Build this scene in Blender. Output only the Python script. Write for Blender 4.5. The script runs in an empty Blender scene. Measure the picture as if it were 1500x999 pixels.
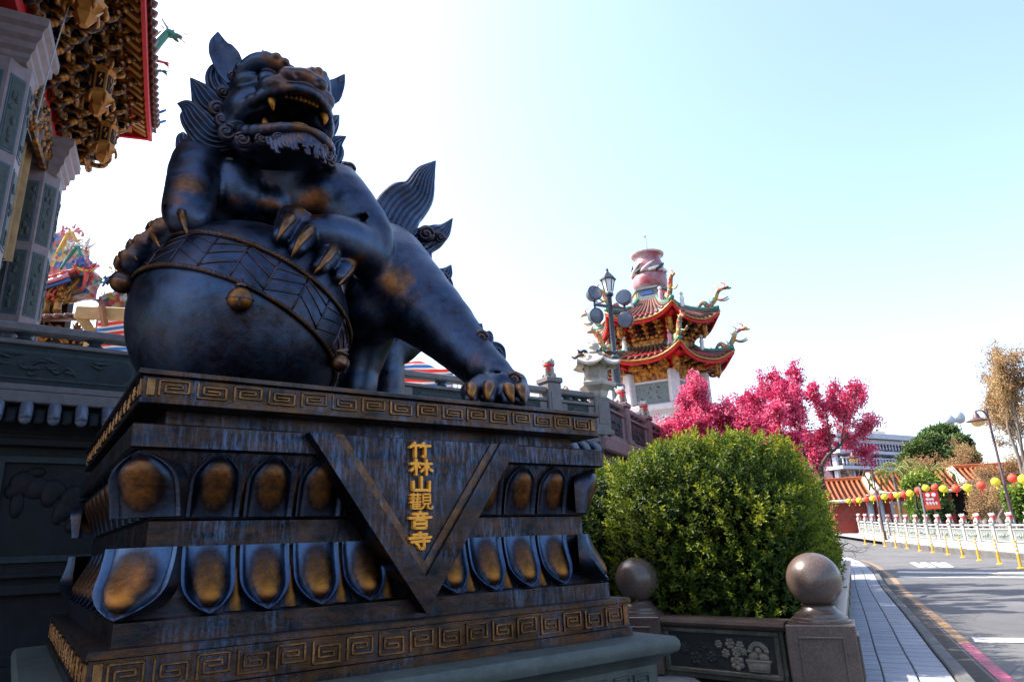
import bpy, bmesh, math, random
import numpy as np
from mathutils import Vector, Matrix

rnd = random.Random(7)
PI = math.pi
scene = bpy.context.scene
COL = scene.collection

# ------------------------------------------------------------------ camera
PITCH, ROLL, FPX, CAMZ = math.radians(16.8), math.radians(2.4), 1000.0, 1.15
cam_d = bpy.data.cameras.new('camera')
cam = bpy.data.objects.new('camera', cam_d)
COL.objects.link(cam)
cam_d.sensor_width = 36.0
cam_d.lens = 36.0 * FPX / 1500.0
cam_d.clip_start = 0.05
cam_d.clip_end = 3000.0
_F = Vector((0, math.cos(PITCH), math.sin(PITCH)))
_R0 = Vector((1, 0, 0))
_U0 = _R0.cross(_F)
_R = _R0 * math.cos(ROLL) - _U0 * math.sin(ROLL)
_U = _U0 * math.cos(ROLL) + _R0 * math.sin(ROLL)
_m = Matrix((_R, _U, -_F)).transposed().to_4x4()
_m.translation = Vector((0, 0, CAMZ))
cam.matrix_world = _m
scene.camera = cam

# ------------------------------------------------------------------ light
SUN_AZ = Vector((-0.97, 0.25, 0)).normalized()      # towards the sun, seen from the scene
SUN_EL = math.radians(50)
world = bpy.data.worlds.new('World')
scene.world = world
world.use_nodes = True
_nt = world.node_tree
_bg = _nt.nodes['Background']
_sky = _nt.nodes.new('ShaderNodeTexSky')
_sky.sky_type = 'NISHITA'
_sky.sun_disc = False
_sky.sun_elevation = SUN_EL
_sky.sun_rotation = math.atan2(SUN_AZ.x, SUN_AZ.y)
_sky.air_density = 1.0
_sky.dust_density = 2.4
_sky.ozone_density = 1.0
_nt.links.new(_sky.outputs[0], _bg.inputs[0])
_bg.inputs[1].default_value = 0.13
sun_d = bpy.data.lights.new('sun', 'SUN')
sun = bpy.data.objects.new('sun', sun_d)
COL.objects.link(sun)
sun_d.energy = 3.4
sun_d.angle = math.radians(0.53)
sun_d.color = (1.0, 0.93, 0.82)
_sd = Vector((SUN_AZ.x * math.cos(SUN_EL), SUN_AZ.y * math.cos(SUN_EL), math.sin(SUN_EL)))
sun.rotation_euler = _sd.to_track_quat('Z', 'Y').to_euler()
scene.view_settings.view_transform = 'Standard'
scene.view_settings.look = 'None'
scene.view_settings.exposure = 1.95
scene.view_settings.gamma = 1.0
scene.view_settings.use_curve_mapping = False

# ------------------------------------------------------------------ pixel rays of the photograph (1500 x 999)
CAMP = np.array((0, 0, CAMZ))
nF, nR, nU = np.array(_F), np.array(_R), np.array(_U)
def ray(px, py):
    d = nF * FPX + nR * (px - 750) - nU * (py - 499.5)
    return d / np.linalg.norm(d)
def at_depth(px, py, dep):
    d = ray(px, py)
    return CAMP + d * (dep / (d @ nF))
def at_z(px, py, z=0.0):
    d = ray(px, py)
    return CAMP + d * ((z - CAMZ) / d[2])
def at_y(px, py, Y):
    d = ray(px, py)
    return CAMP + d * (Y / d[1])
# frame of the pedestal: u along its inscribed face, v away from the camera
UA = math.radians(35.65)
U3 = np.array((math.cos(UA), math.sin(UA), 0.0))
V3 = np.array((-math.sin(UA), math.cos(UA), 0.0))
PO = at_y(205, 539, 3.0)
PO = np.array((PO[0], PO[1], 0.0))
def at_v(px, py, v):
    d = ray(px, py)
    t = ((PO - CAMP) @ V3 + v) / (d @ V3)
    return CAMP + d * t
def to_uv(p):
    q = np.asarray(p) - PO
    return np.array((q @ U3, q @ V3, p[2]))
def from_uv(u, v, z):
    p = PO + U3 * u + V3 * v
    return np.array((p[0], p[1], z))

# ------------------------------------------------------------------ materials
MATS = {}
def srgb(r, g, b):
    f = lambda c: ((c / 255 + 0.055) / 1.055) ** 2.4 if c > 10 else c / 255 / 12.92
    return (f(r), f(g), f(b))
class N:
    """small helper round a material's node tree"""
    def __init__(s, name):
        s.m = bpy.data.materials.new(name)
        s.m.use_nodes = True
        s.t = s.m.node_tree
        s.b = s.t.nodes['Principled BSDF']
        MATS[name] = s.m
    def n(s, typ, **kw):
        nd = s.t.nodes.new('ShaderNode' + typ)
        for k, v in kw.items():
            setattr(nd, k, v)
        return nd
    def l(s, a, b):
        s.t.links.new(a, b)
    def coords(s, scale=(1, 1, 1), kind='Object'):
        tc = s.n('TexCoord')
        mp = s.n('Mapping')
        mp.inputs['Scale'].default_value = scale
        s.l(tc.outputs[kind], mp.inputs[0])
        return mp.outputs[0]
    def noise(s, vec, scale, detail=4, rough=0.6, lo=0.0, hi=1.0, dist=0.0):
        nd = s.n('TexNoise')
        nd.inputs['Scale'].default_value = scale
        nd.inputs['Detail'].default_value = detail
        nd.inputs['Roughness'].default_value = rough
        nd.inputs['Distortion'].default_value = dist
        if vec is not None:
            s.l(vec, nd.inputs['Vector'])
        if (lo, hi) == (0.0, 1.0):
            return nd.outputs['Fac']
        mr = s.n('MapRange')
        mr.clamp = True
        mr.inputs[1].default_value = lo
        mr.inputs[2].default_value = hi
        s.l(nd.outputs['Fac'], mr.inputs[0])
        return mr.outputs[0]
    def mix(s, fac, a, b, blend='MIX'):
        nd = s.n('Mix', data_type='RGBA', blend_type=blend)
        for i, v in ((0, fac), (6, a), (7, b)):
            if isinstance(v, (tuple, list)):
                nd.inputs[i].default_value = (*v, 1) if len(v) == 3 else v
            elif isinstance(v, (int, float)):
                nd.inputs[i].default_value = v
            else:
                s.l(v, nd.inputs[i])
        return nd.outputs[2]
    def math(s, op, a, b=0.0, clamp=False):
        nd = s.n('Math', operation=op, use_clamp=clamp)
        for i, v in ((0, a), (1, b)):
            if isinstance(v, (int, float)):
                nd.inputs[i].default_value = v
            else:
                s.l(v, nd.inputs[i])
        return nd.outputs[0]
    def bump(s, h, strength=0.3, dist=0.01):
        nd = s.n('Bump')
        nd.inputs['Strength'].default_value = strength
        nd.inputs['Distance'].default_value = dist
        s.l(h, nd.inputs['Height'])
        s.l(nd.outputs[0], s.b.inputs['Normal'])
    def set(s, **kw):
        for k, v in kw.items():
            i = s.b.inputs[k.replace('_', ' ')]
            if isinstance(v, (tuple, list)):
                i.default_value = (*v, 1) if len(v) == 3 else v
            elif isinstance(v, (int, float)):
                i.default_value = v
            else:
                s.l(v, i)
def plain(name, col, rough=0.6, metal=0.0, var=0.25, scale=6.0, bump=0.0, bscale=None, spec=None, rvar=0.0, per_obj=0.0):
    """colour broken up by two sizes of noise, optional relief and a small shift per object"""
    if name in MATS:
        return MATS[name]
    k = N(name)
    v = k.coords()
    n1 = k.noise(v, scale, 5, 0.65, 0.3, 0.7)
    n2 = k.noise(v, scale * 6, 3, 0.6, 0.3, 0.7)
    c = k.mix(n1, tuple(x * (1 - var) for x in col), tuple(min(1, x * (1 + var)) for x in col))
    c = k.mix(k.math('MULTIPLY', n2, var * 1.2, True), c, tuple(x * 0.55 for x in col))
    if per_obj:
        oi = k.n('ObjectInfo')
        hs = k.n('HueSaturation')
        k.l(c, hs.inputs['Color'])
        mr = k.n('MapRange')
        mr.inputs[3].default_value = 1 - per_obj
        mr.inputs[4].default_value = 1 + per_obj
        k.l(oi.outputs['Random'], mr.inputs[0])
        k.l(mr.outputs[0], hs.inputs['Value'])
        c = hs.outputs[0]
    k.set(Base_Color=c, Metallic=metal)
    if rvar:
        mr = k.n('MapRange')
        mr.inputs[3].default_value = max(0.05, rough - rvar)
        mr.inputs[4].default_value = min(1, rough + rvar)
        k.l(n1, mr.inputs[0])
        k.set(Roughness=mr.outputs[0])
    else:
        k.set(Roughness=rough)
    if spec is not None:
        k.b.inputs['Specular IOR Level'].default_value = spec
    if bump:
        k.bump(k.noise(v, bscale or scale * 5, 6, 0.7), bump, 0.01)
    return k.m

# ------------------------------------------------------------------ objects
def tag(o, label=None, cat=None, group=None, kind=None):
    if label: o['label'] = label
    if cat: o['category'] = cat
    if group: o['group'] = group
    if kind: o['kind'] = kind
    return o
def thing(name, label, cat, loc=(0, 0, 0), rz=0.0, group=None):
    o = bpy.data.objects.new(name, None)
    o.empty_display_size = 0.2
    COL.objects.link(o)
    o.location = loc
    o.rotation_euler = (0, 0, rz)
    return tag(o, label, cat, group)
def link(name, me, parent=None, loc=None, rot=None, scale=None):
    o = bpy.data.objects.new(name, me)
    COL.objects.link(o)
    if parent is not None:
        o.parent = parent
    if loc is not None: o.location = loc
    if rot is not None: o.rotation_euler = rot
    if scale is not None: o.scale = scale
    return o
def copy_tree(o, parent=None):
    c = o.copy()
    COL.objects.link(c)
    c.parent = parent
    for ch in o.children:
        copy_tree(ch, c)
    return c
def unit(v):
    v = np.asarray(v, float)
    return v / (np.linalg.norm(v) + 1e-12)
def frame_z(z, hint=(0, 0, 1)):
    """columns: x, y, z axes with z given"""
    z = unit(z)
    h = np.asarray(hint, float)
    if abs(z @ unit(h)) > 0.98:
        h = np.array((1.0, 0, 0)) if abs(z[0]) < 0.9 else np.array((0, 1.0, 0))
    x = unit(np.cross(h, z))
    y = np.cross(z, x)
    return np.array((x, y, z)).T
def smooth_path(pts, n):
    """Catmull-Rom through pts (any dimension), n samples"""
    P = np.asarray(pts, float)
    k = len(P)
    if k == 2:
        t = np.linspace(0, 1, n)[:, None]
        return P[0] * (1 - t) + P[1] * t
    Q = np.vstack([2 * P[0] - P[1], P, 2 * P[-1] - P[-2]])
    out = []
    for s in np.linspace(0, k - 1, n):
        i = min(int(s), k - 2)
        t = s - i
        a, b, c, d = Q[i], Q[i + 1], Q[i + 2], Q[i + 3]
        out.append(0.5 * (2 * b + (c - a) * t + (2 * a - 5 * b + 4 * c - d) * t * t + (3 * b - a - 3 * c + d) * t ** 3))
    return np.array(out)
class MB:
    """collects vertices and faces for one mesh"""
    def __init__(s):
        s.v, s.f, s.rub = [], [], []
    def add(s, vs, fs, rub=0.0):
        b = len(s.v)
        s.v.extend([tuple(map(float, p)) for p in vs])
        s.f.extend([tuple(i + b for i in f) for f in fs])
        s.rub.extend([rub] * len(vs) if np.isscalar(rub) else list(rub))
        return s
    def box(s, c, size, R=None, bev=0.0, rub=0.0):
        hx, hy, hz = (x / 2 for x in size)
        if bev <= 0:
            vs = [(x * hx, y * hy, z * hz) for x in (-1, 1) for y in (-1, 1) for z in (-1, 1)]
            fs = [(0, 1, 3, 2), (4, 6, 7, 5), (0, 4, 5, 1), (2, 3, 7, 6), (0, 2, 6, 4), (1, 5, 7, 3)]
        else:
            b = min(bev, hx * .9, hy * .9, hz * .9)
            vs, idx = [], {}
            for x in (-1, 1):
                for y in (-1, 1):
                    for z in (-1, 1):
                        for ax in range(3):
                            p = [x * (hx - b), y * (hy - b), z * (hz - b)]
                            p[ax] += (x, y, z)[ax] * b
                            idx[(x, y, z, ax)] = len(vs)
                            vs.append(p)
            fs = []
            for ax in range(3):
                o1, o2 = (ax + 1) % 3, (ax + 2) % 3
                for sg in (-1, 1):
                    q = []
                    for a, c_ in ((-1, -1), (1, -1), (1, 1), (-1, 1)):
                        k = [0, 0, 0]
                        k[ax], k[o1], k[o2] = sg, a, c_
                        q.append(idx[(*k, ax)])
                    fs.append(q if sg > 0 else q[::-1])
                for a in (-1, 1):
                    for c_ in (-1, 1):
                        k0, k1 = [0, 0, 0], [0, 0, 0]
                        k0[ax], k0[o1], k0[o2] = -1, a, c_
                        k1[ax], k1[o1], k1[o2] = 1, a, c_
                        q = [idx[(*k0, o1)], idx[(*k1, o1)], idx[(*k1, o2)], idx[(*k0, o2)]]
                        fs.append(q if a * c_ < 0 else q[::-1])
            for x in (-1, 1):
                for y in (-1, 1):
                    for z in (-1, 1):
                        q = [idx[(x, y, z, a)] for a in range(3)]
                        fs.append(q if x * y * z > 0 else q[::-1])
        vs = np.array(vs)
        if R is not None:
            vs = vs @ np.asarray(R).T
        return s.add(vs + np.asarray(c, float), fs, rub)
    def tube(s, path, rad, n=8, cap=True, hint=(0, 0, 1), squash=None, rub=0.0):
        P = np.asarray(path, float)
        k = len(P)
        rad = np.full(k, rad) if np.isscalar(rad) else np.asarray(rad, float)
        T = np.gradient(P, axis=0)
        x = None
        vs = []
        for i in range(k):
            t = unit(T[i])
            if x is None:
                x = frame_z(t, hint)[:, 0]
            x = unit(x - t * (x @ t))
            y = np.cross(t, x)
            for j in range(n):
                a = 2 * PI * j / n
                q = 1.0 if squash is None else squash
                vs.append(P[i] + (x * math.cos(a) + y * math.sin(a) * q) * rad[i])
        fs = [(i * n + j, i * n + (j + 1) % n, (i + 1) * n + (j + 1) % n, (i + 1) * n + j) for i in range(k - 1) for j in range(n)]
        if cap:
            fs.append(tuple(range(n))[::-1])
            fs.append(tuple((k - 1) * n + j for j in range(n)))
        return s.add(vs, fs, rub)
    def bar(s, a, b, w, h=None, up=(0, 0, 1), rub=0.0, bev=0.0):
        """rectangular bar from a to b, w across, h along up"""
        a, b = np.asarray(a, float), np.asarray(b, float)
        h = w if h is None else h
        t = unit(b - a)
        x = unit(np.cross(t, up))
        z = np.cross(x, t)
        return s.box((a + b) / 2, (w, np.linalg.norm(b - a), h), np.array((x, t, z)).T, bev, rub)
    def lathe(s, prof, n=16, c=(0, 0, 0), axis=None, phase=0.0, cap=True, rub=0.0):
        """prof: list of (radius, height)"""
        R = np.eye(3) if axis is None else frame_z(axis)
        vs = []
        for r, h in prof:
            for j in range(n):
                a = 2 * PI * j / n + phase
                vs.append(R @ np.array((r * math.cos(a), r * math.sin(a), h)) + np.asarray(c, float))
        k = len(prof)
        fs = [(i * n + j, i * n + (j + 1) % n, (i + 1) * n + (j + 1) % n, (i + 1) * n + j) for i in range(k - 1) for j in range(n)]
        if cap:
            fs.append(tuple(range(n))[::-1])
            fs.append(tuple((k - 1) * n + j for j in range(n)))
        return s.add(vs, fs, rub)
    def ball(s, c, r, n=12, m=8, R=None, rub=0.0):
        r = np.array((r, r, r), float) if np.isscalar(r) else np.asarray(r, float)
        vs = [(0, 0, 1)]
        for i in range(1, m):
            t = PI * i / m
            for j in range(n):
                a = 2 * PI * j / n
                vs.append((math.sin(t) * math.cos(a), math.sin(t) * math.sin(a), math.cos(t)))
        vs.append((0, 0, -1))
        fs = [(0, 1 + j, 1 + (j + 1) % n) for j in range(n)]
        for i in range(m - 2):
            a = 1 + i * n
            fs += [(a + j, a + n + j, a + n + (j + 1) % n, a + (j + 1) % n) for j in range(n)]
        a = 1 + (m - 2) * n
        fs += [(a + j, len(vs) - 1, a + (j + 1) % n) for j in range(n)]
        vs = np.array(vs) * r
        if R is not None:
            vs = vs @ np.asarray(R).T
        return s.add(vs + np.asarray(c, float), fs, rub)
    def prism(s, poly, o, ax, ay, az, h, rub=0.0):
        """polygon (2D list) in the plane o + x*ax + y*ay, extruded by h along az"""
        o, ax, ay, az = (np.asarray(q, float) for q in (o, ax, ay, az))
        k = len(poly)
        vs = [o + ax * p[0] + ay * p[1] for p in poly] + [o + ax * p[0] + ay * p[1] + az * h for p in poly]
        fs = [tuple(range(k))[::-1], tuple(range(k, 2 * k))] + [(i, (i + 1) % k, k + (i + 1) % k, k + i) for i in range(k)]
        return s.add(vs, fs, rub)
    def grid(s, fn, nu, nv, rub=0.0, closed_u=False):
        """fn(a, b) over [0,1]^2"""
        vs = [fn(i / (nu - 1) if not closed_u else i / nu, j / (nv - 1)) for i in range(nu) for j in range(nv)]
        m = nu if closed_u else nu - 1
        fs = [(i * nv + j, ((i + 1) % nu) * nv + j, ((i + 1) % nu) * nv + j + 1, i * nv + j + 1) for i in range(m) for j in range(nv - 1)]
        return s.add(vs, fs, rub)
    def mesh(s, name, m, smooth=False, angle=None):
        me = bpy.data.meshes.new(name)
        me.from_pydata(s.v, [], s.f)
        if m is not None:
            me.materials.append(MATS[m] if isinstance(m, str) else m)
        if any(s.rub):
            a = me.attributes.new('rub', 'FLOAT', 'POINT')
            a.data.foreach_set('value', np.array(s.rub, np.float32))
        if smooth or angle:
            me.polygons.foreach_set('use_smooth', [True] * len(me.polygons))
            if angle:
                me.set_sharp_from_angle(angle=math.radians(angle))
        me.update()
        return me
    def build(s, name, m, parent=None, smooth=False, angle=None, recalc=True, loc=None, rot=None):
        me = s.mesh(name, m, smooth, angle)
        if recalc and len(s.f) < 60000:
            bm = bmesh.new()
            bm.from_mesh(me)
            bmesh.ops.recalc_face_normals(bm, faces=bm.faces)
            bm.to_mesh(me)
            bm.free()
        return link(name, me, parent, loc, rot)
# ------------------------------------------------------------------ sculpting: signed distances on a grid, meshed with surface nets
class Sculpt:
    def __init__(s, lo, hi, h):
        s.lo, s.h = np.asarray(lo, float), h
        s.n = np.ceil((np.asarray(hi) - s.lo) / h).astype(int) + 1
        s.d = np.full(s.n, 0.5, np.float32)
    def _box(s, lo, hi):
        a = np.maximum(np.floor((lo - s.lo) / s.h).astype(int), 0)
        b = np.minimum(np.ceil((hi - s.lo) / s.h).astype(int) + 1, s.n)
        if np.any(a >= b):
            return None
        sl = tuple(slice(i, j) for i, j in zip(a, b))
        ax = [(s.lo[k] + s.h * np.arange(a[k], b[k])).astype(np.float32) for k in range(3)]
        return sl, ax[0][:, None, None], ax[1][None, :, None], ax[2][None, None, :]
    def _put(s, sl, q, k, mode):
        c = s.d[sl]
        if mode == 'add':
            h = np.clip(0.5 + 0.5 * (c - q) / k, 0, 1)
            s.d[sl] = c * (1 - h) + q * h - k * h * (1 - h)
        elif mode == 'sub':
            h = np.clip(0.5 - 0.5 * (c + q) / k, 0, 1)
            s.d[sl] = c * (1 - h) - q * h + k * h * (1 - h)
    def ell(s, c, r, R=None, k=0.03, mode='add'):
        c = np.asarray(c, float)
        r = np.full(3, r) if np.isscalar(r) else np.asarray(r, float)
        e = (max(r) if R is not None else r) + k * 1.5 + 2 * s.h
        b = s._box(c - e, c + e)
        if b is None: return
        sl, X, Y, Z = b
        X, Y, Z = X - c[0], Y - c[1], Z - c[2]
        if R is not None:
            R = np.asarray(R)
            X, Y, Z = (R[0, i] * X + R[1, i] * Y + R[2, i] * Z for i in range(3))
        k0 = np.sqrt((X / r[0]) ** 2 + (Y / r[1]) ** 2 + (Z / r[2]) ** 2)
        k1 = np.sqrt((X / r[0] ** 2) ** 2 + (Y / r[1] ** 2) ** 2 + (Z / r[2] ** 2) ** 2) + 1e-9
        s._put(sl, k0 * (k0 - 1) / k1, k, mode)
    def cone(s, a, ra, b, rb, k=0.03, mode='add'):
        a, b = np.asarray(a, float), np.asarray(b, float)
        m = k * 1.5 + 2 * s.h
        bx = s._box(np.minimum(a - ra, b - rb) - m, np.maximum(a + ra, b + rb) + m)
        if bx is None: return
        sl, X, Y, Z = bx
        ab = b - a
        t = ((X - a[0]) * ab[0] + (Y - a[1]) * ab[1] + (Z - a[2]) * ab[2]) / (ab @ ab + 1e-9)
        t = np.clip(t, 0, 1)
        q = np.sqrt((X - a[0] - ab[0] * t) ** 2 + (Y - a[1] - ab[1] * t) ** 2 + (Z - a[2] - ab[2] * t) ** 2) - (ra + (rb - ra) * t)
        s._put(sl, q, k, mode)
    def chain(s, pts, rad, k=0.03, mode='add', n=None):
        P = np.array([list(p) + [r] for p, r in zip(pts, rad)])
        if n: P = smooth_path(P, n)
        for i in range(len(P) - 1):
            s.cone(P[i, :3], P[i, 3], P[i + 1, :3], P[i + 1, 3], k, mode)
    def mesh(s):
        d = s.d
        neg = d < 0
        n = d.shape
        c = np.zeros((n[0] - 1, n[1] - 1, n[2] - 1), np.int8)
        for i in (0, 1):
            for j in (0, 1):
                for k in (0, 1):
                    c += neg[i:n[0] - 1 + i, j:n[1] - 1 + j, k:n[2] - 1 + k]
        act = (c > 0) & (c < 8)
        idx = np.argwhere(act)
        ids = np.full(act.shape, -1, np.int64)
        ids[act] = np.arange(len(idx))
        acc = np.zeros((len(idx), 3))
        cnt = np.zeros(len(idx))
        cor = np.array([(i, j, k) for i in (0, 1) for j in (0, 1) for k in (0, 1)])
        for p in range(8):
            for q in range(p + 1, 8):
                if np.abs(cor[p] - cor[q]).sum() != 1: continue
                a = d[tuple((idx + cor[p]).T)]
                b = d[tuple((idx + cor[q]).T)]
                m = (a < 0) != (b < 0)
                t = (a / (a - b + 1e-12))[m][:, None]
                acc[m] += cor[p] * (1 - t) + cor[q] * t
                cnt[m] += 1
        V = s.lo + (idx + acc / cnt[:, None]) * s.h
        F = []
        for ax in range(3):
            o1, o2 = (ax + 1) % 3, (ax + 2) % 3
            a = [slice(None)] * 3
            b = [slice(None)] * 3
            a[ax], b[ax] = slice(0, n[ax] - 1), slice(1, n[ax])
            for o in (o1, o2):
                a[o] = b[o] = slice(1, n[o] - 1)
            s0, s1 = neg[tuple(a)], neg[tuple(b)]
            e = np.argwhere(s0 != s1)
            if not len(e): continue
            flip = s0[tuple(e.T)]
            e[:, o1] += 1
            e[:, o2] += 1
            q = []
            for x, y in ((-1, -1), (0, -1), (0, 0), (-1, 0)):
                w = e.copy()
                w[:, o1] += x
                w[:, o2] += y
                q.append(ids[tuple(w.T)])
            q = np.array(q).T
            q[~flip] = q[~flip][:, ::-1]
            F.append(q)
        return V, np.vstack(F)
def sculpt_obj(name, S, m, parent, spots=(), rubfn=None):
    V, F = S.mesh()
    me = bpy.data.meshes.new(name)
    me.vertices.add(len(V))
    me.vertices.foreach_set('co', V.astype(np.float32).ravel())
    me.loops.add(F.size)
    me.loops.foreach_set('vertex_index', F.astype(np.int32).ravel())
    me.polygons.add(len(F))
    me.polygons.foreach_set('loop_start', np.arange(0, F.size, 4, dtype=np.int32))
    me.polygons.foreach_set('use_smooth', np.ones(len(F), bool))
    me.update(calc_edges=True)
    me.validate()
    me.materials.append(MATS[m])
    w = np.zeros(len(V), np.float32)
    for c, r, a in spots:
        q = np.linalg.norm(V - np.asarray(c), axis=1) / r
        w = np.maximum(w, a * np.clip(1 - q * q, 0, 1))
    if rubfn is not None:
        w = np.maximum(w, rubfn(V))
    at = me.attributes.new('rub', 'FLOAT', 'POINT')
    at.data.foreach_set('value', w)
    return link(name, me, parent)
def flame(mb, spine, width, nrm, thick=0.03, ridges=4, n=26, m=29, cup=0.0, amp=0.022, rub=0.0, wid=None):
    """a tongue of carved hair: tapering, S-curved, its face cut with lengthwise ridges"""
    P = smooth_path(spine, n)
    T = np.gradient(P, axis=0)
    nrm = unit(nrm)
    prof = lambda t: width * (math.sin(PI * min(1, (t * 0.9 + 0.13))) ** 0.75) * (1 - t) ** 0.25 if t < 1 else 0.0
    if wid is not None:
        prof = lambda t: width * float(np.interp(t, np.linspace(0, 1, len(wid)), wid))
    fr, bk = [], []
    for i in range(n):
        t = i / (n - 1)
        d = unit(T[i])
        sd = unit(np.cross(nrm, d))
        nn = np.cross(d, sd)
        w = prof(t) + 0.0015
        for j in range(m):
            a = -1 + 2 * j / (m - 1)
            e = math.sqrt(max(0.0, 1 - a * a))
            gr = amp * (abs(math.cos(a * PI * ridges * 0.5)) ** 0.7 - 0.6) * min(1, w / (width + 1e-9) * 1.3)
            z = (thick * e * min(1, w / width * 1.6) - cup * (1 - a * a)) + gr * e ** 0.4
            fr.append(P[i] + sd * (a * w) + nn * z)
            bk.append(P[i] + sd * (a * w) - nn * thick * 0.8 * e * min(1, w / width * 1.6))
    fs = []
    for i in range(n - 1):
        for j in range(m - 1):
            q = (i * m + j, i * m + j + 1, (i + 1) * m + j + 1, (i + 1) * m + j)
            fs.append(q)
            fs.append(tuple(x + n * m for x in q[::-1]))
    mb.add(fr + bk, fs, rub)
    return mb
def curl(mb, c, nrm, R, start=0.0, turns=1.75, hand=1, rub=0.25, dome=0.35, hint=(0, 0, 1)):
    """a snail curl: a spiral roll on a low dome"""
    M = frame_z(nrm, hint)
    c = np.asarray(c, float)
    pts, rad = [], []
    n = 30
    for i in range(n):
        t = i / (n - 1)
        a = start + hand * t * turns * 2 * PI
        r = R * (0.80 * (1 - t) ** 0.9 + 0.03)
        pts.append(c + M @ np.array((r * math.cos(a), r * math.sin(a), R * (0.12 + dome * t))))
        rad.append(R * (0.22 - 0.06 * t))
    mb.tube(pts, rad, 7, rub=rub)
    mb.lathe([(R * 0.97, -R * .5), (R * 0.99, 0), (R * .8, R * .12), (R * .3, R * (.05 + dome)), (0.002, R * (.1 + dome))], 16, c, nrm, rub=0.0)
    return mb
# ------------------------------------------------------------------ bronze: dark blue-black patina with blue sky sheen painted in, rubbed through to warm metal
def bronze(name, streak=0.0, wear=0.55, lo=(0.010, 0.012, 0.018), hi=(0.050, 0.075, 0.125), gold=(0.30, 0.115, 0.02), warm=0.0, rubamt=1.0):
    k = N(name)
    v = k.coords()
    big = k.noise(v, 2.6, 5, 0.62, 0.36, 0.66, 0.5)
    mid = k.noise(v, 9, 6, 0.7, 0.3, 0.72, 0.3)
    fin = k.noise(v, 55, 5, 0.7)
    sv = k.coords((7, 7, 1.1)) if streak else None
    st = k.math('MULTIPLY', k.noise(sv, 6.0, 6, 0.8, 0.46, 0.64), k.noise(v, 1.6, 3, 0.6, 0.42, 0.62)) if streak else mid
    pat = k.mix(big, lo, hi)
    pat = k.mix(k.math('MULTIPLY', st, 0.8 if streak else 0.5), pat, (0.085, 0.150, 0.275))  # blue sky reflection painted over the patina
    if warm:
        wn = k.noise(k.coords((3, 3, 9)), 1.7, 5, 0.7, 0.38, 0.72)
        pat = k.mix(k.math('MULTIPLY', wn, warm), pat, (0.135, 0.062, 0.024))
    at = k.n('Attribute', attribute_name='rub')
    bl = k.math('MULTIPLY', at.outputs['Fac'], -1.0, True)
    pat = k.mix(k.math('MULTIPLY', bl, k.math('ADD', 0.35, k.math('MULTIPLY', mid, 0.65))), pat, (0.085, 0.15, 0.27))  # values below zero paint blue sky sheen
    geo = k.n('NewGeometry')
    mr = k.n('MapRange')
    mr.inputs[1].default_value, mr.inputs[2].default_value = 0.53, 0.64
    k.l(geo.outputs['Pointiness'], mr.inputs[0])
    edge = k.math('MULTIPLY', mr.outputs[0], wear)
    r = k.math('MULTIPLY', at.outputs['Fac'], rubamt * 1.5)
    r = k.math('ADD', r, k.math('MULTIPLY', k.math('SUBTRACT', mid, 0.6), 0.9))
    r = k.math('MULTIPLY', r, k.math('GREATER_THAN', at.outputs['Fac'], 0.005))
    r = k.math('MAXIMUM', r, k.math('MULTIPLY', edge, mid), True)
    gm = k.mix(k.noise(v, 6.5, 6, 0.75, 0.38, 0.62), tuple(x * 0.42 for x in gold), tuple(x * 1.15 for x in gold))
    c = k.mix(r, pat, gm)
    c = k.mix(k.math('MULTIPLY', fin, 0.4), c, (0.003, 0.003, 0.004))
    k.set(Base_Color=c, Metallic=1.0, Specular_IOR_Level=0.5)
    ro = k.n('MapRange')
    ro.inputs[3].default_value, ro.inputs[4].default_value = 0.27, 0.52
    k.l(mid, ro.inputs[0])
    k.set(Roughness=ro.outputs[0])
    h = k.math('ADD', k.math('MULTIPLY', mid, 0.6), k.math('MULTIPLY', fin, 0.5))
    k.bump(h, 0.35, 0.008)
    return k.m
bronze('bronze_lion', warm=0.3)
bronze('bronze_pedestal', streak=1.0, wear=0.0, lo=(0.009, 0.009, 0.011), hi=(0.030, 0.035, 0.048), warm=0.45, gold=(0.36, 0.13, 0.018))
bronze('bronze_key', streak=1.0, wear=0.0, lo=(0.016, 0.014, 0.014), hi=(0.045, 0.045, 0.052), warm=0.9, gold=(0.36, 0.17, 0.06))
bronze('bronze_gold', warm=0.5, gold=(0.36, 0.145, 0.025), rubamt=1.0)
# ------------------------------------------------------------------ the guardian lion (local frame: u, v, height above the slab)
SLABZ = 2.005
BALLC, BALLR = np.array((0.735, 1.30, 0.695)), 0.72
def LP(px, py, v):
    q = to_uv(at_v(px, py, v))
    return q - np.array((0, 0, SLABZ))
def LB(px, py, off=0.0):
    """where a ray meets the ball (or passes it closest), pushed outwards by off"""
    d = ray(px, py)
    du = np.array((d @ U3, d @ V3, d[2]))
    o = to_uv(CAMP) - np.array((0, 0, SLABZ))
    oc = BALLC - o
    t = oc @ du
    m2 = oc @ oc - t * t
    if m2 < BALLR ** 2:
        t -= math.sqrt(BALLR ** 2 - m2)
    p = o + du * t
    n = unit(p - BALLC)
    return BALLC + n * (BALLR + off)
lion = thing('guardian_lion_statue', 'dark bronze guardian lion with open mouth, forepaws on a large ball, on the inscribed pedestal', 'statue', tuple(from_uv(0, 0, SLABZ)), UA)

S = Sculpt((-0.35, -0.15, -0.02), (3.05, 2.75, 2.05), 0.0135)
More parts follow.
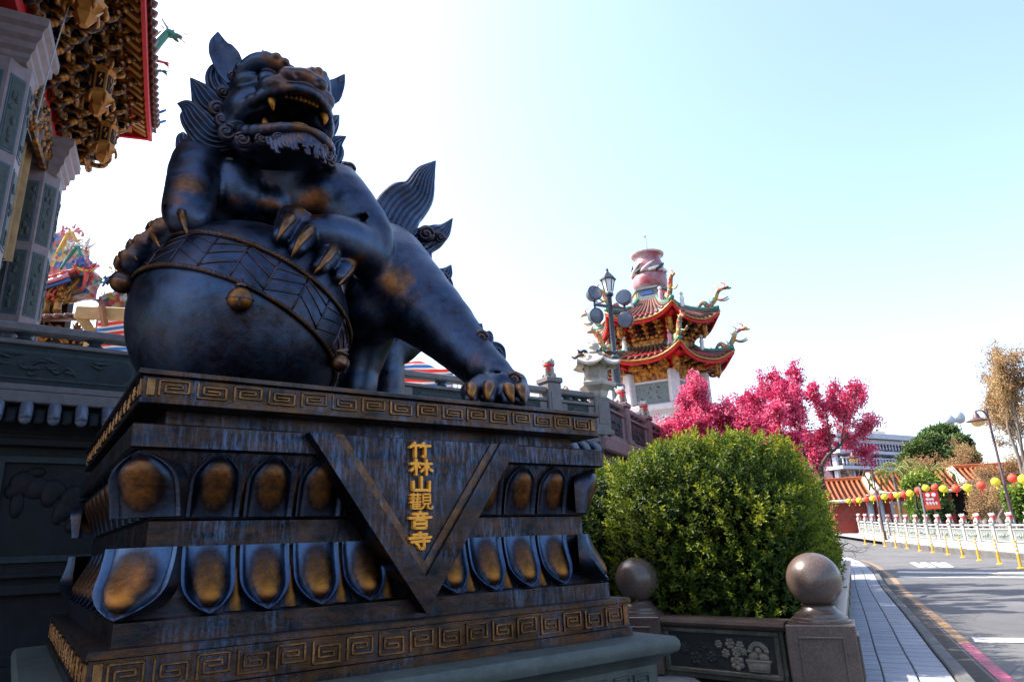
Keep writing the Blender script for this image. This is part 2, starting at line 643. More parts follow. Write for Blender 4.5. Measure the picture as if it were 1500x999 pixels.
# torso
S.chain([LP(402, 232, 1.42), LP(402, 268, 1.42), LP(412, 310, 1.50)], [0.27, 0.33, 0.34], 0.05)
S.chain([LP(425, 300, 1.55), LP(495, 350, 1.75), LP(560, 400, 1.8)], [0.36, 0.37, 0.40], 0.08)
S.chain([LP(445, 250, 1.65), LP(500, 310, 1.85), LP(565, 370, 1.9)], [0.24, 0.25, 0.24], 0.10)
for x, y, r in ((350, 288, .17), (446, 292, .165), (398, 300, .12), (345, 265, .16), (440, 268, .15)):
    S.ell(LP(x, y, 1.24), r, None, 0.06)
S.ell(LP(322, 312, 1.42), (.2, .2, .22), None, 0.06)
# right foreleg, the one on the far shoulder
S.chain([LP(308, 232, 1.42), LP(292, 250, 1.32), LP(280, 285, 1.18), LB(272, 318, .06)], [0.20, 0.185, 0.155, 0.15], 0.05, n=8)
S.ell(LB(264, 314, .03), (0.11, 0.11, 0.09), None, 0.04)
S.chain([LB(264, 314, .03), LB(228, 334, .015), LB(206, 362, .01)], [.075, .06, .05], .02, n=6)
rt = [((268, 306), (274, 322), (276, 333)), ((248, 312), (235, 334), (237, 349)), ((226, 328), (206, 353), (206, 369)), ((214, 346), (195, 378), (191, 391))]
for a, b, c in rt:
    A, B, Cc = LB(*a, .095), LB(*b, .085), LB(*c, .03)
    S.chain([A, B, Cc], [0.036, 0.074, 0.056], 0.004, n=5)
for (a, b, c), (a2, b2, c2) in zip(rt, rt[1:]):
    M_ = [LB((p[0] + q[0]) / 2, (p[1] + q[1]) / 2, o_) for p, q, o_ in ((a, a2, .175), (b, b2, .155), (c, c2, .10))]
    S.chain(M_, [.012, .030, .030], .02, 'sub', n=6)
# left foreleg, the elbow pushed out towards the hip
S.chain([LP(478, 268, 1.38), LP(500, 300, 1.2), LP(535, 345, 1.08), LP(540, 378, 1.02)], [0.22, 0.235, 0.20, 0.165], 0.05, n=8)
S.chain([LP(538, 368, 1.02), LP(500, 352, .86), LB(462, 352, .09)], [0.175, 0.16, 0.14], 0.05, n=6)
S.ell(LB(455, 358, .07), (0.17, 0.13, 0.13), None, 0.05)
S.cone(LP(470, 285, 1.15), .15, LP(455, 300, 1.2), .13, 0.06)
lt = [((438, 336), (418, 338), (409, 352)), ((452, 344), (444, 352), (432, 369)), ((476, 358), (475, 376), (464, 394)), ((496, 372), (497, 390), (490, 409))]
for a, b, c in lt:
    A, B, Cc = LB(*a, .11), LB(*b, .09), LB(*c, .03)
    S.chain([A, B, Cc], [0.08, 0.09, 0.06], 0.012, n=5)
# crease between upper arm and forearm
S.chain([LP(545, 318, .95), LP(520, 322, .9), LP(495, 325, .95)], [0.012, 0.03, 0.012], 0.03, 'sub', n=6)
# left hind leg stretched back to the corner of the slab
hip, knee, shin, ank = LP(573, 412, 1.32), LP(640, 470, 0.93), LP(690, 522, 0.62), LP(722, 553, 0.42)
S.chain([LP(560, 385, 1.55), hip, knee, shin, ank], [0.34, 0.36, 0.25, 0.165, 0.13], 0.06, n=12)
S.ell(LP(578, 415, 1.05), (0.22, 0.16, 0.2), None, 0.06)
S.ell(LP(545, 450, 1.3), (0.26, 0.26, 0.28), None, 0.08)
S.chain([ank, LP(728, 572, .30)], [0.14, 0.135], 0.05)
for a, b in (((705, 563), (689, 578)), ((722, 566), (714, 577)), ((742, 566), (741, 580)), ((756, 563), (761, 581))):
    S.chain([LP(*a, .30), LP(b[0], b[1] - 4, .16), LP(b[0], b[1] + 6, .13)], [0.07, 0.062, 0.05], 0.018)
S.chain([LP(735, 548, .36), LP(757, 560, .30), LP(766, 577, .26)], [0.06, 0.06, 0.05], 0.03)
# right hind leg, behind
S.chain([LP(575, 410, 2.1), LP(600, 470, 2.25), LP(565, 520, 2.2)], [0.34, 0.27, 0.17], 0.06, n=6)
S.chain([LP(565, 520, 2.2), np.array((LP(560, 540, 2.15)[0], 2.15, .1)), np.array((LP(540, 540, 2.0)[0], 2.0, .08))], [0.16, 0.14, 0.12], 0.05)
S.chain([LP(548, 470, 1.55), LP(530, 520, 1.7), np.array((LP(515, 560, 1.7)[0], 1.7, .15))], [0.22, 0.18, 0.12], 0.06, n=5)
# wrinkles over the hind foot and sides
for q in range(3):
    S.chain([LP(712 + q * 7, 540 + q * 4, .27), LP(728 + q * 7, 545 + q * 4, .24), LP(740 + q * 7, 553 + q * 4, .25)], [.006, .012, .006], 0.015, 'sub', n=5)
spots = [(LP(276, 275, 1.03), .13, .6), (LP(340, 302, 1.06), .14, .6), (LP(398, 304, 1.1), .11, .6), (LP(458, 297, 1.03), .16, .6),
         (LP(580, 412, .92), .17, .6), (LP(600, 440, .9), .12, .3), (LP(700, 540, .45), .12, .25), (LP(470, 262, 1.2), .2, .4)]
for L_ in (rt, lt):
    for a, b, c in L_:
        spots += [(LB(*b, .15), .12, .75)]
sculpt_obj('body', S, 'bronze_lion', lion, spots)
del S
# claws
def claw(a, b, d, r):
    mb = MB()
    P = smooth_path([a, b, d], 8)
    mb.tube(P, [r * (1 - (i / 7.5) ** 1.6) + .002 for i in range(8)], 8, rub=.55)
    mb.build('claw', 'bronze_gold', lion, True)
for (x0, y0), (x1, y1), (x2, y2) in (((276, 326), (280, 341), (280, 353)), ((237, 342), (239, 357), (243, 370)), ((206, 362), (207, 376), (212, 388)), ((192, 386), (191, 398), (196, 409)),
                                     ((416, 342), (408, 352), (402, 362)), ((441, 357), (428, 370), (422, 384)), ((471, 378), (462, 392), (453, 406)), ((495, 394), (492, 406), (487, 421))):
    claw(LB(x0, y0, .12), LB(x1, y1, .115), LB(x2, y2, .05), .037)
for (x0, y0), (x1, y1) in (((690, 568), (692, 586)), ((716, 566), (714, 588)), ((744, 569), (752, 592)), ((762, 570), (768, 590))):
    claw(LP(x0, y0, .13), LP((x0 + x1) / 2 - 1, (y0 + y1) / 2 - 2, .075), LP(x1, y1, .06), .045)

# ------------------------------------------------------------------ head, sculpted facing +Y of its own frame, then turned into place
HC = LP(404, 172, 1.08)
fw = -np.array(((ray(405, 166)) @ U3, (ray(405, 166)) @ V3, 0.0))
fw = unit(fw)
yaw, tilt, roll = math.radians(21), math.radians(3), math.radians(7)
def rotz(a): return np.array(((math.cos(a), -math.sin(a), 0), (math.sin(a), math.cos(a), 0), (0, 0, 1)))
def rotx(a): return np.array(((1, 0, 0), (0, math.cos(a), -math.sin(a)), (0, math.sin(a), math.cos(a))))
def roty(a): return np.array(((math.cos(a), 0, math.sin(a)), (0, 1, 0), (-math.sin(a), 0, math.cos(a))))
base = np.array((np.cross(fw, (0, 0, 1)), fw, (0, 0, 1))).T       # x points to the viewer's left
HR = base @ rotz(yaw) @ rotx(tilt) @ roty(roll)
HS = np.array((1.06, 1.04, 0.90))
def HP(x, y, z):
    return HC + HR @ (np.array((x, y, z)) * HS)
class Head(Sculpt):
    pass
H = Sculpt((-0.52, -0.42, -0.62), (0.52, 0.64, 0.42), 0.0068)
def sym(fn):
    for sg in (-1, 1):
        fn(sg)
H.ell((0, -.02, .02), (.33, .33, .29), None, .05)
H.ell((0, -.1, -.2), (.28, .26, .28), None, .08)
H.ell((0, .20, -.03), (.275, .25, .13), None, .06)
H.chain([(0, .12, .16), (0, .28, .10), (0, .40, .03)], [.12, .10, .085], .05)
def half(s):
    H.ell((s * .25, .06, -.08), (.13, .19, .16), None, .06)                     # cheek
    H.ell((s * .135, .345, -.04), (.125, .11, .085), None, .03)                  # whisker pad
    H.chain([(s * .315, .03, -.20), (s * .295, .16, -.135), (s * .205, .33, -.105), (s * .08, .44, -.085), (0, .455, -.075)], [.04, .04, .04, .036, .034], .02, n=12)   # upper lip
    H.ell((s * .10, .445, .02), (.068, .06, .056), None, .02)                 # nostril wing
    H.ell((s * .062, .515, .0), (.032, .05, .03), None, .012, 'sub')
    H.ell((s * .23, .10, .12), (.11, .15, .10), None, .03)                      # temple bone
    H.ell((s * .16, .30, .085), (.085, .07, .065), None, .02, 'sub')             # socket
    H.ell((s * .158, .275, .085), .072, None, .006)
    H.chain([(s * .08, .315, .04), (s * .155, .325, .004), (s * .235, .25, .035)], [.012, .016, .012], .012, n=8)   # lower lid
    H.chain([(s * .055, .34, .135), (s * .13, .345, .185), (s * .22, .28, .215), (s * .30, .16, .175)], [.05, .058, .062, .045], .02, n=12)  # brow
    for i in range(6):                                                          # brow locks
        t = i / 5
        p = smooth_path([(s * .05, .385, .14), (s * .13, .40, .195), (s * .22, .335, .225), (s * .31, .2, .195)], 6)[i]
        H.ell(p, .032, None, .010)
        H.ell(p + np.array((0, .03, .012)), .009, None, .004, 'sub')
    H.chain([(s * .305, .05, -.24), (s * .285, .16, -.335), (s * .20, .30, -.385), (s * .08, .375, -.375), (0, .39, -.37)], [.045, .045, .043, .04, .04], .02, n=12)  # lower lip
    H.chain([(s * .29, -.03, -.15), (s * .30, .0, -.28), (s * .24, .05, -.40)], [.085, .07, .06], .05)   # jaw hinge
    H.chain([(s * .10, .30, -.02), (s * .2, .26, -.03), (s * .26, .14, -.0)], [.03, .035, .02], .02)
    H.ell((s * .2, .28, -.02), .035, None, .012)
    H.ell((s * .245, .2, -.01), .035, None, .012)
sym(half)
H.ell((0, .12, -.42), (.255, .22, .06), None, .03)
H.ell((0, .45, .035), (.105, .075, .066), None, .03)
H.ell((0, .17, -.245), (.275, .33, .11), None, .02, 'sub')                     # mouth
H.ell((0, .33, -.24), (.23, .24, .135), None, .02, 'sub')
H.ell((0, .17, -.325), (.15, .19, .065), None, .012)                              # tongue
for i in range(4):
    H.chain([(-.1 + .02 * i, .27 - i * .05, .17 + .015 * i), (0, .30 - i * .05, .195 + .013 * i), (.1 - .02 * i, .27 - i * .05, .17 + .015 * i)], [.01, .02, .01], .015, n=7)
V_, F_ = None, None
def head_rub(V):
    w = np.zeros(len(V), np.float32)
    for c, r, a in (((0, .5, .03), .13, .45), ((.1, .47, .03), .1, .4), ((-.1, .47, .03), .1, .35), ((0, .17, -.27), .2, .9), ((0, .40, -.08), .1, .5), ((.13, .42, -.05), .12, .35), ((-.13, .42, -.05), .12, .35),
                    ((.15, .4, .17), .12, .5), ((-.15, .4, .17), .12, .5), ((0, .42, -.36), .16, .45), ((.2, .33, -.36), .1, .35), ((-.2, .33, -.36), .1, .35)):
        q = np.linalg.norm(V - np.array(c), axis=1) / r
        w = np.maximum(w, a * np.clip(1 - q * q, 0, 1))
    return w
head = sculpt_obj('head', H, 'bronze_lion', lion, rubfn=head_rub)
del H
M4 = Matrix.Identity(4)
for i in range(3):
    for j in range(3):
        M4[i][j] = HR[i, j] * HS[j]
    M4[i][3] = HC[i]
head.matrix_local = M4
def hpart(name, mb, m='bronze_lion'):
    return mb.build(name, m, head, True)
for s in (-1, 1):
    # fangs and teeth (head frame)
    mb = MB()
    P = smooth_path([(s * .18, .33, -.13), (s * .185, .345, -.19), (s * .175, .335, -.245)], 7)
    mb.tube(P, [.03, .029, .026, .022, .016, .010, .003], 8, rub=.8)
    hpart('fang', mb, 'bronze_gold')
    mb = MB()
    P = smooth_path([(s * .20, .26, -.37), (s * .208, .27, -.30), (s * .20, .265, -.25)], 7)
    mb.tube(P, [.032, .03, .026, .022, .015, .009, .003], 8, rub=.8)
    hpart('fang', mb, 'bronze_gold')
MB().ball((0, .20, -.315), (.125, .18, .05), 20, 12, rub=.6).build('tongue', 'bronze_gold', head, True)
for i in range(8):
    x = -.105 + .03 * i
    mb = MB().box((x, .405 - 1.5 * x * x, -.125), (.026, .03, .04), None, .007, rub=.6)
    mb.build('tooth', 'bronze_gold', head)
for i in range(8):
    x = -.115 + .033 * i
    mb = MB().box((x, .335 - 1.5 * x * x, -.325), (.028, .03, .035), None, .007, rub=.5)
    mb.build('tooth', 'bronze_gold', head)
# beard: curls along the jaw, combed locks under the chin
jaw = smooth_path([(-.335, -.03, -.10), (-.35, .0, -.22), (-.325, .06, -.335), (-.27, .14, -.405), (-.19, .25, -.44), (-.10, .33, -.445), (0, .37, -.44), (.10, .33, -.445), (.19, .25, -.44), (.27, .14, -.405), (.325, .06, -.335), (.35, 0, -.22), (.335, -.03, -.10)], 61)
for i, (t, r) in enumerate(((2, .062), (8, .072), (14, .06), (19, .05), (23, .046))):
    for s in (0, 1):
        p = jaw[t] if s == 0 else jaw[60 - t]
        p = p + unit((p[0], .25, -.1)) * .03
        mb = MB()
        curl(mb, p, unit((p[0] * 1.1, .5 + max(0, p[1]) * .6, -.25)), r, start=.5 + i, hand=1 if s == 0 else -1, rub=.2)
        hpart('mane_curl', mb)
for i in range(19):
    t = 22 + i * 18 / 18
    a = smooth_path(jaw, 121)[int(t * 2)]
    out = unit((a[0] * .9, .55, 0))
    mb = MB()
    ln = .055 + .035 * math.sin(i * 1.7) + .02 * (i % 3)
    P = smooth_path([a + (0, 0, .055), a + out * .025, a + out * .022 + (0, 0, -ln), a + out * .05 + (0, 0, -ln - .045)], 10)
    mb.tube(P, [.016, .021, .024, .026, .027, .026, .024, .021, .016, .008], 8, rub=.2)
    hpart('beard_lock', mb)
# ears
def ear(pts, w, wid):
    nrm = unit(to_uv(CAMP) - np.array((0, 0, SLABZ)) - LP(*pts[1]))
    mb = MB()
    flame(mb, [LP(*p) for p in pts], w, nrm + np.array((0, 0, -.1)), .035, 1, cup=.05, amp=.004, wid=wid, n=30, m=21)
    o = mb.build('ear', 'bronze_lion', lion, True)
    m2 = MB()
    curl(m2, LP(pts[0][0] - 4, pts[0][1] - 6, pts[0][2] - .05), nrm, .04)
    m2.build('ear_curl', 'bronze_lion', o, True)
ear([(345, 118, 1.12), (334, 92, 1.16), (321, 68, 1.2), (319, 47, 1.22)], .105, [.6, .9, 1.0, .85, .5, .03])
ear([(478, 148, 1.28), (488, 133, 1.3), (497, 122, 1.31), (505, 109, 1.32)], .085, [.7, 1.0, .95, .7, .4, .03])
# flames of the mane, set against the photograph
def fl(pts, w, ridges=5, nrm=None, thick=.035, wid=None, parent=lion, name='mane_lock', curls=()):
    nrm = unit(to_uv(CAMP) - np.array((0, 0, SLABZ)) - LP(*pts[1])) if nrm is None else nrm
    mb = MB()
    flame(mb, [LP(*p) for p in pts], w, nrm, thick, ridges, wid=wid, n=34, m=8 * ridges + 1)
    mb.build(name, 'bronze_lion', parent, True)
    for (cx, cy, cv, r, h) in curls:
        m2 = MB()
        curl(m2, LP(cx, cy, cv), nrm, r, hand=h)
        m2.build('mane_curl', 'bronze_lion', parent, True)
fl([(330, 170, 1.25), (305, 150, 1.26), (292, 132, 1.28), (277, 112, 1.3)], .11)
fl([(350, 200, 1.12), (312, 200, 1.14), (288, 178, 1.16), (274, 158, 1.18), (257, 151, 1.2)], .125, 6)
fl([(330, 235, 1.35), (285, 225, 1.38), (270, 205, 1.4), (268, 192, 1.42)], .10, 4)
fl([(345, 145, 1.2), (322, 125, 1.25), (318, 105, 1.28), (330, 92, 1.3)], .10, 4)
fl([(375, 110, 1.1), (385, 92, 1.12), (387, 82, 1.14), (384, 73, 1.15)], .05, 3)
fl([(440, 118, 1.05), (449, 108, 1.1), (455, 104, 1.12), (459, 99, 1.15)], .04, 3)
fl([(462, 215, 1.3), (478, 190, 1.34), (488, 178, 1.36), (498, 168, 1.38)], .09, 4)
fl([(466, 250, 1.3), (486, 228, 1.34), (492, 210, 1.36), (509, 199, 1.38)], .10, 5)
fl([(470, 275, 1.3), (495, 262, 1.35), (506, 245, 1.38), (512, 238, 1.4)], .09, 4, curls=((511, 248, 1.36, .06, 1),))
fl([(455, 255, 1.16), (485, 262, 1.2), (505, 275, 1.25), (518, 290, 1.3)], .085, 4, curls=((514, 278, 1.22, .055, -1),))
fl([(320, 250, 1.5), (268, 250, 1.5), (262, 262, 1.5)], .08, 3)
# side whorls by the cheek
for x, y, vv, r, h in ((318, 160, 1.07, .062, 1), (327, 135, 1.12, .05, -1)):
    mb = MB()
    curl(mb, LP(x, y, vv), unit(to_uv(CAMP) - (0, 0, SLABZ) - LP(x, y, vv)), r, hand=h)
    mb.build('mane_curl', 'bronze_lion', lion, True)
# mane mass behind the head
Bk = Sculpt((0.0, 0.8, 1.0), (1.9, 2.2, 2.2), 0.02)
Bk.ell(LP(405, 175, 1.42), (.36, .34, .40), None, .05)
Bk.ell(LP(420, 235, 1.5), (.40, .34, .34), None, .08)
sculpt_obj('mane_mass', Bk, 'bronze_lion', lion)
# tail
fl([(590, 395, 1.95), (572, 345, 1.97), (585, 308, 1.98), (610, 285, 1.99), (622, 258, 2.0), (638, 236, 2.0)], .235, 9, thick=.08, name='tail_lock', wid=[.7, .95, 1.0, .95, .66, .44, .02])
fl([(615, 400, 1.9), (612, 362, 1.9), (636, 347, 1.9), (650, 338, 1.92), (663, 320, 1.93)], .15, 6, thick=.06, name='tail_lock', curls=((624, 343, 1.76, .085, 1), (645, 347, 1.78, .06, -1)), wid=[.8, 1, .8, .5, .02])
fl([(612, 430, 1.9), (632, 412, 1.9), (652, 402, 1.9), (661, 388, 1.9)], .12, 5, thick=.05, name='tail_lock', curls=((648, 408, 1.78, .065, 1),), wid=[.8, 1, .8, .5, .02])
fl([(630, 400, 1.95), (652, 415, 1.92), (664, 440, 1.9)], .09, 4, name='tail_lock')
# tuft on the heel of the hind leg
fl([(705, 520, .55), (700, 498, .58), (698, 485, .6), (707, 473, .6)], .13, 4, name='leg_tuft', curls=((704, 494, .50, .06, 1),))
fl([(715, 535, .5), (722, 520, .54), (730, 525, .55), (738, 542, .5)], .11, 4, name='leg_tuft')
mb = MB()
curl(mb, LP(752, 556, .22), unit(to_uv(CAMP) - (0, 0, SLABZ) - LP(752, 556, .22)), .062)
mb.build('leg_curl', 'bronze_lion', lion, True)

# ------------------------------------------------------------------ the ball under its paws
ballo = link('ball', None) if False else None
mb = MB().ball(BALLC, BALLR, 96, 64)
ballo = mb.build('ball', 'bronze_lion', lion, True)
# patterned belt: a band round a tilted axis
bax = unit(np.array((-.25, -.28, .93)))
BM = frame_z(bax)
def on_ball(phi, lat, off):
    r = BALLR + off
    return BALLC + BM @ np.array((r * math.cos(lat) * math.cos(phi), r * math.cos(lat) * math.sin(phi), r * math.sin(lat)))
def find_belt():
    """tilt of the belt so that its edges pass the points read off the photograph"""
    up = [LB(262, 348), LB(370, 358), LB(450, 405), LB(505, 470)]
    lo = [LB(210, 395), LB(300, 400), LB(400, 440), LB(470, 505)]
    best = None
    for a in np.linspace(-1, 1, 41):
        for b in np.linspace(-1, 1, 41):
            ax = unit((a, b, 1))
            hu = [(p - BALLC) @ ax / BALLR for p in up]
            hl = [(p - BALLC) @ ax / BALLR for p in lo]
            e = np.var(hu) + np.var(hl)
            if best is None or e < best[0]:
                best = (e, ax, np.mean(hu), np.mean(hl))
    return best
_e, bax, hu, hl = find_belt()
BM = frame_z(bax)
latu, latl = math.asin(hu), math.asin(hl)
mb = MB().grid(lambda a, b: on_ball(2 * PI * a, latl + (latu - latl) * b, .006), 120, 8, closed_u=True)
belt = mb.build('belt', 'bronze_lion', ballo, True)
mb = MB()
for lat in (latu, latl):
    mb.tube([on_ball(2 * PI * i / 120, lat, .012) for i in range(121)], .016, 6, False)
    for i in range(150):                                   # the small fret worked along each rim
        p = 2 * PI * i / 150
        mb.tube([on_ball(p, lat - .016, .022), on_ball(p, lat + .012, .024), on_ball(p + .022, lat + .012, .024), on_ball(p + .022, lat - .012, .022)], .0055, 4, rub=.3)
mb.build('belt_rim', 'bronze_key', ballo, True)
mb = MB()
nseg = 22
for i in range(nseg):
    p0, p1 = 2 * PI * i / nseg, 2 * PI * (i + 1) / nseg
    q = .02
    mb.tube([on_ball(p0, latl + (latu - latl) * t, .008) for t in np.linspace(.08, .92, 5)], .0065, 4)
    for t in (.12, .42, .72):
        a, b = (t, min(.95, t + .34))
        if i % 2: a, b = b, a
        mb.tube([on_ball(p0 + (p1 - p0) * (q + .96 * w), latl + (latu - latl) * (a + (b - a) * w), .008) for w in np.linspace(0, 1, 5)], .006, 4)
mb.build('belt_weave', 'bronze_lion', ballo, True)
for phx, phy, r in ((352, 442, .075), (487, 528, .065), (190, 417, .075)):
    c = LB(phx, phy, .055)
    n = unit(c - BALLC)
    dn = unit(np.array((0, 0, -1.)) - n * (n @ np.array((0, 0, -1.))))
    mb = MB().ball(c, r, 18, 14, rub=.5)
    mb.lathe([(r * 1.04, -.006), (r * 1.08, 0), (r * 1.04, .006)], 18, c, dn, cap=False, rub=.2)
    bell = mb.build('bell', 'bronze_gold', ballo, True)
    mb = MB().lathe([(r * .5, -r * 1.05), (r * .42, -r * 1.25), (r * .15, -r * 1.4)], 10, c, dn, rub=.3)
    mb.tube([c - dn * r * 1.3, c - dn * r * 1.6 + n * .01, LB(phx, phy - 14, .01)], .012, 6, rub=.3)
    mb.build('bell_loop', 'bronze_gold', bell, True)
    mb = MB().box(c + n * r * .93 + dn * r * .35, (r * .16, r * .16, r * .7), frame_z(dn), 0)
    mb.build('bell_slot', plain('slot_black', (.008, .008, .01), .8), bell)
# ------------------------------------------------------------------ pedestal (local frame: u, v, z above the pavement)
PL, PD = 2.81, 2.86
ped = thing('lion_pedestal', 'square bronze lotus pedestal with fret bands and a triangular plaque of gold characters', 'pedestal', tuple(from_uv(0, 0, 0)), UA)
stone = thing('stone_plinth', 'grey green stone plinth with moulded edge under the bronze pedestal', 'plinth', tuple(from_uv(0, 0, 0)), UA)
def ring(mb, prof, n_sub=1):
    """profile (inset, z) run round the rectangle"""
    vs, k = [], len(prof)
    for r, z in prof:
        vs += [(r, r, z), (PL - r, r, z), (PL - r, PD - r, z), (r, PD - r, z)]
    fs = [(i * 4 + j, i * 4 + (j + 1) % 4, (i + 1) * 4 + (j + 1) % 4, (i + 1) * 4 + j) for i in range(k - 1) for j in range(4)]
    fs += [(3, 2, 1, 0), tuple((k - 1) * 4 + j for j in range(4))]
    return mb.add(vs, fs)
def ped_ring(name, prof, m):
    return ring(MB(), prof).build(name, m, ped, recalc=True)
b = .006
slab = ped_ring('top_slab', [(.012, 1.842), (b, 1.846), (0.014, 1.852), (.014, 1.872), (.022, 1.874), (.022, 1.972), (.012, 1.975), (0, 1.982), (0, 2.000), (b, 2.005)], 'bronze_key')
ped_ring('neck', [(.15, 1.74), (.15, 1.845)], 'bronze_pedestal')
ped_ring('upper_rail', [(.012, 1.640), (0, 1.648), (0, 1.748), (.008, 1.755)], 'bronze_pedestal')
ped_ring('upper_core', [(.14, 1.33), (.11, 1.42), (.05, 1.645)], 'bronze_pedestal')
ped_ring('waist', [(.128, 1.205), (.122, 1.21), (.122, 1.328), (.128, 1.335)], 'bronze_pedestal')
ped_ring('lower_core', [(.05, .915), (.09, 1.0), (.13, 1.21)], 'bronze_pedestal')
ped_ring('base_band', [(.018, .815), (.018, .912), (.026, .92)], 'bronze_pedestal')
plinth = ped_ring('fret_plinth', [(-.070, .598), (-.070, .645), (-.060, .650), (-.060, .785), (-.072, .790), (-.072, .812), (-.064, .82)], 'bronze_key')
# sides: (origin u,v, direction along, outward normal, length)
SIDES = [((0, 0), (1, 0), (0, -1), PL), ((0, PD), (0, -1), (-1, 0), PD), ((PL, 0), (0, 1), (1, 0), PD), ((PL, PD), (-1, 0), (0, 1), PL)]
def on_side(sd, s, out, z):
    (ou, ov), (du, dv), (nu, nv), L_ = sd
    return np.array((ou + du * s + nu * out, ov + dv * s + nv * out, z))
def fret_cell(mb, sd, s0, s1, z0, z1, out, flip, w=.0105, d=.014):
    """one squared spiral of the fret, as raised fillets"""
    W, Hh = s1 - s0, z1 - z0
    path = [(0, 0), (0, 1), (1, 1), (1, .22), (.2, .22), (.2, .72), (.78, .72), (.78, .5), (.36, .5)]
    for (a, b_), (c, e) in zip(path, path[1:]):
        if flip: b_, e = 1 - b_, 1 - e
        x0, x1 = sorted((s0 + a * W, s0 + c * W))
        y0, y1 = sorted((z0 + b_ * Hh, z0 + e * Hh))
        c0 = (on_side(sd, (x0 + x1) / 2, out, (y0 + y1) / 2))
        (du, dv) = sd[1]
        R = np.array(((du, -dv, 0), (dv, du, 0), (0, 0, 1.)))
        mb.box(c0, (x1 - x0 + w, d, y1 - y0 + w), R, .003, rub=.5)
def fret(parent, z0, z1, inset, count, ends):
    for sd in SIDES:
        L_ = sd[3]
        s_a, s_b = inset + ends, L_ - inset - ends
        st = (s_b - s_a) / count
        for i in range(count):
            mb = MB()
            a = s_a + st * i
            fret_cell(mb, sd, a + .02, a + st - .02, z0, z1, -inset + .004, i % 2)
            mb.build('fret', 'bronze_key', parent, recalc=False)
fret(slab, 1.889, 1.958, .022, 16, .05)
fret(plinth, .672, .766, -.060, 17, .05)
for sd in SIDES:
    for par, inset, z0, z1 in ((slab, .022, 1.882, 1.965), (plinth, -.060, .66, .777)):
        R = np.array(((sd[1][0], -sd[1][1], 0), (sd[1][1], sd[1][0], 0), (0, 0, 1.)))
        for s in (inset + .035, sd[3] - inset - .035):
            MB().box(on_side(sd, s, -inset + .003, (z0 + z1) / 2), (.035, .014, z1 - z0), R, .003, rub=.45).build('end_fillet', 'bronze_key', par)
# lotus petals
def petal_mesh(W, Hh, lower, name):
    """cushion petal with a raised rim; x across, y outwards, z up; tip down when lower, up otherwise"""
    mb = MB()
    nx, nz = 21, 22
    def outline(t):          # half width at t (0 root, 1 tip)
        return W / 2 * min(1.0, (1 - max(0, (t - .45) / .56) ** 2.6)) if t < 1 else 0.0
    rub_sheens, vs = [], []
    def fn(a, b_):
        t = a
        w = max(outline(t), .0005)
        x = (2 * b_ - 1) * w
        e = abs(2 * b_ - 1)
        inn = max(0, 1 - (e / .8) ** 2) * (1 - max(0, (t - .55) / .36) ** 2 if t > .55 else 1) * min(1, (t + .25))
        inn = max(0, inn)
        edge = 1.0 if (e > .84 or t > .93) else 0.0
        bulge = .055 * inn ** .6 + .014 * edge
        flare = (.11 * t ** 1.7 if lower else .075 * t ** 1.3)
        y = flare + bulge + .012
        z = (Hh * (1 - t) if lower else Hh * t)
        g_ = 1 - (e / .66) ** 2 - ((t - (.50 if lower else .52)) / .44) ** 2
        rub_sheens.append(min(.5, .62 * g_) if g_ > 0 else max(-(.9 if lower else .4), 1.6 * g_))  # centre rubbed to gold; towards the rim, painted blue sky sheen
        return (x, y, z)
    mb.grid(fn, nz, nx)
    n = len(mb.v)
    mb.rub = rub_sheens[:]
    back = [(x, -.02, z) for x, y, z in mb.v]
    # close round the rim with a skirt to the back
    rim = [(0, j) for j in range(nx)] + [(i, nx - 1) for i in range(1, nz)] + [(nz - 1, j) for j in range(nx - 2, -1, -1)] + [(i, 0) for i in range(nz - 2, 0, -1)]
    ids = [i * nx + j for i, j in rim]
    bi = []
    for q in ids:
        bi.append(len(mb.v))
        x, y, z = mb.v[q]
        mb.v.append((x * .96, -.02, z))
        mb.rub.append(0.0)
    k = len(ids)
    mb.f += [(ids[i], ids[(i + 1) % k], bi[(i + 1) % k], bi[i]) for i in range(k)]
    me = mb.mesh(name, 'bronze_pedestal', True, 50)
    bm = bmesh.new(); bm.from_mesh(me)
    bmesh.ops.recalc_face_normals(bm, faces=bm.faces)
    bm.to_mesh(me); bm.free()
    return me
def sliver_mesh(W, Hh, lower, name):
    """the narrow petal that shows between two big ones"""
    mb = MB()
    rub_sheens = []
    def fn(a, b_):
        x = (2 * b_ - 1) * (W * (.28 + .5 * a) if lower else W * (.25 + .5 * a))
        e = abs(2 * b_ - 1)
        y = (.085 * a ** 1.7 if lower else .055 * a ** 1.3) + .03 * (1 - e) ** .8 - .012
        rub_sheens.append(.5 * max(0, 1 - e * 2.2) if e < .4 else -.5)  # rubbed gold ridge, painted blue sheen along both edges
        return (x, y, Hh * (1 - a) if lower else Hh * a)
    mb.grid(fn, 14, 11)
    mb.rub = rub_sheens[:]
    nx, nz = 11, 14
    ids = [j for j in range(nx)] + [i * nx + nx - 1 for i in range(1, nz)] + [(nz - 1) * nx + j for j in range(nx - 2, -1, -1)] + [i * nx for i in range(nz - 2, 0, -1)]
    bi = []
    for q in ids:
        bi.append(len(mb.v)); x, y, z = mb.v[q]
        mb.v.append((x, -.04, z)); mb.rub.append(0.0)
    k = len(ids)
    mb.f += [(ids[i], ids[(i + 1) % k], bi[(i + 1) % k], bi[i]) for i in range(k)]
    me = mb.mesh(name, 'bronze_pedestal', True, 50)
    bm = bmesh.new(); bm.from_mesh(me)
    bmesh.ops.recalc_face_normals(bm, faces=bm.faces)
    bm.to_mesh(me); bm.free()
    return me
NP_ = 9
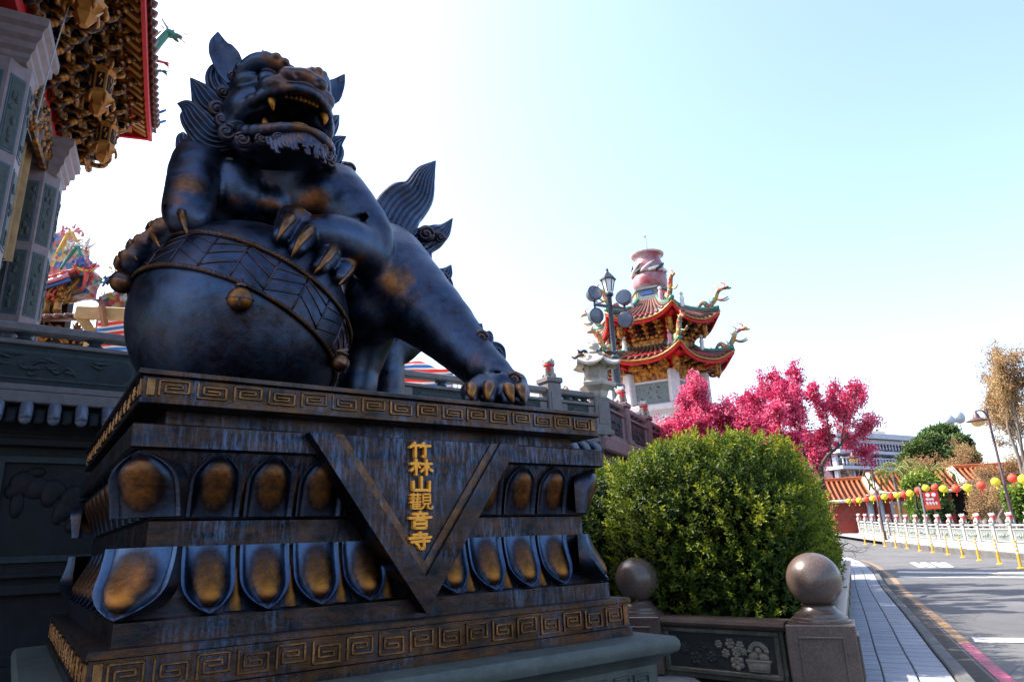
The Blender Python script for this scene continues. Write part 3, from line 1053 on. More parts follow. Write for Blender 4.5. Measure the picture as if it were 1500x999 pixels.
def lotus(z, Hh, lower, inset, spread, name):
    st = (PL - 2 * spread) / NP_
    pm = petal_mesh(st * .92, Hh, lower, name)
    sm = sliver_mesh(st * .42, Hh * .97, lower, name + '_sliver')
    for k, sd in enumerate(SIDES):
        ang = math.atan2(sd[1][1], sd[1][0])
        for i in range(NP_):
            s = spread + (i + .5) * (sd[3] - 2 * spread) / NP_
            o = link(name, pm, ped, tuple(on_side(sd, s, -inset, z)), (0, 0, ang + PI), None)
            o.rotation_euler = (0, 0, math.atan2(-sd[2][0], sd[2][1]))
            if i:
                s2 = s - .5 * (sd[3] - 2 * spread) / NP_
                o = link('petal_sliver', sm, ped, tuple(on_side(sd, s2, -inset - .004, z)))
                o.rotation_euler = (0, 0, math.atan2(-sd[2][0], sd[2][1]))
    # corner petals, set on the diagonal
    for cu, cv in ((0, 0), (PL, 0), (PL, PD), (0, PD)):
        d = unit((cu - PL / 2, cv - PD / 2, 0))
        q = spread * .46
        c = np.array((cu + (q if cu == 0 else -q), cv + (q if cv == 0 else -q), z))
        o = link(name, pm, ped, tuple(c), (0, 0, math.atan2(-d[0], d[1])), (1.5, 1.1, 1.0))
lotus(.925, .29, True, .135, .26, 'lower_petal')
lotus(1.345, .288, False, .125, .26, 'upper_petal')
# triangular plaque on the inscribed face
Ta, Tb, Tc = (.772, 1.742), (2.052, 1.742), (1.426, .842)
vo = -.028
def tri_at(f):       # triangle shrunk towards its centroid
    cx, cz = (Ta[0] + Tb[0] + Tc[0]) / 3, (Ta[1] + Tb[1] + Tc[1]) / 3
    return [(cx + (p[0] - cx) * f, cz + (p[1] - cz) * f) for p in (Ta, Tb, Tc)]
mb = MB().prism(tri_at(1.0), (0, .16, 0), (1, 0, 0), (0, 0, 1), (0, -1, 0), .16 + .052)
plaque = mb.build('plaque', 'bronze_pedestal', ped)
def tri_offset(dl, top):   # inner triangle: sides moved in by dl, top edge at z = top
    L_ = np.array(Tc) - np.array(Ta); L_ = L_ / np.linalg.norm(L_)
    nL = np.array((-L_[1], L_[0])); nL = nL if nL[0] > 0 else -nL
    R_ = np.array(Tc) - np.array(Tb); R_ = R_ / np.linalg.norm(R_)
    nR_ = np.array((-R_[1], R_[0])); nR_ = nR_ if nR_[0] < 0 else -nR_
    def at(p, d, z): return p + d * ((z - p[1]) / d[1])
    a = at(np.array(Ta) + nL * dl, L_, top); b_ = at(np.array(Tb) + nR_ * dl, R_, top)
    A = np.array((L_, -R_)).T
    t = np.linalg.solve(A, (np.array(Tb) + nR_ * dl) - (np.array(Ta) + nL * dl))
    c = np.array(Ta) + nL * dl + L_ * t[0]
    return [tuple(a), tuple(b_), tuple(c)]
def vee(name, d0, d1, v0, v1, m, rub=0.0):
    o0, o1 = tri_offset(d0, 1.742), tri_offset(d1, 1.742)
    for poly in ([o0[0], o1[0], o1[2], o0[2]], [o0[1], o0[2], o1[2], o1[1]]):
        mb = MB().prism(poly, (0, v0, 0), (1, 0, 0), (0, 0, 1), (0, -1, 0), v0 - v1, rub)
        mb.build(name, m, plaque)
vee('plaque_border', 0.0, .105, -.05, -.080, 'bronze_pedestal')
vee('plaque_bead', .105, .150, -.05, -.062, 'bronze_key', .12)
# the six gold characters, one mesh each
k = N('gold_letters')
k.set(Base_Color=k.mix(k.noise(k.coords(), 30, 4, .6, .35, .7), (.66, .24, .012), (.80, .34, .02)), Metallic=.2, Roughness=.42)
CH = {   # strokes on a 10 x 10 square: (points, width)
 'bamboo': [[(2.6, 9.6), (1.9, 8.2), (.5, 7.0)], [(2.0, 7.9), (4.6, 8.3)], [(2.9, 8.0), (2.9, 1.2)], [(6.6, 9.6), (5.9, 8.4), (5.0, 7.4)], [(5.9, 8.1), (9.6, 8.2)], [(7.3, 8.0), (7.3, 1.2), (6.3, 1.9)]],
 'woods': [[(.3, 7.0), (4.6, 7.3)], [(2.6, 9.4), (2.6, .7)], [(2.5, 6.6), (1.6, 4.4), (.3, 3.0)], [(2.8, 6.4), (4.2, 4.9)], [(5.0, 7.0), (9.6, 7.3)], [(7.2, 9.4), (7.2, .7)], [(7.1, 6.6), (6.1, 4.2), (4.8, 2.6)], [(7.4, 6.4), (8.5, 4.2), (9.9, 3.0)]],
 'mountain': [[(5.0, 9.4), (5.0, 1.6)], [(1.3, 6.6), (1.4, 1.7), (8.6, 1.7)], [(8.7, 6.8), (8.6, 1.2)]],
 'view': [[(.4, 8.8), (4.9, 9.0)], [(1.7, 9.7), (1.7, 8.1)], [(3.5, 9.7), (3.5, 8.1)], [(.8, 7.5), (2.2, 7.5), (2.2, 6.3), (.8, 6.3), (.8, 7.5)], [(3.0, 7.5), (4.4, 7.5), (4.4, 6.3), (3.0, 6.3), (3.0, 7.5)], [(1.7, 5.9), (.4, 4.4)], [(1.3, 5.0), (1.3, .8)], [(1.3, 4.7), (4.8, 4.8)], [(1.3, 3.5), (4.5, 3.5)], [(1.3, 2.3), (4.5, 2.3)], [(1.3, 1.0), (4.9, 1.0)], [(3.0, 5.9), (3.0, 1.0)],
          [(5.8, 9.3), (9.0, 9.3), (9.0, 3.9), (5.8, 3.9), (5.8, 9.3)], [(5.9, 7.5), (8.9, 7.5)], [(5.9, 5.7), (8.9, 5.7)], [(6.5, 3.8), (6.2, 2.2), (4.9, .7)], [(7.9, 3.8), (7.9, 1.4), (9.0, .9), (10.0, 1.1), (9.9, 2.3)]],
 'sound': [[(5.0, 9.9), (5.0, 8.9)], [(1.8, 8.6), (8.2, 8.7)], [(3.5, 8.1), (4.1, 6.8)], [(6.6, 8.2), (5.9, 6.8)], [(.3, 6.3), (9.9, 6.6)], [(2.4, 5.2), (7.6, 5.2), (7.6, .6), (2.4, .6), (2.4, 5.2)], [(2.6, 3.0), (7.4, 3.0)]],
 'temple': [[(2.0, 8.4), (8.0, 8.6)], [(5.0, 9.8), (5.0, 6.9)], [(.3, 6.5), (9.8, 6.9)], [(1.2, 4.5), (9.0, 4.8)], [(6.7, 5.9), (6.7, .7), (5.0, .6), (4.6, 1.4)], [(3.2, 3.6), (4.3, 2.4)]]}
def stroke(mb, pts, w, o, sc, v0, v1):
    P = [np.array((p[0] - 5, p[1] - 5)) * sc for p in pts]
    P = [np.array((p[0] * 1.24, p[1] * .84)) for p in P]
    for a, b_ in zip(P, P[1:]):
        d = b_ - a
        l_ = np.linalg.norm(d); d = d / l_; n = np.array((-d[1], d[0]))
        e = w * .42
        q = [a - d * e * .9 - n * w * .38, a - d * e * .2 - n * w * .52, b_ - n * w * .46, b_ + d * e - n * w * .2, b_ + d * e * .9 + n * w * .3, b_ + n * w * .5, a - d * e * .3 + n * w * .5, a - d * e + n * w * .25]
        mb.prism([tuple(o + x) for x in q], (0, v0, 0), (1, 0, 0), (0, 0, 1), (0, -1, 0), v0 - v1)
ccs = [(613, 661), (615, 685), (615, 710), (614, 735), (613, 762), (613, 792)]
for i, (nm, (px, py)) in enumerate(zip(CH, ccs)):
    q = to_uv(at_v(px, py, -.055))
    mb = MB()
    for s_i, st in enumerate(CH[nm]):
        stroke(mb, st, .0145 if nm != 'view' else .0085, np.array((q[0], q[2])), .0108, -.05, -.078 - .0004 * s_i)
    mb.build('character', 'gold_letters', plaque, recalc=True)
# stone plinth
plain('stone_green', (.062, .072, .066), .5, 0, .3, 7, .25, 60, spec=.25)
def st_ring(name, prof):
    return ring(MB(), prof).build(name, 'stone_green', stone, angle=35)
st_ring('cap', [(-.16, .43), (-.19, .47), (-.235, .492), (-.262, .505), (-.272, .535), (-.268, .565), (-.25, .588), (-.20, .596), (-.1, .597)])
st_ring('neck', [(-.16, .26), (-.16, .432)])
st_ring('step', [(-.29, .0), (-.29, .125), (-.27, .15), (-.225, .17), (-.205, .215), (-.165, .25), (-.15, .262)])
for sd in SIDES:
    L_ = sd[3] + .32
    n = 19
    R = np.array(((sd[1][0], -sd[1][1], 0), (sd[1][1], sd[1][0], 0), (0, 0, 1.)))
    for i in range(n):
        s = -.16 + .06 + (i + .5) * (L_ - .12) / n
        w = (L_ - .12) / n * .82
        mb = MB()
        for dx, dz, ww, hh in ((0, .045, w, .012), (0, -.045, w, .012), (-w / 2 + .006, 0, .012, .078), (w / 2 - .006, 0, .012, .078), (0, 0, w * .55, .03)):
            mb.box(on_side(sd, s + dx, .16 + .006, .345 + dz), (ww, .02, hh), R, .003)
        mb.build('panel', 'stone_green', stone, recalc=False)
# ------------------------------------------------------------------ ground, road, pavement
def rise(x, y):
    """the street climbs gently away from the camera"""
    t = max(0.0, y - 20)
    return 0.0008 * t * t if t < 35 else 0.98 + 0.02 * min(t - 35, 60)
RZ = -0.12                                            # carriageway below the pavement
def on_road(px, py, off=RZ):
    d = ray(px, py)
    lo, hi = 1.0, 200.0
    f = lambda t: (CAMP + d * t)[2] - rise(*(CAMP + d * t)[:2]) - off
    for _ in range(60):
        m = (lo + hi) / 2
        if f(m) > 0: lo = m
        else: hi = m
    return CAMP + d * lo
HEAD = math.radians(25)
hd = np.array((math.sin(HEAD), math.cos(HEAD), 0.0))          # along the pavement
hr = np.array((math.cos(HEAD), -math.sin(HEAD), 0.0))         # to its right
# materials
k = N('asphalt')
v = k.coords()
c = k.mix(k.noise(v, .35, 5, .6, .35, .68), (.060, .060, .064), (.105, .102, .102))
c = k.mix(k.math('MULTIPLY', k.noise(v, 260, 2, .5, .45, .75), .5), c, (.20, .19, .185))
c = k.mix(k.math('MULTIPLY', k.noise(k.coords((1.2, .35, 1)), 1.1, 6, .72, .52, .66), .45), c, (.035, .035, .038))
vo = k.n('TexVoronoi', feature='DISTANCE_TO_EDGE')
vo.inputs['Scale'].default_value = .55
k.l(k.mix(.06, v, k.n('TexNoise').outputs['Color']), vo.inputs['Vector'])
crk = k.math('LESS_THAN', vo.outputs['Distance'], .004)
c = k.mix(k.math('MULTIPLY', crk, .55), c, (.02, .02, .022))
k.set(Base_Color=c, Roughness=.85)
k.bump(k.noise(v, 320, 3, .6), .5, .004)
plain('soil', (.075, .055, .038), .95, 0, .4, 5, .6, 40)
plain('pave_grey', (.24, .25, .28), .72, 0, .12, 9, .25, 120, per_obj=.10)
plain('joint_dark', (.07, .07, .075), .9, 0, .3, 9)
plain('kerb_stone', (.10, .097, .092), .8, 0, .3, 6, .4, 60, per_obj=.1)
plain('gutter', (.050, .040, .032), .9, 0, .45, 7, .6, 50)
def worn_paint(name, col, wear=.5):
    k = N(name)
    v = k.coords()
    w = k.noise(v, 22, 6, .75, wear - .06, wear + .1)
    w2 = k.noise(v, 2.5, 4, .6, .3, .62)
    f = k.math('MULTIPLY', k.math('SUBTRACT', 1.0, k.math('MULTIPLY', w, .75)), k.math('ADD', .35, k.math('MULTIPLY', w2, .65)))
    k.set(Base_Color=k.mix(f, (.085, .083, .083), col), Roughness=.75)
    k.bump(k.noise(v, 260, 2, .5), .3, .003)
worn_paint('paint_white', (.62, .62, .60), .50)
worn_paint('paint_yellow', (.40, .20, .05), .48)
worn_paint('paint_red', (.52, .09, .16), .50)

# terrain: one sheet to the horizon
mb = MB()
xs = np.concatenate([np.linspace(-900, -80, 9), np.linspace(-60, 60, 41), np.linspace(80, 900, 9)])
ys = np.concatenate([np.linspace(-300, -40, 6), np.linspace(-30, 75, 71), np.linspace(90, 1400, 12)])
vs = [(x, y, rise(x, y) - .16) for x in xs for y in ys]
n = len(ys)
mb.add(vs, [(i * n + j, (i + 1) * n + j, (i + 1) * n + j + 1, i * n + j + 1) for i in range(len(xs) - 1) for j in range(n - 1)])
tag(mb.build('ground', 'soil', smooth=True), kind='structure')
# plan lines of the street
def at_line(pts, n):
    return smooth_path([(p[0], p[1]) for p in pts], n)
P0 = at_z(1430, 999)[:2]
kerbL = [P0 - 9.5 * hd[:2], P0 - 4 * hd[:2], P0, at_z(1385, 950)[:2], at_z(1340, 900)[:2], at_z(1300, 858)[:2], (11.4, 23.4), (14.4, 31), (16.6, 40), (18.2, 52), (19.2, 70)]
kerbL = at_line(kerbL, 90)
kerbR = at_line([(9.5, -9), (11.5, -1), (14.2, 9), (17.0, 19.5), (19.6, 29.5), (21.6, 39), (24.0, 52), (26.5, 70)], 90)
def strip(mb, A, B, off, m=1):
    vs = []
    for a, b in zip(A, B):
        for j in range(m + 1):
            t = j / m
            x, y = a[0] * (1 - t) + b[0] * t, a[1] * (1 - t) + b[1] * t
            vs.append((x, y, rise(x, y) + off))
    n = m + 1
    return mb.add(vs, [(i * n + j, i * n + j + 1, (i + 1) * n + j + 1, (i + 1) * n + j) for i in range(len(A) - 1) for j in range(m)])
road = tag(strip(MB(), kerbL, kerbR, RZ, 10).build('road', 'asphalt', smooth=True), kind='structure')
def norm2(L):
    T = np.gradient(L, axis=0)
    T /= np.linalg.norm(T, axis=1)[:, None]
    return np.stack([T[:, 1], -T[:, 0]], 1)           # to the right of travel
nl = norm2(kerbL)
strip(MB(), kerbL + nl * .0, kerbL + nl * .22, RZ + .004).build('gutter', 'gutter', road)
# edge line: faded red near, yellow farther on
cut = min(range(90), key=lambda i: abs(kerbL[i][1] - at_z(1415, 937, RZ)[1]))
for a, b, m in ((0, cut + 1, 'paint_red'), (cut, 90, 'paint_yellow')):
    strip(MB(), (kerbL + nl * .26)[a:b], (kerbL + nl * .38)[a:b], RZ + .008).build('edge_line', m, road)
def mark(name, quad, m='paint_white', off=RZ + .008):
    P = [on_road(*p) for p in quad]
    vs, n = [], 8
    mb = MB()
    for i in range(n + 1):
        for j in range(3):
            a, b = i / n, j / 2
            q = (P[0] * (1 - a) + P[1] * a) * (1 - b) + (P[3] * (1 - a) + P[2] * a) * b
            vs.append((q[0], q[1], rise(q[0], q[1]) + off))
    mb.add(vs, [(i * 3 + j, (i + 1) * 3 + j, (i + 1) * 3 + j + 1, i * 3 + j + 1) for i in range(n) for j in range(2)])
    mb.build(name, m, road)
mark('stop_line', [(1424, 934), (1560, 936), (1560, 943), (1428, 941)])
mark('lane_line', [(1316, 836.5), (1560, 838.5), (1560, 841.5), (1312, 839)])
mark('lane_line', [(1318, 844), (1560, 845), (1560, 847), (1318, 846)])
for a, b in ((1332, 1352), (1347, 1366), (1362, 1384), (1376, 1392)):
    mark('arrow_bar', [(a, 824), (a + 9, 823.5), (b + 6, 830.5), (b - 6, 831.5)])
# pavement: slab, kerb stones, paving stones in three staggered columns
SWW = 0.92
swL = kerbL - nl * SWW
side = tag(strip(MB(), swL - nl * .25, kerbL - nl * .13, -.018).build('pavement', 'joint_dark', smooth=True), kind='structure')
def along(L):
    d = np.concatenate([[0], np.cumsum(np.linalg.norm(np.diff(L, axis=0), axis=1))])
    def f(s):
        return np.array([np.interp(s, d, L[:, 0]), np.interp(s, d, L[:, 1])])
    return f, d[-1]
fk, Lk = along(kerbL)
def frame_at(s):
    p = fk(s)
    t = fk(s + .2) - fk(s - .2)
    t = t / np.linalg.norm(t)
    return p, t, np.array((t[1], -t[0]))
s0 = min(np.linspace(0, Lk, 800), key=lambda s: np.linalg.norm(fk(s) - at_z(1430, 999)[:2])) - 3.0
kerb_me = MB().box((0, 0, -.07), (.12, .985, .16), None, .012).mesh('kerb_stone', 'kerb_stone')
tile_w, tile_l = (SWW - .13 - .02) / 3, .26
tile_me = MB().box((0, 0, -.02), (tile_w - .012, tile_l - .034, .04), None, .006).mesh('paving_stone', 'pave_grey')
for i in range(34):
    p, t, n = frame_at(s0 + i + .5)
    q = p - n * .06
    o = link('kerb_stone', kerb_me, side, (q[0], q[1], rise(*q)), (0, 0, math.atan2(-t[0], t[1])))
for i in range(99):
    for j in range(3):
        s = s0 + 1.2 + (i + (.5 if j == 1 else 0)) * tile_l
        p, t, n = frame_at(s)
        q = p - n * (.13 + tile_w * (j + .5))
        link('paving_stone', tile_me, side, (q[0], q[1], rise(*q) + rnd.uniform(-.0015, .0015)), (rnd.uniform(-.003, .003), 0, math.atan2(-t[0], t[1]) + rnd.uniform(-.003, .003)))
# far paving beyond the individually built stones
e0 = s0 + 1.2 + 99 * tile_l
far = [frame_at(s) for s in np.linspace(e0, Lk - .3, 40)]
strip(MB(), [p - n * SWW for p, t, n in far], [p - n * .13 for p, t, n in far], .0).build('far_paving', 'pave_grey', side)
# plaza round the pedestal
plain('plaza_stone', (.13, .13, .14), .7, 0, .3, 2.5, .3, 50)
corner = from_uv(-7.5, 4.9, 0)
mb = MB()
plz = [(-14, -9), tuple(swL[2]), tuple(swL[12]), tuple(from_uv(7.3, 5.2, 0)[:2]), tuple(from_uv(-9, 5.2, 0)[:2])]
mb.add([(x, y, -.022) for x, y in plz], [(0, 1, 2, 3, 4)])
tag(mb.build('plaza', 'plaza_stone'), kind='structure')
# far footway under the far balustrade
nr = norm2(kerbR)
fw_ = tag(strip(MB(), kerbR + nr * .02, kerbR + nr * 9, .06).build('far_footway', 'pave_grey', smooth=True), kind='structure')
fkr, Lkr = along(kerbR)
kr_me = MB().box((0, 0, -.06), (.2, 1.0, .34), None, .015).mesh('kerb_stone', 'kerb_stone')
for i in range(44):
    s = 12 + i
    p = fkr(s)
    t = fkr(s + .2) - fkr(s - .2)
    link('kerb_stone', kr_me, fw_, (p[0], p[1], rise(*p)), (0, 0, math.atan2(-t[0], t[1])))

# ------------------------------------------------------------------ delineators along the middle of the street
plain('post_orange', (.78, .33, .015), .5, 0, .12, 8)
plain('post_white', (.78, .78, .76), .5, 0, .1, 8)
dl = thing('delineator_post', 'slim orange delineator post with white bands standing on the road', 'bollard', (0, 0, 0), 0, 'delineator posts along the middle of the road')
MB().lathe([(.11, 0), (.11, .015), (.055, .05), (.045, .055)], 14).build('base', 'post_orange', dl, angle=40)
MB().lathe([(.043, .05), (.040, .80), (.036, .845), (.012, .86)], 14).build('stem', 'post_orange', dl, angle=40)
for z in (.44, .57, .70):
    MB().lathe([(.0445, z), (.0445, z + .06)], 14, cap=False).build('reflective_band', 'post_white', dl, True, recalc=False)
dx = [1496, 1465, 1435, 1411, 1389, 1367, 1348, 1329.5, 1313, 1296.6, 1282, 1268, 1534]
dy = [832.7, 826, 821, 816.5, 812.5, 809.3, 807, 803.3, 802, 800.3, 798.5, 797.4, 841]
for i, (x, y) in enumerate(zip(dx, dy)):
    o = dl if i == 0 else copy_tree(dl)
    q = on_road(x, y)
    o.location = (q[0], q[1], rise(q[0], q[1]) + RZ)
    o.rotation_euler = (rnd.uniform(-.03, .03), rnd.uniform(-.03, .03), rnd.uniform(0, 6))
# ------------------------------------------------------------------ planter: ball posts, coping, carved panel
k = N('granite_red')
v = k.coords()
c = k.mix(k.noise(v, 90, 3, .7, .35, .68), (.050, .030, .025), (.125, .085, .070))
c = k.mix(k.math('MULTIPLY', k.noise(v, 190, 2, .5, .55, .7), .6), c, (.035, .03, .03))
c = k.mix(k.math('MULTIPLY', k.noise(v, 3, 5, .6, .4, .7), .3), c, (.20, .155, .12))
k.set(Base_Color=c, Roughness=.30)
k = N('granite_olive')
v = k.coords()
c = k.mix(k.noise(v, 60, 3, .7, .35, .68), (.040, .040, .030), (.095, .092, .070))
c = k.mix(k.math('MULTIPLY', k.noise(v, 4, 5, .7, .45, .7), .5), c, (.26, .24, .19))
k.set(Base_Color=c, Roughness=.55)
k.bump(k.noise(v, 90, 4, .7), .3, .004)
plain('relief_dark', (.022, .023, .021), .7, 0, .4, 14, .5, 40)
plain('relief_pale', (.20, .18, .14), .75, 0, .35, 20, .5, 60)
postR = at_y(1208, 950, 5.95)[:2]
postL = at_y(940, 930, 7.15)[:2]
def ball_post(p, label):
    t = thing('ball_post', label, 'post', (p[0], p[1], 0), -HEAD)
    w = .50
    body = MB().box((0, 0, .235), (w, w, .47 + .02), None, .008).build('shaft', 'granite_red', t)
    for ax, sg in ((0, 1), (0, -1), (1, 1), (1, -1)):
        R = rotz(0 if ax == 1 else PI / 2)
        d = R @ np.array((0, 1, 0)) * sg
        mb = MB()
        for x, z, ww, hh in ((-.155, .21, .018, .34), (.155, .21, .018, .34), (0, .389, .328, .018), (0, .031, .328, .018)):
            mb.box(d * (w / 2 + .006) + R @ np.array((x, 0, 0)) + np.array((0, 0, z)), (ww, .016, hh), R, .004)
        mb.build('panel_moulding', 'granite_red', body)
    MB().lathe([(.235, .478), (.235, .492), (.215, .497), (.212, .515), (.188, .523), (.182, .545), (.155, .556), (.13, .585), (.122, .60), (.135, .612)], 40).build('neck', 'granite_red', t, angle=30)
    MB().ball((0, 0, .80), .212, 48, 32).build('ball', 'granite_red', t, True)
    return t
ball_post(postR, 'polished granite ball post at the pavement end of the planter wall')
ball_post(postL, 'shaded granite ball post behind the bronze pedestal, under the hedge')
# wall between them
pw_ = thing('planter_wall', 'low stone planter wall with rounded coping and carved relief panel, between two ball posts', 'wall', (postR[0], postR[1], 0), math.atan2(postL[1] - postR[1], postL[0] - postR[0]))
Lw = float(np.linalg.norm(postL - postR))
# local x from the right post to the left post, local +y is towards the camera side
sgn = 1.0 if (rotz(pw_.rotation_euler[2]) @ np.array((0, 1, 0))) @ np.array((*(-postR), 0)) > 0 else -1.0
x0, x1 = .30, Lw - .27
cap_ = [(-.15, .40), (.09, .40), (.125, .415), (.14, .44), (.13, .465), (.105, .478), (-.12, .478), (-.15, .46)]
MB().prism([(a * sgn, z) for a, z in cap_], (x0 - .05, 0, 0), (0, 1, 0), (0, 0, 1), (1, 0, 0), x1 - x0 + .1).build('coping', 'granite_red', pw_, angle=40)
MB().box(((x0 + x1) / 2, -.02 * sgn, .19), (x1 - x0, .16, .42)).build('wall_body', 'granite_olive', pw_)
fr = MB()
f0, f1 = x0 + .03, x1 - .03
panel = MB().box(((f0 + f1) / 2, .062 * sgn, .21), (f1 - f0 - .08, .012, .28)).build('panel', 'relief_dark', pw_)
for a, b, z0, z1 in ((f0, f1, .355, .392), (f0, f1, .02, .06), (f0, f0 + .045, .06, .355), (f1 - .045, f1, .06, .355)):
    MB().box(((a + b) / 2, .07 * sgn, (z0 + z1) / 2), (b - a, .035, z1 - z0), None, .006).build('panel_frame', 'granite_olive', pw_)
# relief: flower pots, blossoms and clouds
def rel(mb, x, z, r, sq=1.0, y=.068):
    mb.ball((x, y * sgn, z), (r, .022, r * sq), 10, 7)
mb = MB()
mb.prism([(-.085, 0), (.085, 0), (.105, .075), (-.105, .075)], (f0 + .20, .06 * sgn, .075), (1, 0, 0), (0, 0, 1), (0, sgn, 0), .03)
mb.box((f0 + .20, .075 * sgn, .158), (.23, .035, .02), None, .004)
for dx_ in (-.045, .045):
    mb.box((f0 + .20 + dx_, .093 * sgn, .112), (.07, .008, .035), None, .002)
mb.build('relief_planter_box', 'relief_pale', panel)
mb = MB()
for a in np.linspace(-1.3, 1.3, 9):
    rel(mb, f0 + .20 + .075 * math.sin(a), .215 + .075 * math.cos(a), .024)
for dx_, dz in ((-.03, .19), (.03, .2), (0, .235), (.06, .185), (-.06, .185)):
    rel(mb, f0 + .20 + dx_, dz, .032)
mb.build('relief_bonsai', 'relief_pale', panel)
for (cx, cz, r) in ((.40, .13, .05), (.40, .215, .035), (.36, .27, .03), (.45, .28, .035), (.50, .2, .03), (.56, .27, .028), (.33, .22, .025), (.64, .16, .04), (.72, .24, .035), (.80, .14, .045), (.9, .22, .04)):
    if f0 + cx > f1 - .08: continue
    mb = MB()
    rel(mb, f0 + cx, cz, r * .6)
    for q in range(6):
        a = q * PI / 3 + cx * 9
        rel(mb, f0 + cx + math.cos(a) * r * .8, cz + math.sin(a) * r * .8, r * .5)
    mb.build('relief_blossom', 'relief_pale' if cx < .6 else 'relief_dark', panel)  # pale near the right post, dark beyond: sun and shadow painted in
# the return wall along the pavement
rw = thing('planter_side_wall', 'low stone planter wall running along the pavement beside the hedge', 'wall', (postR[0], postR[1], 0), -HEAD)
MB().prism([(.07, .40), (.16, .40), (.185, .43), (.18, .465), (.15, .478), (-.1, .478), (-.1, .40)], (0, .28, 0), (1, 0, 0), (0, 0, 1), (0, 1, 0), 14).build('coping', 'granite_red', rw, angle=40)
MB().box((.02, 7.25, .19), (.2, 14, .42)).build('wall_body', 'granite_olive', rw)
for i in range(7):
    y0 = .5 + i * 1.95
    mb = MB()
    for a, b, z0, z1 in ((y0, y0 + 1.8, .33, .36), (y0, y0 + 1.8, .05, .08), (y0, y0 + .03, .08, .33), (y0 + 1.77, y0 + 1.8, .08, .33)):
        mb.box((.126, (a + b) / 2, (z0 + z1) / 2), (.02, b - a, z1 - z0), None, .003)
    mb.build('panel_moulding', 'granite_olive', rw)
# ------------------------------------------------------------------ temple terrace: retaining wall, eave of roll tiles, balustrade
plain('granite_grey', (.155, .14, .145), .6, 0, .22, 10, .25, 90, per_obj=.06, spec=.2)
plain('granite_pink', (.20, .125, .13), .6, 0, .22, 10, .25, 90, spec=.2)
plain('slate_green', (.020, .030, .036), .55, 0, .35, 9, .5, 40, spec=.2)
plain('slate_relief', (.034, .048, .052), .55, 0, .35, 14, .4, 50, spec=.2)
plain('tile_blue', (.10, .12, .17), .35, 0, .3, 8, .2, 40, per_obj=.15)
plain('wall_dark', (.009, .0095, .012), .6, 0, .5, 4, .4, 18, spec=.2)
plain('scarf_red', (.62, .02, .03), .8, 0, .2, 20)
plain('lion_stone', (.33, .31, .28), .75, 0, .3, 25, .5, 60, per_obj=.08)
TV, TFLOOR = 5.0, 2.86
TU0, TU1 = -9.0, 7.42
tw = thing('terrace_wall', 'dark stone retaining wall with relief panels and a row of roll tiles, behind the pedestal', 'wall', tuple(from_uv(0, TV, 0)), UA)
# local: x = u, y = v - TV (towards the terrace), z
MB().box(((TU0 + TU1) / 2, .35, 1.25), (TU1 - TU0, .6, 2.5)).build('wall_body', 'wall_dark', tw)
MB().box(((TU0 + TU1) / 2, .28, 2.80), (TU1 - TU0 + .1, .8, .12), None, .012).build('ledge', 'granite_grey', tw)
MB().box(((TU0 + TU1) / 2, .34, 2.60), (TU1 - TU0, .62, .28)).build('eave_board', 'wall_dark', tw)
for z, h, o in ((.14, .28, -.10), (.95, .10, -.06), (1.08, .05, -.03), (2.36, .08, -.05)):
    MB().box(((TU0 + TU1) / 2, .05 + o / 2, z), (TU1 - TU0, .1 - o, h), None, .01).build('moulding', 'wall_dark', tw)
for i in range(8):
    x = TU0 + 1.1 + i * 2.05
    fr_ = MB()
    for a, b, z0, z1 in ((-.9, .9, 2.16, 2.22), (-.9, .9, 1.2, 1.26), (-.9, -.84, 1.26, 2.16), (.84, .9, 1.26, 2.16)):
        fr_.box((x + (a + b) / 2, .03, (z0 + z1) / 2), (b - a, .06, z1 - z0))
    p = fr_.build('relief_frame', 'slate_green', tw)
    mb = MB()
    for q in range(26):
        mb.ball((x + rnd.uniform(-.75, .75), .055, rnd.uniform(1.35, 2.08)), (rnd.uniform(.05, .14), .035, rnd.uniform(.05, .16)), 8, 6)
    tag(mb.build('relief_carving', 'wall_dark', p, True), kind='stuff')
# roll tiles: each a half-round that runs out of the eave and hangs over
tp = smooth_path([(0, .05, 2.735), (0, -.16, 2.70), (0, -.27, 2.62), (0, -.30, 2.545)], 7)
tile_m = MB().tube(tp, [.056, .056, .057, .058, .058, .057, .056], 12).ball(tuple(tp[-1]), (.054, .03, .054), 10, 6).mesh('roll_tile', 'tile_blue', True)
flat_m = MB().tube(tp + np.array((0, .03, -.035)), .05, 8, squash=.3).mesh('flat_tile', 'wall_dark', True)
nt = int((TU1 - TU0) / .235)
for i in range(nt):
    x = TU0 + .1 + i * .235
    link('roll_tile', tile_m, tw, (x, 0, 0))
    link('flat_tile', flat_m, tw, (x + .117, 0, 0))
# terrace deck
dk = MB()
c1 = from_uv(TU1, TV, 0)
dpoly = [from_uv(TU0, TV + .1, 0)[:2], from_uv(TU1 - .1, TV + .1, 0)[:2], (c1 + hd * 34)[:2] - hr[:2] * .1, (c1 + hd * 34)[:2] + np.array((-30, 10)), from_uv(TU0 - 14, TV + 26, 0)[:2]]
dk.add([(x, y, TFLOOR) for x, y in dpoly], [(0, 1, 2, 3, 4)])
plain('deck_stone', (.26, .24, .23), .8, 0, .2, 2, .2, 30)
tag(dk.build('terrace_deck', 'deck_stone'), kind='structure')
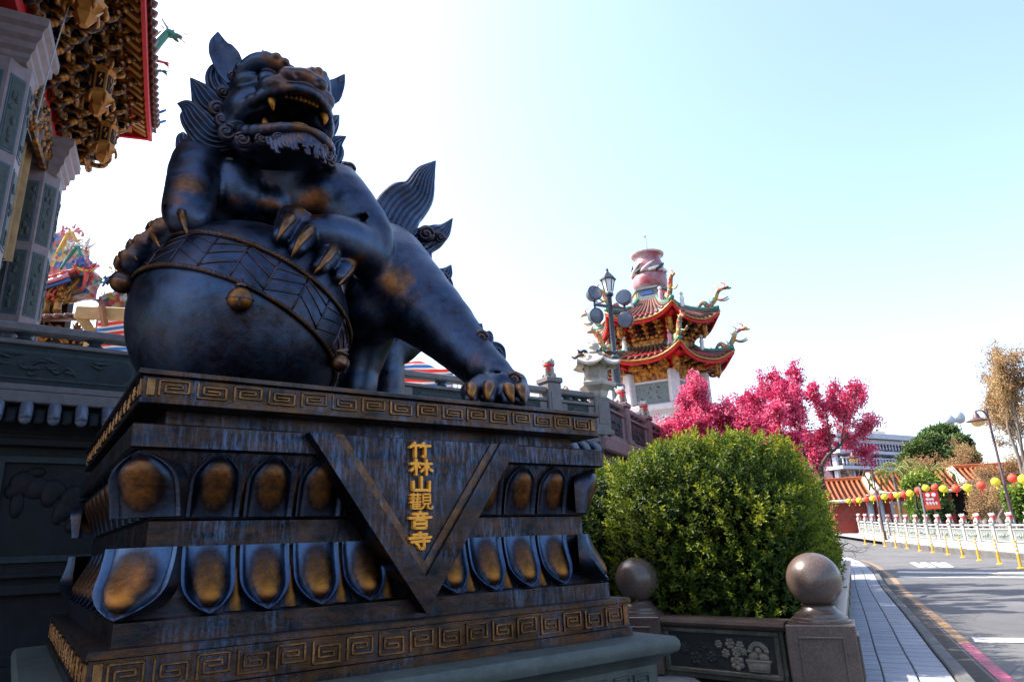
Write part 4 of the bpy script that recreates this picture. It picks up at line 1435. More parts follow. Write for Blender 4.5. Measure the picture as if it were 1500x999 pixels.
# seated lion finial of a balustrade post
def finial_lion(parent, z, sc=1.0, scarf=True, yawl=0.0, name='finial_lion'):
    S = Sculpt((-.2, -.2, -.02), (.2, .2, .42), .012)
    S.ell((0, .02, .10), (.10, .12, .11), None, .03)
    S.ell((0, -.04, .18), (.085, .08, .10), None, .03)
    S.ell((0, -.05, .29), (.085, .08, .075), None, .015)
    S.ell((0, -.12, .275), (.05, .045, .04), None, .012)
    for s in (-1, 1):
        S.cone((s * .055, -.08, .16), .035, (s * .06, -.11, .02), .035, .012)
        S.ell((s * .09, .05, .06), (.045, .08, .06), None, .012)
        S.ell((s * .06, -.03, .355), (.022, .018, .03), None, .008)
        S.ell((s * .035, -.115, .315), .014, None, .004)
        for q in range(4):
            S.ell((s * (.07 + .02 * (q % 2)), -.02 + .02 * q, .24 + .03 * q), .03, None, .006)
    S.ell((0, -.155, .252), (.03, .02, .008), None, .004, 'sub')
    S.chain([(0, .12, .1), (.02, .17, .17), (0, .14, .25)], [.03, .035, .02], .012)
    o = sculpt_obj(name, S, 'lion_stone', parent)
    o.scale = (sc,) * 3
    o.location = (0, 0, z)
    o.rotation_euler = (0, 0, yawl)
    if scarf:
        mb = MB().lathe([(.088, .205), (.102, .215), (.104, .232), (.09, .245)], 16, (0, -.045, 0))
        mb.prism([(-.03, 0), (.03, 0), (.045, -.11), (-.01, -.13)], (-.02, -.145, .225), (1, 0, 0), (0, 0, 1), (0, -1, 0), .012)
        mb.build('scarf', 'scarf_red', o, angle=40)
    return o
_fl = {}
def copy_finial(parent, z, sc, yawl, scarf=True):
    if scarf not in _fl:
        _fl[scarf] = finial_lion(parent, z, sc, scarf, yawl)
        return _fl[scarf]
    c = copy_tree(_fl[scarf], parent)
    c.location = (0, 0, z)
    c.scale = (sc,) * 3
    c.rotation_euler = (0, 0, yawl)
    return c
def post(name, label, p, rz, m='granite_grey', h=.84, w=.22, lionz=True, group=None, yawl=0.0, z0=TFLOOR, scarf=True, sc=1.0):
    t = thing(name, label, 'post', (p[0], p[1], z0), rz, group)
    MB().box((0, 0, h / 2), (w, w, h), None, .012).build('shaft', m, t)
    MB().box((0, 0, .045), (w + .07, w + .07, .09), None, .012).build('foot', m, t)
    MB().box((0, -w / 2 - .004, h * .55), (w * .62, .014, h * .5), None, .004).build('carved_panel', m, t)
    if lionz:
        MB().box((0, 0, h + .045), (w + .05, w + .05, .09), None, .015).build('block', m, t)
        copy_finial(t, h + .09, sc, yawl, scarf)
    return t
gp = 'stone lion posts of the terrace balustrade'
us = [-4.78, -1.96, .84, 3.62, 6.41]
lab = {-4.78: 'granite balustrade post beside the temple columns', -1.96: 'granite balustrade post in front of the carved temple column', .84: 'granite balustrade post hidden behind the bronze ball',
       3.62: 'granite balustrade post seen under the belly of the bronze lion', 6.41: 'granite balustrade post with small lion wearing a red scarf, above the hind paw'}
for u_ in us:
    post('balustrade_post', lab[u_], from_uv(u_, TV + .02, 0), UA, h=.80, w=.27, yawl=-.6, lionz=True, sc=.9)
def bay(name, label, a, b, m='granite_grey', z=TFLOOR, hp=.42, relief='slate_relief', panelm='slate_green', inset=.0):
    """one bay from a to b: bottom rail, panel with relief, hand rail on vase blocks"""
    a, b = np.asarray(a, float)[:2], np.asarray(b, float)[:2]
    L_ = float(np.linalg.norm(b - a))
    t = thing(name, label, 'balustrade', (a[0], a[1], z), math.atan2(*(b - a)[::-1]))
    MB().box((L_ / 2, 0, .04), (L_, .20, .07), None, .01).build('bottom_rail', m, t)
    MB().box((L_ / 2, 0, .30), (L_, .10, .44)).build('panel', panelm, t)
    MB().box((L_ / 2, 0, .515), (L_, .17, .05), None, .01).build('middle_rail', m, t)
    for x in (.08, L_ - .08):
        MB().box((x, -.0, .28), (.14, .14, .40), None, .01).build('stile', m, t)
    pn = MB()
    w, h = L_ - .46, .30
    for q in range(2):
        e, d = (.0, -.056) if q == 0 else (.028, -.066)
        x0, x1, z0, z1 = .23 + e, L_ - .23 - e, .135 + e, .435 - e
        c = .07
        out = [(x0 + c, z0), (x1 - c, z0), (x1, z0 + c), (x1, z1 - c), (x1 - c, z1), (x0 + c, z1), (x0, z1 - c), (x0, z0 + c)]
        if q == 0:
            fr_ = MB().prism(out, (0, -.045, 0), (1, 0, 0), (0, 0, 1), (0, -1, 0), .018).build('relief_frame', relief, t)
        else:
            MB().prism(out, (0, -.05, 0), (1, 0, 0), (0, 0, 1), (0, -1, 0), .016).build('relief_field', panelm, fr_)
    mb = MB()
    for q in range(int(w * 12)):
        x, zz = .3 + rnd.random() * (L_ - .6), .19 + rnd.random() * .19
        P = smooth_path([(x, -.062, zz), (x + rnd.uniform(.03, .1), -.075, zz + rnd.uniform(-.05, .05)), (x + rnd.uniform(.08, .2), -.062, zz + rnd.uniform(-.06, .06))], 6)
        P[:, 0] = np.clip(P[:, 0], .28, L_ - .28)
        P[:, 2] = np.clip(P[:, 2], .18, .39)
        mb.tube(P, [.008, .016, .02, .018, .012, .004], 6)
    tag(mb.build('relief_carving', relief, fr_, True), kind='stuff')
    for x in (L_ * .25, L_ * .5, L_ * .75):
        MB().lathe([(.075, .54), (.09, .555), (.06, .575), (.055, .59), (.085, .612), (.09, .625)], 10, (x, 0, 0)).build('vase_block', panelm, t, True)
    MB().box((L_ / 2, 0, .675), (L_, .16, .10), None, .02).build('hand_rail', m, t)
    return t
blab = {(-4.78, -1.96): 'carved balustrade bay below the temple columns', (-1.96, .84): 'carved balustrade bay with long relief panel left of the bronze ball', (.84, 3.62): 'balustrade bay hidden behind the bronze lion',
        (3.62, 6.41): 'balustrade bay seen under the hind leg of the bronze lion', (6.41, 7.42): 'short balustrade bay next to the stone lantern'}
for (a, b), l_ in blab.items():
    bay('balustrade_bay', l_, from_uv(a + .13, TV, 0), from_uv(b - .13, TV, 0))
# corner post carrying a stone lantern
cp = from_uv(TU1, TV, 0)
post('lantern_post', 'tall carved granite corner post under the stone lantern', cp, UA - .2, h=.64, w=.28, lionz=False)
sl = thing('stone_lantern', 'pale stone lantern with lattice windows and flared roof on the corner post', 'lantern', (cp[0], cp[1], TFLOOR + .64), UA - .2)
sl.scale = (1.15,) * 3
plain('stone_pale', (.42, .385, .34), .75, 0, .22, 14, .35, 60)
MB().lathe([(.13, 0), (.15, .03), (.17, .10), (.28, .17), (.29, .22), (.20, .25)], 6, phase=.3).build('cup', 'stone_pale', sl)
MB().lathe([(.17, .245), (.17, .50)], 6, phase=.3).build('lamp_box', 'stone_pale', sl)
for j in range(6):
    a = .3 + (j + .5) * PI / 3
    d = np.array((math.cos(a), math.sin(a), 0))
    R = np.array((np.cross((0, 0, 1), d), d, (0, 0, 1))).T
    mb = MB()
    for q in range(-2, 3):
        for s in (-1, 1):
            mb.box(d * .150 + np.array((0, 0, .375)) + R @ np.array((q * .034, .0, 0)), (.010, .012, .19), R @ roty(s * .5))
    mb.build('lattice', 'stone_pale', sl, recalc=False)
    if j == 0: pass
def flared_roof(mb, n, r0, r1, z0, z1, lift=.06, phase=.3, m=9):
    """n-sided roof whose eaves sweep up at the corners"""
    for j in range(n):
        a0, a1 = phase + 2 * PI * j / n, phase + 2 * PI * (j + 1) / n
        def fn(a, b):
            c0 = np.array((math.cos(a0), math.sin(a0))) * (1 - a) + np.array((math.cos(a1), math.sin(a1))) * a
            e = abs(2 * a - 1)
            r = r1 + (r0 - r1) * b
            z = z1 + (z0 - z1) * (b ** .72) + lift * e ** 3 * b ** 2
            q = 1 + .05 * e ** 4 * b
            return (c0[0] * r * q, c0[1] * r * q, z)
        mb.grid(fn, m, 7)
        mb.grid(lambda a, b: tuple(np.array(fn(a, 1.0)) * np.array((1 - .4 * b, 1 - .4 * b, 1)) - np.array((0, 0, .035))), m, 2)
        mb.grid(lambda a, b: tuple(np.array(fn(a, 1.0)) - np.array((0, 0, .035 * b))), m, 2)
    return mb
flared_roof(MB(), 6, .37, .12, .50, .68).build('roof', 'stone_pale', sl, recalc=False)
MB().lathe([(.12, .67), (.13, .70), (.07, .72), (.06, .76), (.085, .79), (.075, .84), (.02, .87)], 12).build('finial', 'stone_pale', sl, angle=40)
for j in range(6):
    a = .3 + j * PI / 3
    d = np.array((math.cos(a), math.sin(a), 0))
    P = smooth_path([d * .16 + (0, 0, .69), d * .24 + (0, 0, .70), d * .30 + (0, 0, .66), d * .36 + (0, 0, .70)], 8)
    MB().tube(P, [.02, .028, .024, .022, .026, .022, .016, .008], 6).build('ridge_scroll', 'slate_relief', sl, True)
# balustrade along the street side, stepping away from the camera
sp = [cp + hd * q for q in (0, 1.4, 3.0, 5.0, 7.5, 10, 13, 16, 20)]
ls = ['first pink granite street-side balustrade bay after the stone lantern', 'second pink granite street-side balustrade bay after the stone lantern', 'third pink granite street-side balustrade bay after the stone lantern']
for i in range(len(sp) - 1):
    a, b = sp[i] + hd * .15, sp[i + 1] - hd * .13
    bay('balustrade_bay', ls[i] if i < 3 else 'pink granite street-side balustrade bay behind the cherry blossom', a, b, 'granite_pink', panelm='slate_green')
    if i >= 3:
        COL.objects[-1]
    if i < 7:
        lb = ['stone lion with red scarf on the first street-side post after the lantern', 'stone lion with red scarf on the second street-side post after the lantern'][i] if i < 2 else 'granite lion post with red scarf among the cherry blossom'
        post('balustrade_post', lb, sp[i + 1], PI / 2 - HEAD, 'granite_pink', h=.70, w=.24, yawl=-.9 if i < 2 else 0, sc=.88, group=None if i < 2 else 'lion posts among the blossom')
for o in COL.objects:
    if o.get('label') == 'pink granite street-side balustrade bay behind the cherry blossom':
        o['group'] = 'street-side bays behind the blossom'
sw = thing('terrace_side_wall', 'pink granite terrace wall with ledge along the street, behind the hedge', 'wall', (cp[0], cp[1], 0), -HEAD)
MB().box((-.32, 17, 1.3), (.6, 34, 2.6)).build('wall_body', 'granite_pink', sw)
MB().box((-.26, 17, 2.73), (.84, 34.3, .26), None, .03).build('ledge', 'granite_pink', sw)
# ------------------------------------------------------------------ temple porch at the left: carved columns, brackets, eave
plain('col_granite', (.20, .16, .17), .55, 0, .2, 8, .2, 90, spec=.2)
plain('panel_teal', (.02, .034, .04), .5, 0, .35, 14, .5, 50, spec=.2)
plain('frame_blue', (.055, .085, .115), .5, 0, .25, 10, spec=.2)
plain('relief_grey', (.055, .068, .066), .6, 0, .35, 16, .5, 50, spec=.2)
k = N('gilded')
v = k.coords()
g = k.noise(v, 9, 6, .75, .47, .66)
c = k.mix(g, (.014, .005, .003), (.50, .19, .018))
k.set(Base_Color=c, Metallic=.55, Roughness=.38)
k.bump(k.noise(v, 45, 4, .7), .6, .01)
plain('gold_paint', (.36, .14, .02), .42, .35, .25, 12, .3, 40)
plain('lacquer_red', (.46, .010, .014), .55, 0, .2, 8, spec=.25)
plain('lacquer_dark', (.018, .006, .005), .45, 0, .4, 8, spec=.2)
plain('rafter_tan', (.40, .17, .035), .55, 0, .2, 9, .2, 40)
plain('rafter_gap', (.02, .012, .01), .8)
plain('roof_tile_brown', (.11, .035, .022), .45, 0, .3, 8, .2, 40, per_obj=.15)
plain('glaze_green', (.03, .18, .12), .3, 0, .3, 14)
plain('glaze_yellow', (.60, .36, .05), .35, 0, .3, 14)
plain('glaze_blue', (.04, .10, .32), .3, 0, .3, 14)
plain('glaze_pink', (.62, .22, .26), .4, 0, .3, 14)
plain('glaze_white', (.66, .64, .58), .4, 0, .2, 14)
plain('glaze_red', (.55, .05, .03), .35, 0, .3, 14)
TA = UA + PI / 2 - math.radians(9.0)
t3 = np.array((math.cos(TA), math.sin(TA), 0))
s3 = np.array((math.cos(TA - PI / 2), math.sin(TA - PI / 2), 0))
TO = from_uv(-.84, 9.1, 0)
temple = thing('temple_hall', 'temple hall with carved granite columns, gilded brackets and red-edged eave', 'temple', tuple(TO), TA - PI / 2)
# local: x = s (outwards, over the terrace), y = t (away along the colonnade), z world
CAPB, CAPT = 7.25, 7.84
def column(y, x=0.0):
    r = .36
    sh = MB().lathe([(r, TFLOOR + .5), (r, CAPB + .01)], 8, (x, y, 0), phase=PI / 8).build('column', 'col_granite', temple)
    MB().lathe([(.52, TFLOOR), (.52, TFLOOR + .2), (.46, TFLOOR + .3), (.48, TFLOOR + .42), (.38, TFLOOR + .52)], 8, (x, y, 0), phase=PI / 8).build('column_base', 'col_granite', sh)
    prof = [(.37, CAPB), (.42, CAPB + .05), (.42, CAPB + .12), (.48, CAPB + .17), (.48, CAPB + .26), (.55, CAPB + .32), (.55, CAPB + .42), (.62, CAPB + .47), (.62, CAPT)]
    MB().lathe([(a * 1.12, z) for a, z in prof], 4, (x, y, 0), phase=PI / 4).build('capital', 'col_granite', sh)
    for j in range(8):
        a = j * PI / 4
        d = np.array((math.cos(a), math.sin(a), 0))
        R = np.array((np.cross((0, 0, 1), d), d, (0, 0, 1))).T
        ap = r * math.cos(PI / 8)
        z = TFLOOR + .75
        while z < CAPB - .5:
            hh = 1.05
            c = np.array((x, y, z + hh / 2)) + d * (ap + .004)
            p = MB().box(c, (.20, .012, hh), R, .003).build('panel_frame', 'frame_blue', sh)
            mb = MB().box(c + d * .006, (.155, .012, hh - .07), R, .002)
            for q in range(7):
                w = c + d * .014 + R @ np.array((rnd.uniform(-.045, .045), 0, rnd.uniform(-.42, .42)))
                mb.ball(w, (.03, .018, rnd.uniform(.03, .08)), 7, 5, R)
            mb.build('carved_panel', 'relief_grey', sh)
            z += 1.2
for y in (-6.2, -2.9, 0.0):
    column(y)
# wall and curtain between and behind the columns
MB().box((-1.6, -3.5, 6.2), (.2, 9.5, 6.6)).build('back_wall', 'lacquer_dark', temple)
MB().box((-.30, -1.45, 4.2), (.16, 2.3, 2.7)).build('stone_screen', 'panel_teal', temple)
mb = MB()
for q in range(40):
    P = [(-.2, rnd.uniform(-2.4, -.5), rnd.uniform(3, 5.4))]
    for w in range(3):
        P.append((-.17, P[-1][1] + rnd.uniform(-.2, .2), P[-1][2] + rnd.uniform(-.2, .2)))
    mb.tube(smooth_path(P, 8), [.02, .04, .05, .05, .045, .04, .03, .01], 6)
tag(mb.build('screen_carving', 'relief_grey', temple, True), kind='stuff')
plain('curtain_ochre', (.20, .12, .045), .85, 0, .3, 5, .3, 30)
mb = MB().grid(lambda a, b: (-.05 + .05 * math.sin(a * 30), -2.45 + 2.0 * a, 5.6 + 1.9 * b - .25 * math.sin(PI * a)), 60, 6)
mb.build('curtain', 'curtain_ochre', temple, True)
# lintel beams above the capitals
MB().box((-.15, -3.0, 8.28), (.5, 8.6, .40), None, .03).build('lintel', 'lacquer_red', temple)
MB().box((.12, -1.45, 7.62), (.10, 2.2, .75), None, .02).build('carved_lintel', 'gilded', temple)
MB().box((-.15, 1.25, 8.28), (.45, 1.6, .36), None, .03).build('lintel_end', 'lacquer_red', temple)
mb = MB()
for q in range(60):
    y = rnd.uniform(-2.5, -.4)
    z = rnd.uniform(7.3, 7.95)
    mb.ball((.17, y, z), (.05, rnd.uniform(.04, .1), rnd.uniform(.03, .08)), 7, 5)
tag(mb.build('lintel_carving', 'gilded', temple, True), kind='stuff')
# bracket sets: arms stepping outwards, with cloud-shaped ends
def bracket_mesh():
    mb = MB()
    z = 0.0
    for lv in range(5):
        L_ = .26 + .20 * lv
        zz = .26 * lv
        # arm outwards
        P = smooth_path([(-.25, 0, zz), (L_ - .15, 0, zz), (L_ - .02, 0, zz - .04), (L_ + .07, 0, zz + .03), (L_ + .05, 0, zz + .10)], 10)
        mb.tube(P, [.055] * 6 + [.06, .055, .045, .02], 7, rub=0)
        # cross arm, curled up at both ends
        for s in (-1, 1):
            P = smooth_path([(L_ - .10, 0, zz + .04), (L_ - .10, s * .16, zz + .03), (L_ - .10, s * .27, zz + .07), (L_ - .10, s * .28, zz + .15)], 8)
            mb.tube(P, [.05, .05, .05, .05, .048, .045, .04, .03], 7)
            mb.box((L_ - .10, s * .27, zz + .17), (.13, .13, .08), None, .015)
        mb.box((L_ - .10, 0, zz + .12), (.15, .15, .12), None, .015)
        # a small carved creature on the end
        mb.ball((L_ + .08, 0, zz + .03), (.07, .055, .06), 8, 6)
        mb.ball((L_ + .13, 0, zz + .07), (.035, .03, .045), 6, 5)
    return mb
bm_g = bracket_mesh().mesh('bracket_set', 'gilded', True)
bm_d = bracket_mesh().mesh('bracket_set_dark', 'lacquer_dark', True)
for i in range(11):
    y = -5.2 + i * .62
    link('bracket_set', bm_g, temple, (.05, y, 8.28), (0, 0, rnd.uniform(-.05, .05)))
    link('bracket_arm', bm_d, temple, (-.12, y + .31, 8.34))
for i in range(3):
    link('bracket_set', bm_g, temple, (-.35 + .42 * i, 1.0, 8.28), (0, 0, PI / 2))
# purlins
for x, z in ((.55, 9.35), (1.0, 9.55)):
    MB().tube([(x, -7.2, z), (x, 1.55, z)], .09, 10).build('purlin', 'lacquer_red', temple, True)
# hanging lantern pendants
def pendant(x, y, ztop, sc=1.0):
    t = MB().lathe([(a * sc, ztop + b * sc) for a, b in ((.05, .0), (.06, -.15), (.17, -.2), (.2, -.24), (.155, -.28), (.15, -.62), (.2, -.66), (.18, -.72), (.10, -.80), (.12, -.86), (.04, -.98))], 6, (x, y, 0)).build('pendant_lantern', 'gold_paint', temple)
    for j in range(6):
        a = (j + .5) * PI / 3
        d = np.array((math.cos(a), math.sin(a), 0))
        R = np.array((np.cross((0, 0, 1), d), d, (0, 0, 1))).T
        c = np.array((x, y, ztop - .45 * sc))
        p = MB().box(c + d * .137 * sc, (.10 * sc, .02, .26 * sc), R, .003).build('pane', 'lacquer_dark', t)
        MB().tube([c + d * .148 * sc + (0, 0, -.09 * sc), c + d * .152 * sc + R @ np.array((.025, 0, 0)), c + d * .152 * sc - R @ np.array((.025, 0, -.04)), c + d * .148 * sc + (0, 0, .1 * sc)], .012, 5).build('scroll', 'gold_paint', t)
        a = j * PI / 3
        d = np.array((math.cos(a), math.sin(a), 0))
        P = [np.array((x, y, ztop - .24 * sc)) + d * .18 * sc, np.array((x, y, ztop - .22 * sc)) + d * .26 * sc, np.array((x, y, ztop - .13 * sc)) + d * .27 * sc]
        MB().tube(smooth_path(P, 5), [.03 * sc, .03 * sc, .025 * sc, .02 * sc, .008], 5).build('crest', 'gold_paint', t, True)
        P = [np.array((x, y, ztop - .68 * sc)) + d * .17 * sc, np.array((x, y, ztop - .78 * sc)) + d * .20 * sc, np.array((x, y, ztop - .86 * sc)) + d * .185 * sc]
        MB().tube(smooth_path(P, 5), [.025 * sc] * 4 + [.006], 5).build('drop', 'gold_paint', t, True)
    MB().tube([(x, y, ztop), (x, y, 9.4)], .05, 8).build('rod', 'gold_paint', t)
pendant(.80, .40, 8.95, 1.0)
pendant(.80, -.95, 9.15, 1.1)
pendant(.80, -3.1, 9.3, 1.25)
# eave: boards, rafters, fascia, tiles
EX, EZ = 1.38, 9.30
EY0, EY1 = -8.5, 1.98
def lift(y):
    return .30 * max(0, (y - (EY1 - 2.6)) / 2.6) ** 2.2
MB().grid(lambda a, b: (.2 + (EX - .2) * a, EY0 + (EY1 - EY0) * b, 10.12 + (EZ - 10.12) * a + .075 + lift(EY0 + (EY1 - EY0) * b) * a), 4, 30).build('eave_board', 'rafter_gap', temple, True)
nr_ = 44
for i in range(nr_):
    y = EY0 + .12 + i * (EY1 - EY0 - .2) / (nr_ - 1)
    MB().bar((.22, y, 10.10 + .0), (EX - .06, y, EZ + .03 + lift(y)), .105, .09).build('rafter', 'rafter_tan', temple)
mb = MB()
ys_ = np.linspace(EY0, EY1, 40)
fas = lambda y0_, off: [(EX + off, y, EZ + lift(y) + y0_) for y in ys_]
vs = fas(-.09, -.03) + fas(.13, -.03) + fas(.13, .03) + fas(-.09, .03)
n = len(ys_)
mb.add(vs, [(k_ * n + i, k_ * n + i + 1, ((k_ + 1) % 4) * n + i + 1, ((k_ + 1) % 4) * n + i) for k_ in range(4) for i in range(n - 1)] + [(0, n, 2 * n, 3 * n), (n - 1, 4 * n - 1, 3 * n - 1, 2 * n - 1)])
mb.build('fascia', 'lacquer_red', temple)
# end eave, across the gable end
mb = MB().bar((EX + .03, EY1 + .02, EZ + .36), (-1.6, EY1 + .02, EZ + .06), .07, .20)
mb.build('end_fascia', 'lacquer_red', temple)
for i in range(12):
    x = EX - .15 - i * .24
    MB().bar((x, EY1 - .02, EZ + .36 - .06 * (i * .24)), (x, EY1 - 1.1, EZ + .55), .10, .08).build('end_rafter', 'rafter_tan', temple)
MB().grid(lambda a, b: (EX - 3.2 * a, EY1 - 1.2 * b, EZ + .44 + .2 * b - .05 * a), 4, 4).build('end_eave_board', 'rafter_gap', temple)
# tiles: roof sheet, roll ends along the edge
MB().grid(lambda a, b: (EX + .10 - (EX + 4.6) * a, EY0 + (EY1 + .1 - EY0) * b, EZ + .18 + lift(EY0 + (EY1 - EY0) * b) * (1 - a) ** 2 + 3.1 * a ** 1.25), 14, 30).build('roof', 'roof_tile_brown', temple, True)
rt_me = MB().tube([(-.7, 0, .34), (.0, 0, .03), (.06, 0, 0)], .062, 9).mesh('roll_tile', 'roof_tile_brown', True)
for i in range(46):
    y = EY0 + .1 + i * .222
    link('roll_tile', rt_me, temple, (EX + .09, y, EZ + .17 + lift(y)))
    d_me = MB().prism([(-.075, 0), (.075, 0), (.05, -.07), (0, -.10), (-.05, -.07)], (0, 0, 0), (0, 1, 0), (0, 0, 1), (1, 0, 0), .02) if i == 0 else None
    if d_me: drip = d_me.mesh('drip_tile', 'roof_tile_brown')
    link('drip_tile', drip, temple, (EX + .075, y + .111, EZ + .17 + lift(y)))
# dragon leaning out over the eave, and a small guardian at the corner
def dragon(name, label, path, rad, head_dir, m='glaze_green', loc=(0, 0, 0), rz=0.0, group=None, sc=1.0, parent=None):
    t = thing(name, label, 'dragon', loc, rz, group) if parent is None else parent
    P = smooth_path(path, 30)
    R_ = np.interp(np.linspace(0, 1, 30), [0, .15, .6, .9, 1], [rad * .25, rad * .7, rad, rad * .85, rad * .8])
    body = MB().tube(P, R_, 9).build(name if parent is not None else 'body', m, t, True)
    T = np.gradient(P, axis=0)
    mb = MB()
    for i in range(2, 28):
        up = unit(np.cross(np.cross(unit(T[i]), (0, 0, 1)), unit(T[i])))
        mb.prism([(-.5, 0), (.5, 0), (.2, 1.1)], P[i] + up * R_[i] * .8, unit(T[i]) * R_[i], up * R_[i], np.cross(unit(T[i]), up), R_[i] * .25)
    tag(mb.build('fin', 'glaze_yellow', body), kind='stuff')
    hdv = unit(head_dir)
    F_ = frame_z(hdv)
    c = P[-1]
    mb = MB().ball(c + hdv * rad * .5, (rad * 1.0, rad * .95, rad * 1.3), 10, 8, F_)
    mb.ball(c + hdv * rad * 2.0 + np.array((0, 0, rad * .25)), (rad * .6, rad * .5, rad * 1.1), 8, 6, F_)
    mb.ball(c + hdv * rad * 1.6 - np.array((0, 0, rad * .75)), (rad * .5, rad * .3, rad * 1.0), 8, 6, frame_z(unit(hdv - np.array((0, 0, .45)))))
    h = mb.build('head', m, body, True)
    sd = unit(np.cross(hdv, (0, 0, 1)))
    for s in (-1, 1):
        MB().tube(smooth_path([c + sd * s * rad * .5 + np.array((0, 0, rad * .7)), c - hdv * rad * 1.2 + sd * s * rad + np.array((0, 0, rad * 1.8)), c - hdv * rad * 1.6 + sd * s * rad * 1.1 + np.array((0, 0, rad * 3.0))], 7), [rad * .28, rad * .26, rad * .22, rad * .18, rad * .13, rad * .08, rad * .02], 6).build('horn', 'glaze_white', body, True)
        MB().ball(c + hdv * rad * 1.1 + sd * s * rad * .7 + np.array((0, 0, rad * .6)), rad * .28, 8, 6).build('eye', 'glaze_white', body, True)
        MB().tube(smooth_path([c + hdv * rad * 2.6 + sd * s * rad * .4, c + hdv * rad * 3.2 + sd * s * rad * 1.2 + np.array((0, 0, rad * .6)), c + hdv * rad * 3.9 + sd * s * rad * 1.5 + np.array((0, 0, rad * .2))], 6), [rad * .12] * 5 + [.004], 5).build('whisker', 'glaze_red', body, True)
    MB().box(c + hdv * rad * 1.5 - np.array((0, 0, rad * .25)), (rad * .7, rad * .3, rad * 1.2), F_).build('mouth', 'glaze_red', body)
    mi = 17
    for s in (-1, 1):
        q = P[mi]
        f = q + hdv * rad * 3.4 - np.array((0, 0, rad * 1.6)) + sd * s * rad * 1.5
        lg = MB().tube(smooth_path([q, (q + f) / 2 + sd * s * rad - np.array((0, 0, rad * 1.2)), f], 7), [rad * .6, rad * .55, rad * .45, rad * .4, rad * .35, rad * .3, rad * .3], 7)
        for w in (-1, 0, 1):
            lg.tube(smooth_path([f, f + hdv * rad * .8 + sd * w * rad * .5, f + hdv * rad * 1.3 + sd * w * rad * .8 - np.array((0, 0, rad * .4))], 5), [rad * .22, rad * .2, rad * .17, rad * .12, .005], 5)
        lg.build('leg', 'glaze_red' if s > 0 else m, body, True)
    return t
R9 = temple.rotation_euler[2]
dl0 = to_uv
def tloc(x, y, z):
    return TO + s3 * x + t3 * y + np.array((0, 0, z))
dragon('roof_dragon', 'green and red glazed dragon leaning out from the temple eave', [(-1.3, .1, .5), (-.8, .0, .35), (-.45, -.1, .1), (-.1, .05, .12), (.08, .02, .42), (.18, 0, .62)], .085, (1, .1, -.15), 'glaze_green', tuple(tloc(EX + .05, -.45, EZ + .46)), R9)
mb = MB()
gd = thing('eave_guardian', 'small pale glazed figure at the corner of the temple eave', 'ornament', tuple(tloc(EX + .03, EY1 - .25, EZ + .42)), R9)
MB().lathe([(.1, 0), (.12, .05), (.07, .12), (.1, .25), (.06, .36)], 8).build('robe', 'glaze_white', gd, True)
MB().ball((0, 0, .43), .07, 10, 8).build('head', 'glaze_white', gd, True)
for s in (-1, 1):
    MB().tube(smooth_path([(0, s * .08, .3), (.1, s * .18, .25), (.22, s * .2, .33)], 6), [.04, .04, .035, .03, .03, .02], 6).build('arm', 'glaze_blue', gd, True)
# temple body above, so that the hall is a real volume
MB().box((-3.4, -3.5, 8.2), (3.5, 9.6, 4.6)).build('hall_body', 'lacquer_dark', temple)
# electric cable hanging past the capitals
cb = smooth_path([at_v(104, 0, 6.0), at_v(88, 50, 6.0), at_v(70, 110, 6.0), at_v(52, 180, 6.0)], 10)
tag(MB().tube(cb, .008, 5).build('cable', plain('cable_grey', (.35, .36, .4), .6)), 'thin grey cable hanging down past the temple capital', 'cable')
# ------------------------------------------------------------------ court behind the balustrade: ornate roof, striped awning, people
k = N('glazed_mosaic')
vo_ = k.n('TexVoronoi')
vo_.inputs['Scale'].default_value = 5.5
k.l(k.coords(), vo_.inputs['Vector'])
sx_ = k.n('SeparateColor')
k.l(vo_.outputs['Color'], sx_.inputs[0])
cr_ = k.n('ValToRGB')
cr_.color_ramp.interpolation = 'CONSTANT'
cr_.color_ramp.elements[0].color = (.03, .14, .10, 1)
cr_.color_ramp.elements[1].position, cr_.color_ramp.elements[1].color = .85, (.40, .38, .34, 1)
for p_, c_ in ((.2, (.42, .05, .04, 1)), (.38, (.04, .09, .26, 1)), (.52, (.45, .25, .04, 1)), (.68, (.40, .15, .17, 1))):
    cr_.color_ramp.elements.new(p_).color = c_
k.l(sx_.outputs[0], cr_.inputs[0])
k.set(Base_Color=cr_.outputs[0], Roughness=.4)
k.bump(vo_.outputs['Distance'], .8, .05)
GL = ['glaze_green', 'glaze_yellow', 'glaze_blue', 'glaze_pink', 'glaze_white', 'glaze_red']
def scroll_cluster(parent, name, c, size, n, m, flat=None):
    """a knot of glazed scrolls and figures on a roof ridge; one colour per piece"""
    mb = MB()
    c = np.asarray(c, float)
    for q in range(int(n * 2.2)):
        a = c + np.array((rnd.uniform(-1, 1) * size[0], rnd.uniform(-1, 1) * size[1], rnd.uniform(0, 1) * size[2]))
        b = a + np.array((rnd.uniform(-.25, .25), rnd.uniform(-.1, .1), rnd.uniform(.05, .3))) * min(1, size[2] * 2)
        d = b + np.array((rnd.uniform(-.25, .25), rnd.uniform(-.1, .1), rnd.uniform(-.1, .25))) * min(1, size[2] * 2)
        r = rnd.uniform(.018, .042)
        mb.tube(smooth_path([a, b, d], 7), [r, r * 1.2, r * 1.1, r, r * .8, r * .5, r * .1], 6)
        if rnd.random() < .5:
            mb.ball(a, rnd.uniform(.03, .055), 7, 5)
    return tag(mb.build(name, m, parent, True, recalc=False), kind='stuff')
cd = 21.0
rc = at_y(118, 440, cd)
ra = 0.0
rh = thing('ornate_temple_roof', 'multicoloured temple roof crowded with glazed dragons, beyond the left balustrade', 'temple', (rc[0], rc[1], 0), ra)
Rr = rotz(ra)
